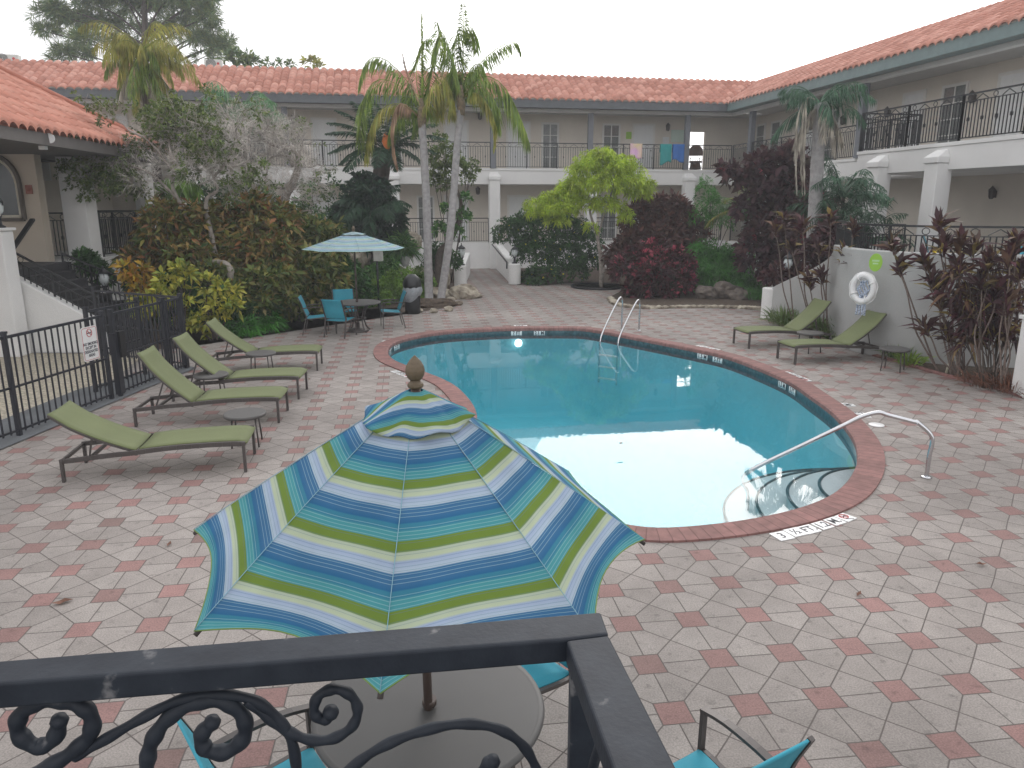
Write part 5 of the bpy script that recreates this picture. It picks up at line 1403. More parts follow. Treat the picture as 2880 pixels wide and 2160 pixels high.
mb = MB(); mb.add([f1 + V(0, 0, -.0015), e1_ + V(0, 0, -.0015), ob, ib] + [p - V(0, 0, hh) for p in (f1, e1_, ob, ib)], [(0, 1, 2, 3), (4, 5, 6, 7), (0, 1, 5, 4), (2, 3, 7, 6), (0, 3, 7, 4), (1, 2, 6, 5)])
bevel(mb.build("top_rail", rail_m, BR), .0035, 3)
A_, B_ = (f0 + b0_) / 2, (f1 + b1_) / 2
mb = MB(); mb.bar(V(B_.x, B_.y, ZT - hh), V(B_.x, B_.y, 1.5), .030, .030); bevel(mb.build("corner_post", rail_m, BR), .003)
mb = MB(); e_ = (A_ - B_); mb.bar(B_ + V(0, 0, -.26), B_ + e_ * 2 + V(0, 0, -.26), .022); mb.bar(B_ + V(0, 0, -1.0), B_ + e_ * 2 + V(0, 0, -1.0), .026)
for i in range(1, 13): p = B_ + e_ * i / 6; mb.bar(p + V(0, 0, -1.0), p + V(0, 0, -.26), .014)
dirb = (ib + ob) / 2 - B_
mb.bar(B_ + V(0, 0, -.26), B_ + dirb + V(0, 0, -.26), .022); mb.bar(B_ + V(0, 0, -1.0), B_ + dirb + V(0, 0, -1.0), .026)
for i in range(1, 6): p = B_ + dirb * i / 6; mb.bar(p + V(0, 0, -1.0), p + V(0, 0, -.26), .014)
mb.build("pickets", rail_m, BR)
def scroll(px, r0, k, ox, oy, taper=True, rs=None):
    P = [onplane(ox + x * k, oy + y * k, A_, B_) for x, y in px]; P = spline(P, 7); n_ = len(P)
    rr = [r0 * (1 + .12 * math.sin(i * .9)) for i in range(n_)]
    mb = MB(); mb.tube(P, rr, 10); mb.lathe([(0, -.008), (.007, -.006), (.0095, 0), (.007, .006), (0, .008)], tuple(P[-1]), 12)
    return mb.build("scroll", rail_m, BR)
scroll([(60, 1640), (300, 1521), (480, 1410), (590, 1290), (575, 1160), (440, 1090), (260, 1090), (130, 1180), (125, 1300), (240, 1380), (350, 1330), (385, 1215)], .0086, KK, 0, 1500)
scroll([(940, 1640), (955, 1480), (985, 1350), (1080, 1210), (1250, 1100), (1450, 1090), (1575, 1190), (1580, 1320), (1470, 1415), (1340, 1400), (1305, 1310), (1375, 1225)], .0086, KK, 0, 1500)
scroll([(480, 1450), (640, 1360), (900, 1210), (1150, 1085), (1400, 1045), (1640, 1080), (1810, 1210), (1900, 1380), (1930, 1640)], .0060, KK, 0, 1500)
scroll([(-240, 1080), (-120, 1180), (0, 1270), (150, 1335), (300, 1335), (430, 1260), (475, 1150), (430, 1050), (320, 1010), (215, 1060), (195, 1165), (260, 1210), (300, 1160)], .0060, KK, 800, 1500)
scroll([(300, 1620), (430, 1521), (620, 1390), (880, 1285), (1150, 1235), (1380, 1265), (1540, 1370), (1630, 1521), (1650, 1640)], .0060, KK, 800, 1500)
scroll([(1260, 1700), (1270, 1600), (1310, 1500), (1350, 1480)], .0075, KK, 800, 1500)
E2 = (ib + ob) / 2
def scroll2(pts, r0=.006):
    D_ = (E2 - B_); P = spline([B_ + D_ * a + V(0, 0, -hh - z) for a, z in pts], 6); mb = MB(); mb.tube(P, r0, 8); mb.build("scroll", rail_m, BR)
scroll2([(.08, .22), (.10, .12), (.18, .05), (.26, .08), (.27, .15), (.22, .18), (.18, .14)])
scroll2([(.6, .2), (.5, .12), (.4, .04), (.33, .08), (.34, .14)])
mb = MB(); mb.bx(-4, 3, -4, .86, 1.38, 1.52); o_ = mb.build("balcony_floor", strip_m); tag(o_, kind='structure')
# ============================================================ vegetation
DEN = 1.9
def unit(a): return a / np.maximum(1e-9, np.linalg.norm(a, axis=-1, keepdims=True))
def leaf_mesh(name, base, d, L_, W_, mat, parent, droop=.15, fold=.12, up=None, twist=1.0):
    n_ = len(base)
    if n_ == 0: return None
    rnd = rng.normal(size=(n_, 3)) * twist + (np.array([0, 0, 1.0]) if up is None else up)
    side = unit(np.cross(d, rnd)); nr = unit(np.cross(side, d))
    L_ = np.asarray(L_).reshape(-1, 1) * np.ones((n_, 1)); W_ = np.asarray(W_).reshape(-1, 1) * np.ones((n_, 1))
    dz = np.array([0, 0, 1.0])
    mid = base + d * L_ * .45
    tip = base + d * L_ - dz * droop * L_
    a = mid + side * W_ * .5 + nr * W_ * fold; b_ = mid - side * W_ * .5 + nr * W_ * fold
    vv = np.stack([base, a, tip, b_], 1).reshape(-1, 3)
    me = bpy.data.meshes.new(name)
    me.vertices.add(4 * n_); me.vertices.foreach_set("co", vv.astype(np.float32).ravel())
    me.loops.add(4 * n_); me.loops.foreach_set("vertex_index", np.arange(4 * n_, dtype=np.int32))
    me.polygons.add(n_); me.polygons.foreach_set("loop_start", np.arange(0, 4 * n_, 4, dtype=np.int32))
    me.polygons.foreach_set("loop_total", np.full(n_, 4, dtype=np.int32))
    me.update(calc_edges=True); me.materials.append(mat)
    o = bpy.data.objects.new(name, me); COL.objects.link(o); o.parent = parent
    return o
def blob_clusters(blobs, Y, dens, zmin=.03, shell=.5, ydepth=1.0, yfun=None):
    P, A = [], []
    for bl in blobs:
        px, py, r = bl[:3]; ys = bl[3] if len(bl) > 3 else 0; ry = bl[4] if len(bl) > 4 else r
        c = AT(px, py, Y + ys); k = (Y + ys) / F
        rx, rz = r * k, ry * k
        n_ = max(6, int(dens * DEN * (rx * rz) ** 1.0 * 10))
        d = unit(rng.normal(size=(n_, 3))); d[:, 2] = np.where(d[:, 2] < -.5, -d[:, 2] * .5, d[:, 2])
        rr = (shell + (1 - shell) * rng.random((n_, 1)) ** .6)
        lump = 1 + .16 * np.sin(d[:, :1] * 5 + px) * np.cos(d[:, 2:] * 6 + py)
        P.append(np.array(c) + d * rr * lump * np.array([rx, max(rx, rz) * ydepth * .8, rz])); A.append(unit(d + rng.normal(size=(n_, 3)) * .35))
    P, A = np.vstack(P), np.vstack(A)
    m_ = P[:, 2] > zmin
    return P[m_], A[m_]
def clusters_to_leaves(P, A, k, spread, L_, jit=.25):
    n_ = len(P)
    t_ = unit(np.cross(A, rng.normal(size=(n_, 3)))); b_ = np.cross(A, t_)
    base, d, ll = [], [], []
    for i in range(k):
        ph = 2 * PI * i / k + rng.random((n_, 1)) * .8; th = spread * (.35 + .65 * rng.random((n_, 1)))
        dd = A * np.cos(th) + (t_ * np.cos(ph) + b_ * np.sin(ph)) * np.sin(th)
        base.append(P + dd * L_ * .05 + rng.normal(size=(n_, 3)) * L_ * .12); d.append(unit(dd)); ll.append(L_ * (1 - jit + 2 * jit * rng.random(n_)))
    return np.vstack(base), np.vstack(d), np.concatenate(ll)
def stems_from(mb, g, tips, r=.02, wob=.08):
    for tp in tips:
        tp = Vector(tp); mid = g.lerp(tp, .5) + V(random.uniform(-wob, wob), random.uniform(-wob, wob), 0)
        mb.tube(spline([g + V(random.uniform(-.1, .1), random.uniform(-.1, .1), 0), mid, tp], 3), [r * (1 - .09 * i) for i in range(7)], 5)
def plant(name, label, cat, blobs, Y, mat, dens=26, k=5, L_=.16, W_=.06, spread=1.2, droop=.15, g=None, stem=.02, nst=8, group=None, shell=.45, flowers=None, sub="foliage", stem_m=None, trunk=None, ydepth=1.0, twist=1.0):
    cx = sum(b[0] for b in blobs) / len(blobs); cy = sum(b[1] for b in blobs) / len(blobs)
    gp_ = V(AT(cx, cy, Y).x, Y, 0) if g is None else Vector(g)
    t = empty(name, tuple(gp_), 0, label, cat, group)
    P, A = blob_clusters(blobs, Y, dens, shell=shell, ydepth=ydepth)
    base, d, ll = clusters_to_leaves(P, A, k, spread, L_)
    off = np.array(gp_)
    leaf_mesh(sub, base - off, d, ll, ll * (W_ / L_), mat, t, droop, twist=twist)
    if nst:
        mb = MB(); idx = rng.choice(len(P), nst)
        stems_from(mb, V(0, 0, 0), [Vector(P[i] - off) for i in idx], stem)
        mb.build("stems", stem_m or darkbark_m, t, fix=False)
    if trunk:
        for pth, rr in trunk:
            mb = MB(); q = spline([Vector(p) - gp_ for p in pth], 5); n_ = len(q)
            mb.tube(q, [rr[0] + (rr[1] - rr[0]) * i / (n_ - 1) for i in range(n_)], 9); mb.build("trunk" if (pth, rr) == trunk[0] else "branch", stem_m or bark_m, t, fix=False)
    if flowers:
        fm_, nf, fs = flowers; idx = rng.choice(len(P), min(nf, len(P))); b2, d2, l2 = clusters_to_leaves(P[idx] + A[idx] * .05, A[idx], 5, 1.2, fs)
        tag(leaf_mesh("flowers", b2 - off, d2, l2, l2 * .8, fm_, t, 0), kind="stuff")
    return t

dkgreen = LEAF("dark_green_leaf", [(.012, .04, .012), (.025, .075, .018), (.045, .12, .025), (.02, .06, .02)])
midgreen = LEAF("mid_green_leaf", [(.025, .08, .02), (.05, .13, .03), (.09, .18, .04)])
lime_l = LEAF("lime_leaf", [(.20, .30, .025), (.32, .42, .04), (.42, .50, .06), (.25, .36, .03)], trans=.35)
croton_l = LEAF("croton_leaf", [(.04, .065, .018), (.14, .13, .03), (.07, .12, .03), (.25, .11, .045), (.09, .09, .03), (.34, .22, .08), (.05, .10, .03), (.26, .24, .07)])
croton_green = LEAF("croton_green_leaf", [(.03, .055, .016), (.08, .12, .03), (.16, .18, .045), (.22, .17, .06), (.05, .09, .022), (.12, .15, .035)])
yellow_l = LEAF("variegated_yellow_leaf", [(.30, .30, .04), (.10, .16, .03), (.45, .40, .06), (.20, .25, .04), (.52, .46, .09)])
orange_l = LEAF("orange_yellow_leaf", [(.35, .18, .02), (.42, .30, .04), (.30, .12, .02), (.22, .24, .04)])
copper_l = LEAF("copper_leaf", [(.045, .018, .020), (.09, .035, .03), (.06, .025, .025), (.14, .06, .045), (.05, .03, .025), (.10, .05, .03)])
purple_l = LEAF("dark_purple_leaf", [(.035, .016, .022), (.065, .028, .035), (.05, .022, .025), (.09, .04, .04), (.04, .03, .02)])
crimson_l = LEAF("crimson_leaf", [(.10, .015, .025), (.26, .035, .06), (.16, .02, .04), (.35, .07, .10), (.07, .02, .02)])
fern_l = LEAF("fern_leaf", [(.03, .12, .015), (.06, .20, .03), (.045, .16, .025)], trans=.35)
grass_l = LEAF("grass_blade", [(.06, .12, .03), (.12, .19, .06), (.18, .22, .09), (.08, .14, .04)])
pine_l = LEAF("pine_needle", [(.06, .12, .05), (.10, .16, .065), (.17, .20, .06), (.09, .14, .06)])
gnarl_l = LEAF("olive_leaf", [(.06, .10, .03), (.10, .14, .04), (.14, .18, .05), (.05, .09, .03)])
palm_l = LEAF("queen_palm_leaflet", [(.09, .15, .03), (.14, .21, .04), (.20, .26, .05), (.11, .17, .06)], trans=.35)
palmy_l = LEAF("yellowing_palm_leaflet", [(.20, .22, .05), (.28, .26, .06), (.15, .18, .04), (.33, .27, .08)], trans=.3)
dead_l = LEAF("dead_palm_leaflet", [(.24, .15, .09), (.30, .20, .13), (.18, .11, .07)], trans=.1)
greyd_l = LEAF("grey_dead_frond", [(.26, .24, .20), (.34, .31, .26), (.20, .18, .15)], trans=.1)
bluegreen_l = LEAF("bluegreen_palm_leaflet", [(.035, .085, .05), (.055, .12, .07), (.03, .07, .045)])
dkpalm_l = LEAF("dark_palm_leaflet", [(.015, .045, .022), (.03, .07, .035), (.02, .055, .03)])
cord_l = LEAF("cordyline_leaf", [(.05, .02, .025), (.09, .03, .04), (.05, .028, .024), (.11, .06, .035), (.035, .018, .02), (.08, .04, .04), (.28, .22, .06), (.06, .028, .032), (.045, .02, .025), (.07, .03, .035)])
yflower = LEAF("yellow_petal", [(.75, .55, .02), (.8, .65, .05)])
deadleaf = LEAF("dry_leaf", [(.12, .06, .04), (.20, .10, .07)])

# ---- fronds
def frond_arrays(path, ll, n_=46, hang=.6, start=.12, w=.022, fwd=.55, side_v=None, prof=None):
    P = spline(path, 8); P = np.array([tuple(p) for p in P]); s = np.r_[0, np.cumsum(np.linalg.norm(np.diff(P, axis=0), axis=1))]; s /= s[-1]
    q = np.linspace(start, 1, n_); X = np.stack([np.interp(q, s, P[:, i]) for i in range(3)], 1)
    T = unit(np.gradient(X, axis=0)); S = unit(np.cross(T, np.array([0, 0, 1.0]) + rng.normal(size=3) * .15))
    lp = (np.sin(PI * np.clip((q - start) / (1 - start) * .85 + .12, 0, 1)) ** .6) if prof is None else prof(q)
    B, D, L_ = [], [], []
    for sg in (-1, 1):
        d = unit(T * fwd + sg * S * (1 - hang * .5) + np.array([0, 0, -1]) * hang + rng.normal(size=X.shape) * .13)
        B.append(X); D.append(d); L_.append(ll * lp * (.85 + .3 * rng.random(n_)))
    return np.vstack(B), np.vstack(D), np.concatenate(L_), P
def palm_crown(t, gp_, fronds, ll, mat, name="frond", w=.042, hang=.6, n_=84, droop=.35, each=True, fwd=.55, rach=.012):
    """every frond a child of the palm"""
    off = np.array(gp_)
    for f_ in fronds:
        path, opt = f_ if isinstance(f_, tuple) else (f_, {})
        m_ = opt.get("mat", mat)
        B, D, L_, P = frond_arrays(path, opt.get("ll", ll), opt.get("n", n_), opt.get("hang", hang), fwd=opt.get("fwd", fwd))
        o = leaf_mesh(name, B - off, D, L_, np.full(len(B), opt.get("w", w)), m_, t, opt.get("droop", droop), fold=.0, twist=.5)
        mb = MB(); q = [Vector(p) - Vector(off) for p in P[::3]] + [Vector(P[-1]) - Vector(off)]; rc_ = opt.get("rach", rach); mb.tube(q, [rc_ * (1.6 - 1.2 * i / (len(q) - 1)) for i in range(len(q))], 4); mb.build("rachis", m_, o, fix=False)
def rand_fronds(c, n_, length, e0=(-.2, 1.2), arch=.9, az=None):
    out = []
    for i in range(n_):
        a = (2 * PI * i / n_ + random.uniform(-.3, .3)) if az is None else random.uniform(*az); e = random.uniform(*e0); l = length * random.uniform(.8, 1.1)
        p = Vector(c); d = V(math.cos(a) * math.cos(e), math.sin(a) * math.cos(e), math.sin(e)); pts = [p.copy()]
        for k in range(5):
            p = p + d * l / 5; d = (d + V(0, 0, -arch * (.10 + .09 * k))).normalized(); pts.append(p.copy())
        out.append(pts)
    return out
def pp(Y, *pts):
    """path through picture points on a plane at distance Y, with an optional depth offset"""
    return [AT(p[0], p[1], Y + (p[2] if len(p) > 2 else 0)) for p in pts]

# ---- two queen palms in the middle
def queen(base, trunk_px, Y, r, fronds, label, ll=.62, extra=()):
    g = Vector(base); t = empty("queen_palm", tuple(g), 0, label, "palm tree", "queen palms beside the pool deck")
    q = spline([p - g for p in [g + V(0, 0, -.05)] + [AT(x, y, Y) for x, y in trunk_px]], 6); n_ = len(q)
    mb = MB(); rr = [r * (1.18 if i < 2 else 1.0 - .22 * i / n_) * (1 + .03 * (i % 2)) for i in range(n_)]; mb.tube(q, rr, 14); mb.build("trunk", palmbark_m, t, fix=False)
    tp = q[-1]; mb = MB(); mb.tube([tp + V(0, 0, -.25), tp, tp + V(0, 0, .25), tp + V(.01, 0, .6)], [r * .8, r * .95, r * .8, r * .3], 10); mb.build("crownshaft", M("palm_boot", (.22, .17, .11), .9, var=.4, vs_=12, bump=.8), t, fix=False)
    palm_crown(t, g, fronds, ll, palm_l)
    return t
Yq = 23.7
queen(G(1206, 852), [(1206, 820), (1203, 700), (1199, 560), (1192, 430), (1186, 335)], Yq, .14, [
    (pp(Yq, (1185, 320), (1150, 235, -.2), (1080, 165, -.5), (1030, 175, -.7), (1008, 250, -.8)), {"ll": .55, "hang": .8}),
    (pp(Yq, (1185, 320), (1130, 245, .3), (1060, 225, .5), (1020, 290, .6), (1012, 420, .6)), {"ll": .7, "hang": 1.0, "mat": palm_l}),
    (pp(Yq, (1180, 325), (1120, 290, -.4), (1060, 320, -.6), (1035, 400, -.7), (1030, 455, -.7)), {"ll": .5, "hang": 1.1, "mat": palmy_l}),
    (pp(Yq, (1178, 330), (1130, 290, -.5), (1105, 330, -.6), (1105, 400, -.6), (1118, 470, -.6)), {"ll": .45, "hang": 1.4, "mat": dead_l, "fwd": .8, "n": 120}),
    (pp(Yq, (1190, 320), (1215, 240, -.3), (1245, 215, -.5), (1270, 260, -.6), (1268, 320, -.6)), {"ll": .75, "hang": 1.2, "mat": palmy_l}),
    (pp(Yq, (1188, 320), (1188, 230), (1187, 140), (1186, 40)), {"ll": .22, "hang": .1, "n": 60, "fwd": 1.6, "rach": .028}),
    (pp(Yq, (1188, 320), (1160, 240, .3), (1140, 190, .4), (1132, 152, .4)), {"ll": .14, "n": 40, "hang": .1, "mat": dead_l, "fwd": 1.6, "rach": .026}),
    (pp(Yq, (1190, 315), (1215, 200, .5), (1235, 120, .8), (1228, 60, 1)), {"ll": .5, "hang": .9}),
    (pp(Yq, (1188, 315), (1170, 210, .8), (1190, 120, 1.2), (1215, 110, 1.6)), {"ll": .5, "hang": .9}),
    (pp(Yq, (1186, 325), (1150, 300, 1), (1110, 330, 1.6), (1095, 400, 1.8)), {"ll": .6, "hang": 1.1}),
    (pp(Yq, (1190, 325), (1210, 290, 1), (1180, 300, 1.6), (1160, 380, 1.8)), {"ll": .6, "hang": 1.1}),
], "tall straight queen palm, left one of the pair beside the trash can")
Yr = 23.5
queen(G(1239, 854), [(1243, 820), (1262, 690), (1275, 560), (1284, 430), (1297, 300)], Yr, .13, [
    (pp(Yr, (1300, 270), (1302, 180), (1303, 80), (1302, 12)), {"ll": .34, "hang": .7, "n": 110, "fwd": .9, "rach": .016}),
    (pp(Yr, (1300, 270), (1285, 150, .2), (1290, 80, .3), (1330, 80, .2), (1340, 140, 0)), {"ll": .65, "hang": 1.1}),
    (pp(Yr, (1300, 270), (1270, 160, -.3), (1250, 100, -.5), (1235, 95, -.6), (1215, 160, -.6)), {"ll": .65, "hang": 1.1}),
    (pp(Yr, (1302, 265), (1340, 190, -.3), (1400, 135, -.5), (1450, 118, -.6), (1465, 150, -.6)), {"ll": .42, "hang": .9}),
    (pp(Yr, (1302, 275), (1350, 215, -.4), (1410, 235, -.6), (1455, 310, -.7), (1488, 400, -.7)), {"ll": .85, "hang": 1.0, "n": 100}),
    (pp(Yr, (1302, 275), (1345, 240, .4), (1390, 280, .6), (1400, 360, .6)), {"ll": .7, "hang": 1.1, "mat": palm_l}),
    (pp(Yr, (1300, 280), (1340, 260, -.6), (1375, 300, -.8), (1392, 350, -.8), (1388, 420, -.8)), {"ll": .42, "hang": 1.4, "mat": palmy_l, "fwd": .8, "n": 110}),
    (pp(Yr, (1300, 275), (1265, 215, .4), (1240, 240, .6), (1235, 320, .7)), {"ll": .7, "hang": 1.1, "mat": palmy_l}),
    (pp(Yr, (1300, 275), (1320, 200, .9), (1350, 180, 1.4), (1370, 230, 1.6)), {"ll": .6, "hang": 1.1}),
    (pp(Yr, (1300, 275), (1280, 200, .9), (1270, 190, 1.4), (1255, 240, 1.6)), {"ll": .6, "hang": 1.1}),
], "leaning queen palm, right one of the pair, with the tallest spear leaf")
# mound, rocks at their feet
t = empty("tree_mound", tuple(G(1205, 862)), 0, "brown root mound edged with pale rocks around the two queen palms", "mound")
mb = MB(); mb.rock((0, .0, .02), (.75, .45, .20), 3, 3); mb.rock((.45, .1, .05), (.4, .3, .18), 9, 2); mb.build("soil", soil_m, t)
for i, (x, y, s) in enumerate(((1245, 862, .20), (1290, 858, .14), (1262, 875, .16), (1220, 880, .12), (1180, 880, .11), (1268, 848, .15))):
    g = G(x, y) - G(1205, 862); mb = MB(); mb.rock((g.x, g.y, .06), (s, s * .8, s * .6), i + 4); mb.build("rock", rock_m, t)

# ---- rocks and small things left of the ramp
drock_m = M("dark_rock", (.12, .10, .085), .9, var=.5, vs_=6, bump=1, bs=14)
def rock(px, py, size, Y=None, seed=1, label=""):
    g = G(px, py) if Y is None else AT(px, py, Y); mb = MB(); mb.rock((0, 0, 0), size, seed, 3); o = mb.build("garden_rock", drock_m if "dark" in label or "largest" in label else rock_m); o.location = (g.x, g.y, max(g.z, 0) + size[2] * .5); return tag(o, label, "rock", "limestone rocks in the garden beds")
rock(1235, 812, (.42, .35, .75), None, 11, "tall pale limestone rock between the two queen palms")
rock(1305, 838, (.55, .4, .30), None, 12, "low mottled limestone rock in front of the left ramp wall")
rock(1230, 838, (.5, .3, .22), None, 13, "flat limestone rock behind the leaning palm foot")
rock(1175, 815, (.45, .35, .5), 25.5, 14, "limestone rock behind the trunk of the straight palm")
rock(1110, 790, (.6, .4, .35), 26.5, 15, "limestone rock above the bright green hedge")
rock(1050, 770, (.5, .4, .45), 27, 16, "limestone rock behind the far striped parasol pole")
rock(1000, 745, (.5, .4, .35), 26, 17, "limestone rock left of the slim sign post")
rock(1150, 700, (.5, .4, .45), 28, 18, "brown limestone rock under the ground floor railing")
rock(1985, 840, (.38, .3, .28), None, 21, "dark rock at the front of the fern bed")
rock(2035, 838, (.6, .35, .33), None, 22, "largest dark rock at the front of the fern bed")
rock(2085, 842, (.4, .3, .24), None, 23, "small dark rock right of the largest one in the fern bed")
edge = spline([G(1717, 842), G(1730, 856), G(1762, 864), G(1821, 868), G(1951, 866), G(2081, 868), G(2142, 872)], 7)
t = empty("rock_edging", (0, 0, 0), 0, "row of small pale stones edging the right planting bed", "rock edging")
for i, p in enumerate(edge):
    mb = MB(); mb.rock((p.x, p.y, .04), (.13 + .05 * random.random(), .10, .07), i + 30, 1); mb.build("stone", rock_m, t)
t = empty("wire_fan", tuple(AT(1180, 722, 26.5)), 0, "round white wire ornament on a rock left of the palms", "ornament")
mb = MB()
for r_ in (.20, .14, .08): mb.tube([(r_ * math.cos(a), 0, r_ * math.sin(a)) for a in np.linspace(0, 2 * PI, 18, endpoint=False)], .014, 4, closed=True)
for a in np.linspace(0, PI, 7): mb.bar((-.2 * math.cos(a), 0, -.2 * math.sin(a)), (.2 * math.cos(a), 0, .2 * math.sin(a)), .01)
mb.build("disc", plastic_m, t); mb = MB(); mb.tube([(0, 0, -.2), (0, 0, -.55)], .015, 6); mb.build("stalk", plastic_m, t)
t = empty("urn_planter", tuple(AT(1140, 745, 25.8)), 0, "small grey pot with spiky green leaves left of the palms", "planter")
mb = MB(); mb.lathe([(.10, -.05), (.14, .1), (.18, .25), (.19, .28), (.15, .28)], n=18); mb.build("pot", terrw_m, t)
P = np.zeros((60, 3)) + np.array([0, 0, .27]); A = unit(rng.normal(size=(60, 3)) * [.7, .7, .3] + [0, 0, 1]); leaf_mesh("foliage", P, A, .55 + .3 * rng.random(60), .05, midgreen, t, .35)

# ---- left side shrubs
CG = "mixed croton shrubs along the left bed"
plant("croton_bush", "big bronze and green croton bush behind the gnarled trunks, nearest the stairs", "shrub", [(470, 640, 75, 0), (420, 740, 70, 0), (520, 730, 80, 0), (560, 650, 70, .5)], 18.6, croton_l, 17, 7, .27, .085, spread=1.35, group=CG)
plant("croton_bush", "orange flecked croton bush in the middle of the left bed", "shrub", [(650, 640, 75, .8), (720, 620, 70, 1), (740, 720, 85, .2), (640, 740, 85, 0), (780, 640, 60, .8)], 19.2, croton_l, 17, 7, .27, .085, spread=1.35, group=CG)
plant("croton_bush", "olive green croton foliage low behind the yellow shrubs", "shrub", [(480, 830, 70, -.3), (560, 840, 70, -.2), (640, 850, 70, -.4), (720, 840, 75, -.2), (600, 790, 50, -.4), (770, 800, 60, 0)], 18.7, croton_green, 18, 7, .25, .085, spread=1.35, group=CG)
plant("croton_bush", "green and copper croton bush left of the far striped parasol", "shrub", [(860, 670, 70, 1.2), (920, 690, 60, 1.3), (830, 760, 80, 0), (900, 790, 75, .3), (850, 860, 60, -.2), (940, 850, 50, .3)], 20.2, croton_green, 18, 7, .26, .085, spread=1.35, group=CG)
plant("croton_bush", "dark green shrub mass under the far striped parasol", "shrub", [(960, 780, 60, 0), (1000, 820, 50, 0), (960, 860, 40, -.4)], 21.5, dkgreen, 30, 6, .18, .07, group=CG)
YG = "yellow variegated shrubs by the fence"
plant("umbrella_shrub", "orange and yellow leaved shrub above the fence gate", "shrub", [(358, 762, 24), (392, 772, 26), (372, 800, 26), (405, 815, 22), (388, 838, 20)], 16.9, orange_l, 14, 9, .19, .075, spread=1.45, group=YG, shell=.75)
plant("umbrella_shrub", "yellow variegated shrub right of the post lantern", "shrub", [(478, 768, 24), (512, 758, 22), (530, 780, 20), (470, 800, 26), (505, 820, 24), (490, 850, 22), (520, 850, 20)], 16.8, yellow_l, 14, 9, .19, .075, spread=1.45, group=YG, shell=.75)
plant("umbrella_shrub", "yellow variegated shrub left of the post lantern over the fence top", "shrub", [(400, 852, 20), (425, 842, 18), (405, 885, 20), (440, 875, 16), (445, 830, 16)], 16.3, yellow_l, 14, 9, .19, .075, spread=1.45, group=YG, shell=.75)
plant("umbrella_shrub", "largest yellow green shrub behind the farthest left lounger", "shrub", [(588, 800, 24), (622, 808, 22), (655, 825, 20), (640, 858, 22), (600, 850, 20), (662, 868, 16), (545, 880, 24), (575, 905, 24), (540, 925, 22), (570, 935, 18), (520, 900, 20), (620, 890, 14)], 16.9, yellow_l, 13, 9, .19, .075, spread=1.45, group=YG, shell=.75)
plant("green_shrub", "plain green shrub between the yellow shrubs and the croton bushes", "shrub", [(560, 860, 40, .3), (690, 890, 45, .4), (740, 870, 45, .8), (660, 910, 36, 0)], 17.6, dkgreen, 40, 6, .15, .06)
plant("fern_clump", "low bright fern clump at the foot of the left shrubs", "fern", [(690, 925, 50, 0, 26), (740, 910, 50, .5, 24), (640, 935, 30, -.3, 20)], 17.6, fern_l, 50, 7, .28, .03, spread=1.3, droop=.4, nst=0)
plant("handrail_shrub", "dark green shrub growing over the far stair handrail", "shrub", [(245, 740, 34), (275, 760, 30), (230, 715, 20), (300, 790, 24)], 17.9, dkgreen, 46, 5, .15, .06)
# hanging green plant between the columns
g = AT(500, 560, 23); t = empty("fishtail_palm", (g.x, g.y, 0), 0, "drooping bright green palm between the porch column and the gnarled trunk", "palm tree")
palm_crown(t, (g.x, g.y, 0), [(p_, {}) for p_ in rand_fronds(AT(490, 520, 23), 10, .95, (.0, 1.0), 1.6)], .45, LEAF("bright_palm", [(.10, .20, .03), (.16, .27, .05), (.06, .12, .02)]), w=.09, hang=1.0, n_=22)
mb = MB(); mb.tube([(0, 0, 0), (-.1, 0, 1.6), Vector(AT(490, 520, 23)) - V(g.x, g.y, 0)], .05, 7); mb.build("trunk", darkbark_m, t)

# ---- gnarled trees
def twig_tree(mb, p, d, l, r, depth, gn=.5, up=.10, store=None):
    n_ = 4; pts = [p.copy()]; rr = [r]
    for i in range(n_):
        d = (d + V(random.gauss(0, gn * .45), random.gauss(0, gn * .45), random.gauss(0, gn * .4) + up)).normalized(); p = p + d * l / n_; pts.append(p.copy()); rr.append(r * (1 - .5 * (i + 1) / n_))
    mb.tube(pts, rr, 5 if r > .02 else 3, cap=False)
    if depth == 0:
        if store is not None: store += [(q.copy(), d.copy()) for q in pts[1:]]
        return
    for k in range(3 if depth > 1 else 4):
        q = pts[random.choice((2, 3, 4))]; dd = (d + V(random.gauss(0, .8), random.gauss(0, .8), random.gauss(0, .55))).normalized()
        twig_tree(mb, q, dd, l * random.uniform(.6, .82), max(.005, r * .5), depth - 1, gn, up, store)
def gnarled(label, trunks, tips, Y, leafd, depth=4, lm=None, base=None, fr=.0):
    g = base; t = empty("gnarled_tree", tuple(g), 0, label, "tree", "bare gnarled trees in the left bed")
    st = []
    for i, (pts, r0, r1) in enumerate(trunks):
        q = spline([p - g for p in pts], 5); n_ = len(q); mb = MB(); mb.tube(q, [(r0 + (r1 - r0) * k / (n_ - 1)) * (1 + .07 * math.sin(k * 1.7)) for k in range(n_)], 9); mb.build("trunk" if i == 0 else "limb", bark_m, t, fix=False)
    mb = MB()
    for (x, y, yo, dx, dz, l) in tips:
        twig_tree(mb, AT(x, y, Y + yo) - g, V(dx, random.uniform(-.5, .5), dz * .6).normalized(), l * .72, .03, depth, up=.0, store=st)
    mb.build("twigs", M("grey_twig", (.40, .37, .34), .9, var=.2), t, fix=False)
    if leafd:
        n_ = len(st); k = int(n_ * leafd); idx = rng.choice(n_, k); P = np.array([tuple(st[i][0]) for i in idx]) ; A = unit(np.array([tuple(st[i][1]) for i in idx]) + rng.normal(size=(k, 3)) * .5)
        b2, d2, l2 = clusters_to_leaves(P, A, 3, 1.2, .09); leaf_mesh("foliage", b2, d2, l2, l2 * .5, lm or gnarl_l, t, .1)
    return t, st
Ya = 18.6
gA = V(AT(640, 800, Ya).x, Ya, 0)
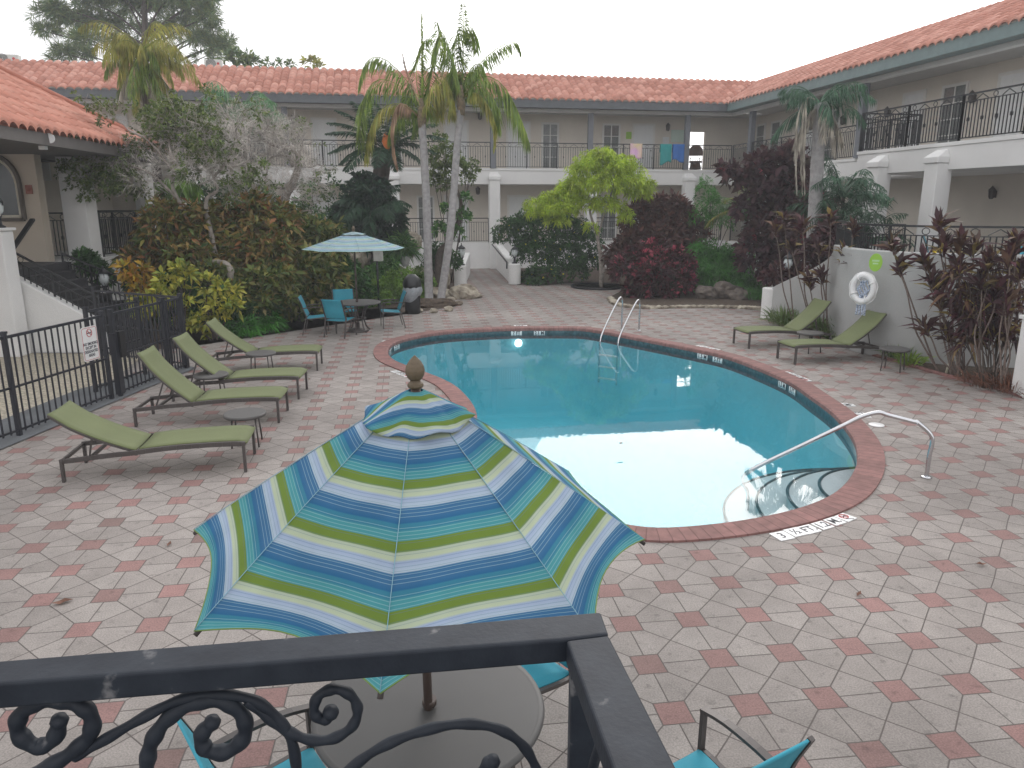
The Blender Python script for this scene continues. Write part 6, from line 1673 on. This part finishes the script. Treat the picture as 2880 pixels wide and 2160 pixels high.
tA, stA = gnarled("gnarled grey tree with curling trunks and sparse olive leaves beside the porch", [
    (pp(Ya, (640, 840, -.3), (648, 760, -.3), (620, 738, -.2), (570, 738, 0), (545, 700, 0), (528, 655), (519, 600), (499, 558), (484, 520), (494, 480), (482, 440)), .085, .03),
    (pp(Ya, (640, 840, .2), (606, 720, .2), (592, 647, .2), (580, 590, .2), (584, 556, .2), (612, 535, .2), (600, 500, .2)), .075, .03),
    (pp(Ya, (497, 556), (460, 520), (424, 488), (380, 470), (320, 460)), .04, .02),
    (pp(Ya, (484, 480), (440, 420), (400, 380)), .035, .015), (pp(Ya, (600, 500, .2), (640, 450, .2), (660, 400, .2)), .035, .015),
], [(482, 440, 0, -.2, 1, .9), (400, 385, 0, -.6, .8, .9), (320, 460, 0, -1, .1, .8), (360, 475, 0, -.8, .5, .8), (440, 430, .4, .1, 1, .9), (600, 500, .2, 0, 1, .9), (655, 400, .2, .4, .9, .9), (540, 470, .5, 0, .9, .9), (500, 400, .3, .3, .8, .9), (580, 420, 0, 0, .8, .9), (640, 470, 0, .6, .3, .8), (270, 500, 0, -.4, .0, .7), (560, 520, .3, .3, .3, .7)], Ya, .35, base=gA)
LG = LEAF("olive_leaf", [(.1, .1, .1)])
P, A = blob_clusters([(560, 420, 40), (520, 500, 40), (300, 430, 55), (250, 470, 50), (230, 520, 38), (330, 540, 50), (290, 510, 50), (250, 560, 26), (380, 420, 50, .4), (440, 370, 55, .5), (500, 330, 48, .8), (420, 330, 50, .8), (540, 360, 44, .6), (370, 500, 40), (400, 545, 30, .3), (460, 430, 45, .6)], Ya, 22, shell=.2)
b2, d2, l2 = clusters_to_leaves(P, A, 5, 1.3, .10); leaf_mesh("foliage", b2 - np.array(gA), d2, l2, l2 * .5, gnarl_l, tA, .1)
Yb = 20.6; gB = V(AT(772, 700, Yb).x, Yb, 0)
tB, stB = gnarled("bare grey tree with thick smooth forked trunk and hooked branches", [
    (pp(Yb, (765, 800), (772, 690), (782, 620), (795, 570), (820, 520), (838, 475), (840, 440), (822, 420), (795, 415), (760, 405)), .15, .04),
    (pp(Yb, (782, 620), (755, 575), (726, 550), (708, 510), (700, 470)), .09, .04),
    (pp(Yb, (815, 525), (790, 530), (760, 523), (738, 530)), .04, .02), (pp(Yb, (824, 470), (810, 442), (775, 438), (752, 455), (735, 472)), .045, .02),
    (pp(Yb, (780, 622), (810, 610), (850, 595), (880, 590)), .04, .015), (pp(Yb, (762, 560), (745, 520), (752, 480)), .05, .02),
], [(760, 405, 0, -.6, .8, .9), (700, 470, 0, -.3, 1, .95), (735, 472, 0, -.8, .5, .8), (752, 480, 0, .1, 1, .9), (840, 430, .2, .6, .8, .7), (800, 415, .2, .1, 1, .9), (650, 430, .6, -.2, 1, .9), (700, 400, .6, .1, 1, .9), (740, 380, .3, .4, .8, .8), (640, 480, .8, -.4, .4, .9), (690, 440, .2, -.6, .6, .9), (850, 470, 0, .9, .1, .7), (780, 440, .4, 0, 1, .8), (720, 520, .2, -.4, -.1, .7), (820, 560, .2, .5, -.2, .6), (870, 500, .2, .3, -.4, .6)], Yb, .05, base=gB, depth=4)

twig_l = LEAF("fine_grey_twigs", [(.40, .37, .35), (.48, .45, .42), (.32, .29, .27)], trans=0)
def twiggy(t, g, blobs, Y, dens=14):
    P, A = blob_clusters(blobs, Y, dens, shell=.1); b2, d2, l2 = clusters_to_leaves(P, A, 6, 1.2, .34); leaf_mesh("fine_twigs", b2 - np.array(g), d2, l2, .011, twig_l, t, .05)
twiggy(tA, gA, [(300, 450, 60), (380, 440, 60, .4), (450, 400, 60, .4), (520, 380, 60, .3), (580, 400, 60, .2), (560, 480, 60), (480, 480, 60), (620, 470, 50), (640, 400, 50, .2), (400, 520, 50), (660, 340, 40)], Ya)
twiggy(tB, gB, [(700, 380, 60, .3), (760, 380, 60), (640, 400, 60, .5), (820, 420, 55), (700, 460, 60), (640, 480, 60, .4), (780, 470, 60), (850, 470, 45), (720, 530, 50), (800, 540, 50), (870, 520, 36), (660, 540, 46, .3)], Yb)
P, A = blob_clusters([(640, 520, 34), (600, 380, 40), (560, 330, 34), (480, 320, 36), (620, 440, 30), (470, 380, 50)], Ya, 14, shell=.2)
b2, d2, l2 = clusters_to_leaves(P, A, 5, 1.3, .10); leaf_mesh("foliage", b2 - np.array(gA), d2, l2, l2 * .5, gnarl_l, tA, .1)
plant("green_shrub", "dark leaves behind the yellow shrubs beside the post lantern", "shrub", [(430, 820, 60), (500, 830, 60), (400, 870, 44, -.2), (470, 890, 50, -.2), (560, 890, 50), (600, 860, 50), (390, 800, 40)], 17.3, dkgreen, 22, 6, .17, .07)

# ---- palms on the left
def simple_palm(label, base, top, r, fr, ll, mat, w=.03, hang=.6, n_=36, name="palm_tree", group=None, droop=.35, bark=None, bend=0):
    g = Vector(base); t = empty(name, tuple(g), 0, label, "palm tree", group); tp = Vector(top)
    mb = MB(); m_ = g.lerp(tp, .5) + V(bend, 0, 0); q = spline([g - g, m_ - g, tp - g], 8); n2 = len(q); mb.tube(q, [r * (1 + .06 * (i % 2)) * (1.1 - .25 * i / n2) for i in range(n2)], 10); mb.build("trunk", bark or darkbark_m, t, fix=False)
    palm_crown(t, g, fr, ll, mat, w=w, hang=hang, n_=n_, droop=droop); return t
c_ = AT(400, 150, 25)
fr = [(p_, {"mat": random.choice((palmy_l, palmy_l, palm_l))}) for p_ in rand_fronds(c_, 16, 1.9, (-.9, 1.2), 1.7)] + [(p_, {"mat": random.choice((palmy_l, palm_l)), "hang": 1.3}) for p_ in rand_fronds(c_ + V(0, 0, .1), 14, 1.4, (-.6, 1.3), 2.2)] + [(p_, {"mat": greyd_l if i % 2 else palmy_l, "hang": 1.3}) for i, p_ in enumerate(rand_fronds(c_ - V(0, 0, .2), 8, 1.8, (-1.1, -.5), 1.2))]
simple_palm("shaggy yellowing palm with dark trunk in front of the pine", V(AT(425, 300, 25).x, 25, 0), AT(402, 170, 25), .17, fr, .50, palmy_l, hang=1.0, n_=56, w=.028)
c_ = AT(680, 350, 27); g = V(c_.x, 27, 0)
simple_palm("pale green feathery palm behind the bare grey tree", g, c_, .10, [(p_, {}) for p_ in rand_fronds(c_ + V(0, 0, .2), 26, 1.7, (.1, 1.2), 1.5)], .5, LEAF("feathery_leaflet", [(.07, .16, .07), (.10, .22, .10), (.06, .13, .06)]), hang=.9)
c_ = AT(1080, 420, 27); g = V(AT(1060, 700, 27).x, 27, 0)
fr = []
for x, y, yo in ((920, 345, 0), (918, 375, -.5), (925, 430, 0), (955, 460, -.4), (945, 310, .5), (990, 285, .5), (1040, 270, 1), (1230, 350, 0), (1250, 390, -.4), (1225, 430, 0), (1180, 300, .7), (1140, 280, 1), (970, 480, -1), (1200, 470, -.8), (1010, 320, -1), (1150, 340, -1), (1060, 470, -1.5), (1120, 480, -1.2)):
    tip = AT(x, y, 27 + yo * 1.2); m_ = c_.lerp(tip, .5) + V(0, 0, .28); fr.append(([c_, c_.lerp(m_, .5) + V(0, 0, .05), m_, m_.lerp(tip, .55) + V(0, 0, .05), tip], {}))
simple_palm("dark blue green cycad like palm with a thick leaning trunk behind the far parasol", g, c_, .30, fr, .40, dkpalm_l, w=.055, hang=.3, n_=80, droop=.1, bend=-.15)
mb = MB(); p = AT(1088, 398, 26.6); mb.rock((0, 0, 0), (.14, .12, .28), 3, 2); o = mb.build("palm_seed_cone", M("orange_cone", (.6, .16, .03), .7)); o.location = p; tag(o, "bright orange seed cone in the heart of the dark palm", "seed cone")
DG = "dark tropical plants behind the far parasol"
plant("philodendron", "dark plant mass climbing below the cycad like palm", "shrub", [(1040, 560, 60), (1000, 620, 60), (1080, 620, 50), (1030, 680, 60), (1100, 690, 45), (1045, 540, 40)], 26.6, LEAF("philodendron_leaf", [(.012, .035, .02), (.02, .055, .03), (.03, .07, .03)]), 18, 5, .34, .12, droop=.3, group=DG)
c_ = AT(1045, 600, 26.2); simple_palm("dark low palm with arching fronds spreading over the plants behind the far parasol", V(c_.x, 26.2, 0), c_, .12, [(p_, {}) for p_ in rand_fronds(c_, 18, 1.6, (-.2, 1.2), 1.2)], .4, dkpalm_l, w=.04, hang=.4, n_=60)
plant("vine_shrub", "thin dark shrub with red blossoms under the far gallery left of the cycad", "shrub", [(940, 540, 36), (960, 600, 40), (920, 620, 36), (950, 660, 46), (900, 680, 40), (910, 500, 26)], 28.5, dkgreen, 9, 4, .18, .07, group=DG)
plant("light_green_shrub", "lime tufted shrub against the far gallery beside the bare tree", "shrub", [(860, 525, 34, 0, 14), (830, 590, 30), (880, 600, 30), (800, 640, 40), (860, 560, 20)], 26.5, midgreen, 16, 5, .16, .07, group=DG)
plant("background_shrubs", "green undergrowth between the gnarled tree and the far gallery", "shrub", [(560, 600, 50), (620, 590, 45), (680, 580, 60), (730, 560, 50), (560, 540, 36), (640, 540, 40), (700, 640, 60), (800, 690, 60), (860, 720, 60), (600, 640, 50)], 24.5, dkgreen, 9, 5, .2, .08, group=DG)
plant("small_leafy_tree", "slender small leaved tree between the two queen palms", "tree", [(1250, 430, 42), (1235, 480, 40), (1280, 470, 38), (1310, 500, 30), (1255, 520, 34), (1325, 470, 22), (1215, 510, 20), (1240, 390, 20)], 29.5, gnarl_l, 15, 5, .15, .07, trunk=[([V(AT(1262, 640, 29.5).x, 29.5, 0), AT(1262, 600, 29.5), AT(1255, 500, 29.5), AT(1250, 430, 29.5)], (.06, .02))], nst=6, shell=.2)
# twisted dark trunk and shrubs behind the leaning palm
t = empty("twisted_trunk", tuple(V(AT(1230, 720, 26).x, 26, 0)), 0, "dark twisted leaning trunk behind the two queen palms", "tree"); g = V(AT(1230, 720, 26).x, 26, 0)
mb = MB(); mb.tube(spline([V(0, 0, 0)] + [AT(x, y, 26) - g for x, y in ((1235, 720), (1255, 690), (1275, 660), (1290, 620), (1296, 570), (1285, 530))], 4), [.14 - .004 * i for i in range(25)], 8); mb.build("trunk", darkbark_m, t)
P, A = blob_clusters([(1300, 610, 22), (1260, 590, 16), (1310, 560, 14), (1240, 650, 24), (1285, 655, 18)], 26, 30); b2, d2, l2 = clusters_to_leaves(P, A, 5, 1.2, .16); leaf_mesh("foliage", b2 - np.array(g), d2, l2, l2 * .45, midgreen, t, .1)
plant("clipped_shrub", "dark rounded shrub between the palms and the ramp wall", "shrub", [(1235, 725, 42), (1265, 740, 34), (1210, 740, 30)], 26.8, dkgreen, 50, 5, .11, .05, group=DG)
plant("low_hedge", "bright yellow green low hedge behind the trash can", "hedge", [(1090, 815, 46, -.8), (1130, 800, 44, 0), (1170, 790, 40, .6), (1060, 840, 40, -1.4), (1120, 840, 40, -.6), (1165, 830, 36, 0), (1195, 800, 30, .8)], 24.2, LEAF("hedge_leaf", [(.06, .13, .02), (.11, .20, .03), (.16, .26, .04)]), 60, 6, .10, .045)
plant("spiky_plant", "spiky light green plant left of the wire ornament", "plant", [(1130, 700, 30, 0, 30), (1100, 720, 22, 0, 22)], 26, midgreen, 30, 8, .45, .045, spread=1.0, droop=.3, nst=0, shell=.1)
plant("fern_clump", "ferny undergrowth behind the far table", "fern", [(1010, 850, 34), (1035, 830, 34, .6), (985, 800, 36, 1), (1080, 760, 40, 2.5), (1040, 790, 40, 2)], 22.3, fern_l if 0 else midgreen, 40, 6, .2, .04, droop=.4, nst=0)

# ---- middle and right beds
plant("flowering_hedge", "dense dark green hedge dotted with yellow flowers right of the ramp", "hedge", [(1430, 660, 45, .3), (1480, 640, 48), (1540, 640, 50), (1600, 650, 50), (1650, 680, 48), (1482, 705, 42, .2), (1510, 710, 60, -.4), (1590, 715, 60, -.5), (1655, 740, 45, -.4), (1492, 785, 30, -.7), (1530, 775, 48, -1.1), (1610, 765, 46, -1), (1500, 800, 20, -1.6), (1500, 615, 22), (1580, 610, 24), (1455, 625, 20), (1540, 618, 20)], 30.2, dkgreen, 34, 5, .13, .055, flowers=(yflower, 90, .05))
YL = 27.7; gL = G(1691, 810)
def lp(*pts): return [gL] + [AT(x, y, YL + (0.0)) for x, y in pts]
plant("lime_tree", "small tree with feathery lime yellow foliage in a round tree ring", "tree", [(1690, 455, 62, 0, 34), (1740, 480, 60, 0, 40), (1650, 480, 50, 0, 36), (1780, 520, 56, 0, 34), (1700, 520, 70, -.3, 40), (1620, 520, 46, 0, 26), (1560, 560, 48, 0, 22), (1515, 575, 42, 0, 18), (1580, 590, 52, -.3, 20), (1650, 575, 50, 0, 26), (1710, 580, 50, 0, 26), (1500, 600, 24, 0, 12), (1570, 625, 40, 0, 14), (1800, 545, 38, 0, 20), (1690, 430, 30, 0, 14), (1760, 610, 20), (1820, 520, 20, 0, 14), (1660, 640, 16), (1600, 545, 40), (1560, 600, 34, .2, 18), (1540, 585, 30, -.2, 16)], YL, lime_l, 34, 8, .17, .036, droop=.45, g=gL, shell=.35, nst=0, stem_m=bark_m, trunk=[
    (lp((1690, 740), (1684, 690), (1676, 650), (1660, 600), (1655, 540)), (.085, .03)), (lp((1697, 750), (1695, 720), (1682, 680), (1694, 620), (1715, 560), (1730, 500)), (.06, .02)), (lp((1690, 740), (1684, 690), (1676, 650), (1620, 610), (1560, 585)), (.03, .012))])
t = empty("tree_ring", tuple(G(1682, 808)), 0, "round gravel tree ring with thin black edging at the foot of the lime tree", "tree ring")
mb = MB(); mb.lathe([(0, .02), (.97, .02)], n=48); mb.build("gravel", gravel_m, t); mb = MB(); mb.tube([(1.0 * math.cos(a), 1.0 * math.sin(a), .05) for a in np.linspace(0, 2 * PI, 48, endpoint=False)], .035, 6, closed=True); mb.build("edging", black_m, t)
RG = "dark red shrubs in the right bed"
plant("copperleaf_bush", "brown red copperleaf bush between the lime tree and the purple tree", "shrub", [(1800, 620, 45), (1850, 600, 45), (1900, 610, 50), (1950, 650, 40), (1790, 690, 55, -.5), (1860, 680, 60, -.6), (1740, 720, 40, -.8), (1930, 710, 45, -.4), (1900, 580, 30), (1810, 585, 25), (1760, 760, 40, -1)], 28.5, copper_l, 16, 6, .28, .11, group=RG)
plant("crimson_bush", "crimson pink croton bush at the corner of the right bed", "shrub", [(1790, 730, 40, 0), (1850, 725, 46, .2), (1910, 740, 38, .2), (1760, 765, 38, -.1), (1830, 780, 56, -.4), (1900, 790, 48, -.2), (1800, 820, 40, -.3), (1870, 825, 40, -.3), (1930, 750, 20)], 25.2, LEAF("wine_leaf", [(.04, .015, .02), (.09, .02, .03), (.06, .02, .02), (.03, .03, .015)]), 20, 7, .24, .08, group=RG, flowers=(LEAF("pink_leaf", [(.28, .04, .07), (.36, .09, .12), (.20, .025, .05)]), 240, .16))
plant("fern_bank", "bright green fern bank right of the crimson bush", "fern", [(1970, 720, 42, 1), (2020, 730, 50, 1), (2070, 740, 50, 1), (1960, 780, 44), (2020, 790, 50), (2085, 800, 50, -.4), (2110, 840, 36, -1.2), (2050, 830, 34, -.5), (1970, 820, 30), (2120, 800, 30, -1)], 26, fern_l, 26, 7, .26, .035, droop=.45, nst=0)
plant("purple_tree", "large purple black copperleaf tree with pink shoots in front of the corner", "tree", [(2130, 480, 45), (2180, 460, 40), (2230, 440, 34), (2090, 520, 36), (2160, 540, 60), (2220, 520, 55), (2100, 590, 30), (2190, 610, 70), (2260, 590, 60, .3), (2150, 680, 60, -.4), (2230, 690, 65, -.4), (2290, 660, 55), (2060, 500, 26), (2040, 480, 18), (2300, 600, 45), (2200, 750, 50, -.8), (2130, 740, 45, -.6)], 25.2, purple_l, 9, 5, .32, .18, group=RG, flowers=(crimson_l, 26, .22))
YM = 26.5; c_ = AT(2090, 585, YM)
simple_palm("pygmy date palm with arching yellow tipped fronds in the right bed", V(AT(2108, 760, YM).x, YM, 0), c_, .10, [(p_, {"mat": palmy_l if i % 4 == 0 else LEAF("pygmy_leaflet", [(.06, .12, .05), (.09, .17, .06), (.05, .10, .04)])}) for i, p_ in enumerate(rand_fronds(c_, 24, 1.45, (-.25, 1.1), 1.2))], .30, palm_l, w=.02, hang=.4, n_=50, droop=.15, bark=palmbark_m)
plant("feathery_shrub", "wispy blue green shrub below the upper gallery corner", "shrub", [(1985, 540, 30), (2000, 580, 40), (2030, 620, 40), (1970, 610, 30), (1985, 510, 14)], 28, fern_l, 18, 6, .2, .03, droop=.4)
# palm in front of the right wing, mostly dead skirt
Yp = 21.5; tp = AT(2308, 290, Yp); g = V(AT(2300, 620, Yp).x, Yp, 0)
fr = [(p_, {"mat": bluegreen_l}) for p_ in rand_fronds(tp, 11, 1.5, (-.3, .9), 1.3)] + [(p_, {"mat": greyd_l, "hang": 1.2}) for p_ in rand_fronds(tp, 7, 1.5, (-1.0, -.1), 1.6)]
for x in (2255, 2240, 2262): fr.append((pp(Yp, (2300, 285), (2270, 275, -.4), (x + 4, 330, -.7), (x, 450, -.8), (x + 2, 540, -.8)), {"mat": greyd_l, "hang": 1.5, "fwd": 1.0, "ll": .35}))
simple_palm("grey trunked palm with hanging dead fronds in front of the right wing", g, tp, .18, fr, .45, bluegreen_l, hang=.9, bark=palmbark_m)
for i, (x, y, yy, lab) in enumerate(((2372, 525, 21.5, "bluish areca palm left of the first white porch pillar"), (2345, 600, 21.5, "dark areca palm behind the cordylines"), (2425, 655, 20.4, "low areca palm at the foot of the first porch pillar"))):
    c_ = AT(x, y + 30, yy); simple_palm(lab, V(c_.x, yy, 0), c_, .05, [(p_, {}) for p_ in rand_fronds(c_, 14, 1.5, (.3, 1.3), 1.3)], .42, bluegreen_l if i == 0 else dkpalm_l, hang=.5, n_=34, w=.028, name="areca_palm", group="areca palms by the right wing")
plant("fill_shrub", "dark purple shrub mass behind the cordylines left of the terrace", "shrub", [(2330, 690, 55), (2390, 700, 50), (2280, 740, 50), (2350, 750, 50), (2420, 740, 36), (2220, 800, 36), (2180, 780, 30)], 20.6, purple_l, 20, 6, .24, .09, group=RG)

# ---- cordylines: bare stems with rosettes of long leaves
CORN = [0]
def cordyline(base, heads, label, L_=.44, k=34, dead=True):
    g = Vector(base); t = empty("cordyline", tuple(g), 0, label, "plant", "cordylines along the terrace wall")
    B, D, LL = [], [], []
    for hx, hy, hY in heads:
        h = AT(hx, hy, hY) - g; m_ = h * .5 + V(random.uniform(-.12, .12), random.uniform(-.1, .1), -.05 * h.z)
        mb = MB(); q = spline([V(random.uniform(-.05, .05), 0, 0), m_ * .6 + V(0, 0, -.02), m_, h * .8, h], 4); mb.tube(q, [.018 - .0005 * i for i in range(len(q))], 6); mb.build("stem", M("cordyline_stem", (.17, .13, .11), .9, var=.3, vs_=30), t, fix=False)
        up = (h - m_).normalized(); n_ = k
        a = rng.random(n_) * 2 * PI; e = rng.random(n_) * 1.35 + .15
        lay = rng.random(n_) * .22
        d = np.stack([np.cos(a) * np.sin(e), np.sin(a) * np.sin(e), np.cos(e)], 1) + np.array(up) * .15
        B.append(np.array(h) + np.outer(.08 - lay * 1.2, np.array(up)) ); D.append(unit(d)); LL.append(L_ * (.65 + .45 * rng.random(n_)))
    leaf_mesh("foliage", np.vstack(B), np.vstack(D), np.concatenate(LL), np.concatenate(LL) * .20, cord_l, t, .22, fold=.25, twist=.4)
    return t
cl = [
 (G(2330, 955), [(2335, 620, 17.0), (2300, 700, 17.2)], "cordyline left of the life ring with two tall dark heads"),
 (G(2290, 945), [(2255, 640, 17.6), (2225, 700, 17.8)], "cordyline rising behind the farther right lounger back"),
 (G(2235, 925), [(2180, 650, 18.6), (2205, 620, 18.6)], "tall cordyline above the low white wall end"),
 (G(2370, 960), [(2400, 650, 16.6), (2375, 720, 16.5), (2410, 745, 16.2)], "cordyline directly behind the life ring"),
 (G(2310, 950), [(2310, 780, 17.0), (2275, 800, 17.3)], "short bushy cordyline behind the two right loungers"),
 (G(2640, 1050), [(2508, 695, 13.6), (2527, 760, 13.5)], "cordyline with two thin curved stems arching left in front of the curved wall"),
 (G(2680, 1060), [(2640, 640, 13.4), (2655, 700, 13.3), (2600, 745, 13.4)], "tallest cordyline with a red spear head against the terrace railing"),
 (G(2700, 1065), [(2700, 690, 13.2), (2740, 700, 13.2), (2690, 760, 13.2)], "dense cordyline in front of the curved wall, right of the tallest"),
 (G(2760, 1085), [(2780, 740, 12.7), (2760, 800, 12.7), (2800, 830, 12.6)], "cordyline with mixed yellow leaves near the right edge"),
 (G(2820, 1100), [(2840, 730, 12.4), (2870, 770, 12.4), (2830, 860, 12.3), (2860, 690, 12.5)], "rightmost cordyline cut by the picture edge"),
 (G(2720, 1060), [(2640, 850, 13.2), (2620, 800, 13.2), (2690, 880, 13.0)], "low leaning cordyline with brown rosettes in front of the wall"),
 (G(2700, 1062), [(2600, 925, 13.3), (2660, 940, 13.2), (2740, 900, 13.0)], "low spreading cordyline behind the standpipe"),
 (G(2790, 1090), [(2740, 960, 12.9), (2790, 930, 12.7), (2830, 950, 12.5)], "short cordyline above the dry mulch at the right"),
]
for b_, h_, lab in cl: cordyline(b_, h_, lab)

plant("cordyline_thicket", "dense dark lower leaves of the cordyline thicket at the right edge", "shrub", [(2720, 850, 45), (2790, 840, 50), (2850, 860, 45), (2760, 900, 50, -.1), (2830, 930, 50, -.1), (2700, 780, 36), (2800, 760, 40), (2860, 790, 30), (2730, 960, 40, -.1), (2670, 830, 26)], 13.0, cord_l, 16, 7, .30, .05, spread=1.4, droop=.3, shell=.2, nst=14, stem=.016, g=G(2780, 1092))

# ---- grasses and litter
def grass(px, py, r, h, n_, label, mat=grass_l, grp="grass clumps along the terrace bed", w=.022):
    g = G(px, py); t = empty("grass_clump", tuple(g), 0, label, "grass clump", grp)
    a = rng.random(n_) * 2 * PI; q = rng.random(n_) * r * .5; B = np.stack([np.cos(a) * q, np.sin(a) * q, 0 * q + .01], 1)
    e = rng.random(n_) * 1.1; d = unit(np.stack([np.cos(a) * np.sin(e), np.sin(a) * np.sin(e), np.cos(e)], 1))
    leaf_mesh("blades", B, d, h * (.6 + .6 * rng.random(n_)), w, mat, t, .35, fold=.05, twist=.4); return t
grass(2205, 918, .7, .75, 420, "grass clump between the white wall end and the farther right lounger")
grass(2300, 945, .8, .8, 420, "grass clump behind the farther right lounger back")
grass(2370, 960, .8, .8, 380, "grass clump under the life ring")
grass(2530, 1015, .5, .5, 160, "thin grass tuft behind the right side table")
grass(2555, 1030, .4, .45, 70, "strappy green tuft right of the right side table", LEAF("strap_leaf", [(.12, .2, .03), (.2, .28, .05)]), w=.04)
grass(2840, 1100, .9, .45, 300, "dry brown grass clump at the right edge of the bed", deadleaf)
grass(2760, 1085, .8, .35, 200, "dry litter tuft beside the standpipe", deadleaf)
grass(2120, 845, .6, .6, 200, "lily clump with pale tips at the end of the fern bank", fern_l)
# dry leaves blown over the deck
for i, (x, y) in enumerate(((176, 1697), (476, 1534), (600, 1715), (1745, 1250), (2366, 1015), (2665, 1097), (470, 1095), (870, 1068), (1170, 880), (2760, 1590), (2415, 1675))):
    g = G(x, y); mb = MB(); s = .028 if i else .05; a = random.random() * 6
    q = [V(s * math.cos(a + k * PI / 3) * (1.6 if k % 3 == 0 else .7), s * math.sin(a + k * PI / 3) * (1.6 if k % 3 == 0 else .7), .012 + .012 * (k % 2)) for k in range(6)]
    mb.add(q + [V(0, 0, .006)], [(k, (k + 1) % 6, 6) for k in range(6)]); o = mb.build("fallen_leaf", deadleaf, fix=False); o.location = (g.x, g.y, .003)
    tag(o, "large curled brown leaf lying on the pavers near the foreground railing" if i == 0 else "small dry brown leaf lying on the pool deck", "leaf", None if i == 0 else "small dry leaves on the pavers")

# ---- trees beyond the far wing
YP = 50
def pine():
    g = V(AT(400, 60, YP).x, YP, 0); t = empty("pine_tree", tuple(g), 0, "large spreading pine tree rising behind the tiled roof at top left", "tree")
    blobs = [(150, 40, 50, 0, 26), (220, 60, 60, 1, 28), (130, 90, 36, 0, 18), (250, 110, 50, -1, 24), (180, 150, 36, 0, 16), (260, 10, 60, 1, 30), (330, -20, 70, 0, 34), (400, 20, 70, 1, 36), (480, -10, 60, -1, 34), (540, 20, 56, 0, 30), (580, 50, 40, 0, 24), (500, 70, 50, 1, 24), (560, 110, 50, 0, 22), (610, 130, 40, 0, 20), (640, 120, 26, 0, 14), (230, 150, 40, 1, 18), (320, 70, 50, 2, 26), (440, 90, 50, 2, 26), (160, 20, 30, 0, 16), (590, 0, 30, 0, 26), (350, 130, 40, 2, 20), (575, 160, 26, 0, 10), (160, 165, 24, 0, 10), (600, 85, 26, 0, 16), (280, -60, 80), (420, -70, 80), (530, -60, 60)]
    P, A = blob_clusters(blobs, YP, 4.2, shell=.05); b2, d2, l2 = clusters_to_leaves(P, A, 18, 1.4, .55); leaf_mesh("crown", b2 - np.array(g), d2, l2, .055, pine_l, t, .05)
    mb = MB(); top = AT(410, -80, YP) - g; mb.tube([V(0, 0, 0), V(.1, 0, 6), V(-.1, 0, 12), top], [.35, .3, .22, .1], 8)
    for bl in blobs: c = AT(bl[0], bl[1], YP + (bl[3] if len(bl) > 3 else 0)) - g; mb.tube(spline([V(0, 0, max(4, c.z - 2.2)), V(c.x * .5, c.y * .5, c.z - .8), c], 3), [.08 - .009 * i for i in range(7)], 5)
    mb.build("trunk", darkbark_m, t, fix=False)
pine()
BT = "tree tops behind the far roof"
plant("distant_tree", "dark leafy treetop just right of the pine above the ridge", "tree", [(665, 170, 30), (710, 180, 26), (640, 178, 22)], 48, pine_l, 4, 6, .4, .14, group=BT, nst=3)
plant("distant_tree", "sparse treetop above the ridge left of the small yellow one", "tree", [(755, 178, 10), (790, 182, 20, 0, 9), (820, 184, 8)], 48, pine_l, 6, 6, .3, .1, group=BT, nst=3)
plant("distant_tree", "small yellowish treetop above the middle of the ridge", "tree", [(875, 182, 22, 0, 16), (905, 188, 16, 0, 8)], 48, palmy_l, 5, 6, .35, .12, group=BT, nst=3)

# ---- thin even haze box, added to lift distant darks like lens veil
mb = MB(); mb.bx(-75, 75, -22, 92, -4.3, 24)
hz_ = mb.build("haze", M("haze_air", (1, 1, 1)))
m_, N, L, b = nodes_of("thin_haze"); N.remove(b); pv = N.new("ShaderNodeVolumePrincipled"); pv.inputs["Color"].default_value = (.93, .96, 1, 1); pv.inputs["Density"].default_value = .0021
L.new(pv.outputs[0], [n for n in N if n.type == 'OUTPUT_MATERIAL'][0].inputs["Volume"])
hz_.data.materials.clear(); hz_.data.materials.append(m_); tag(hz_, kind='stuff')
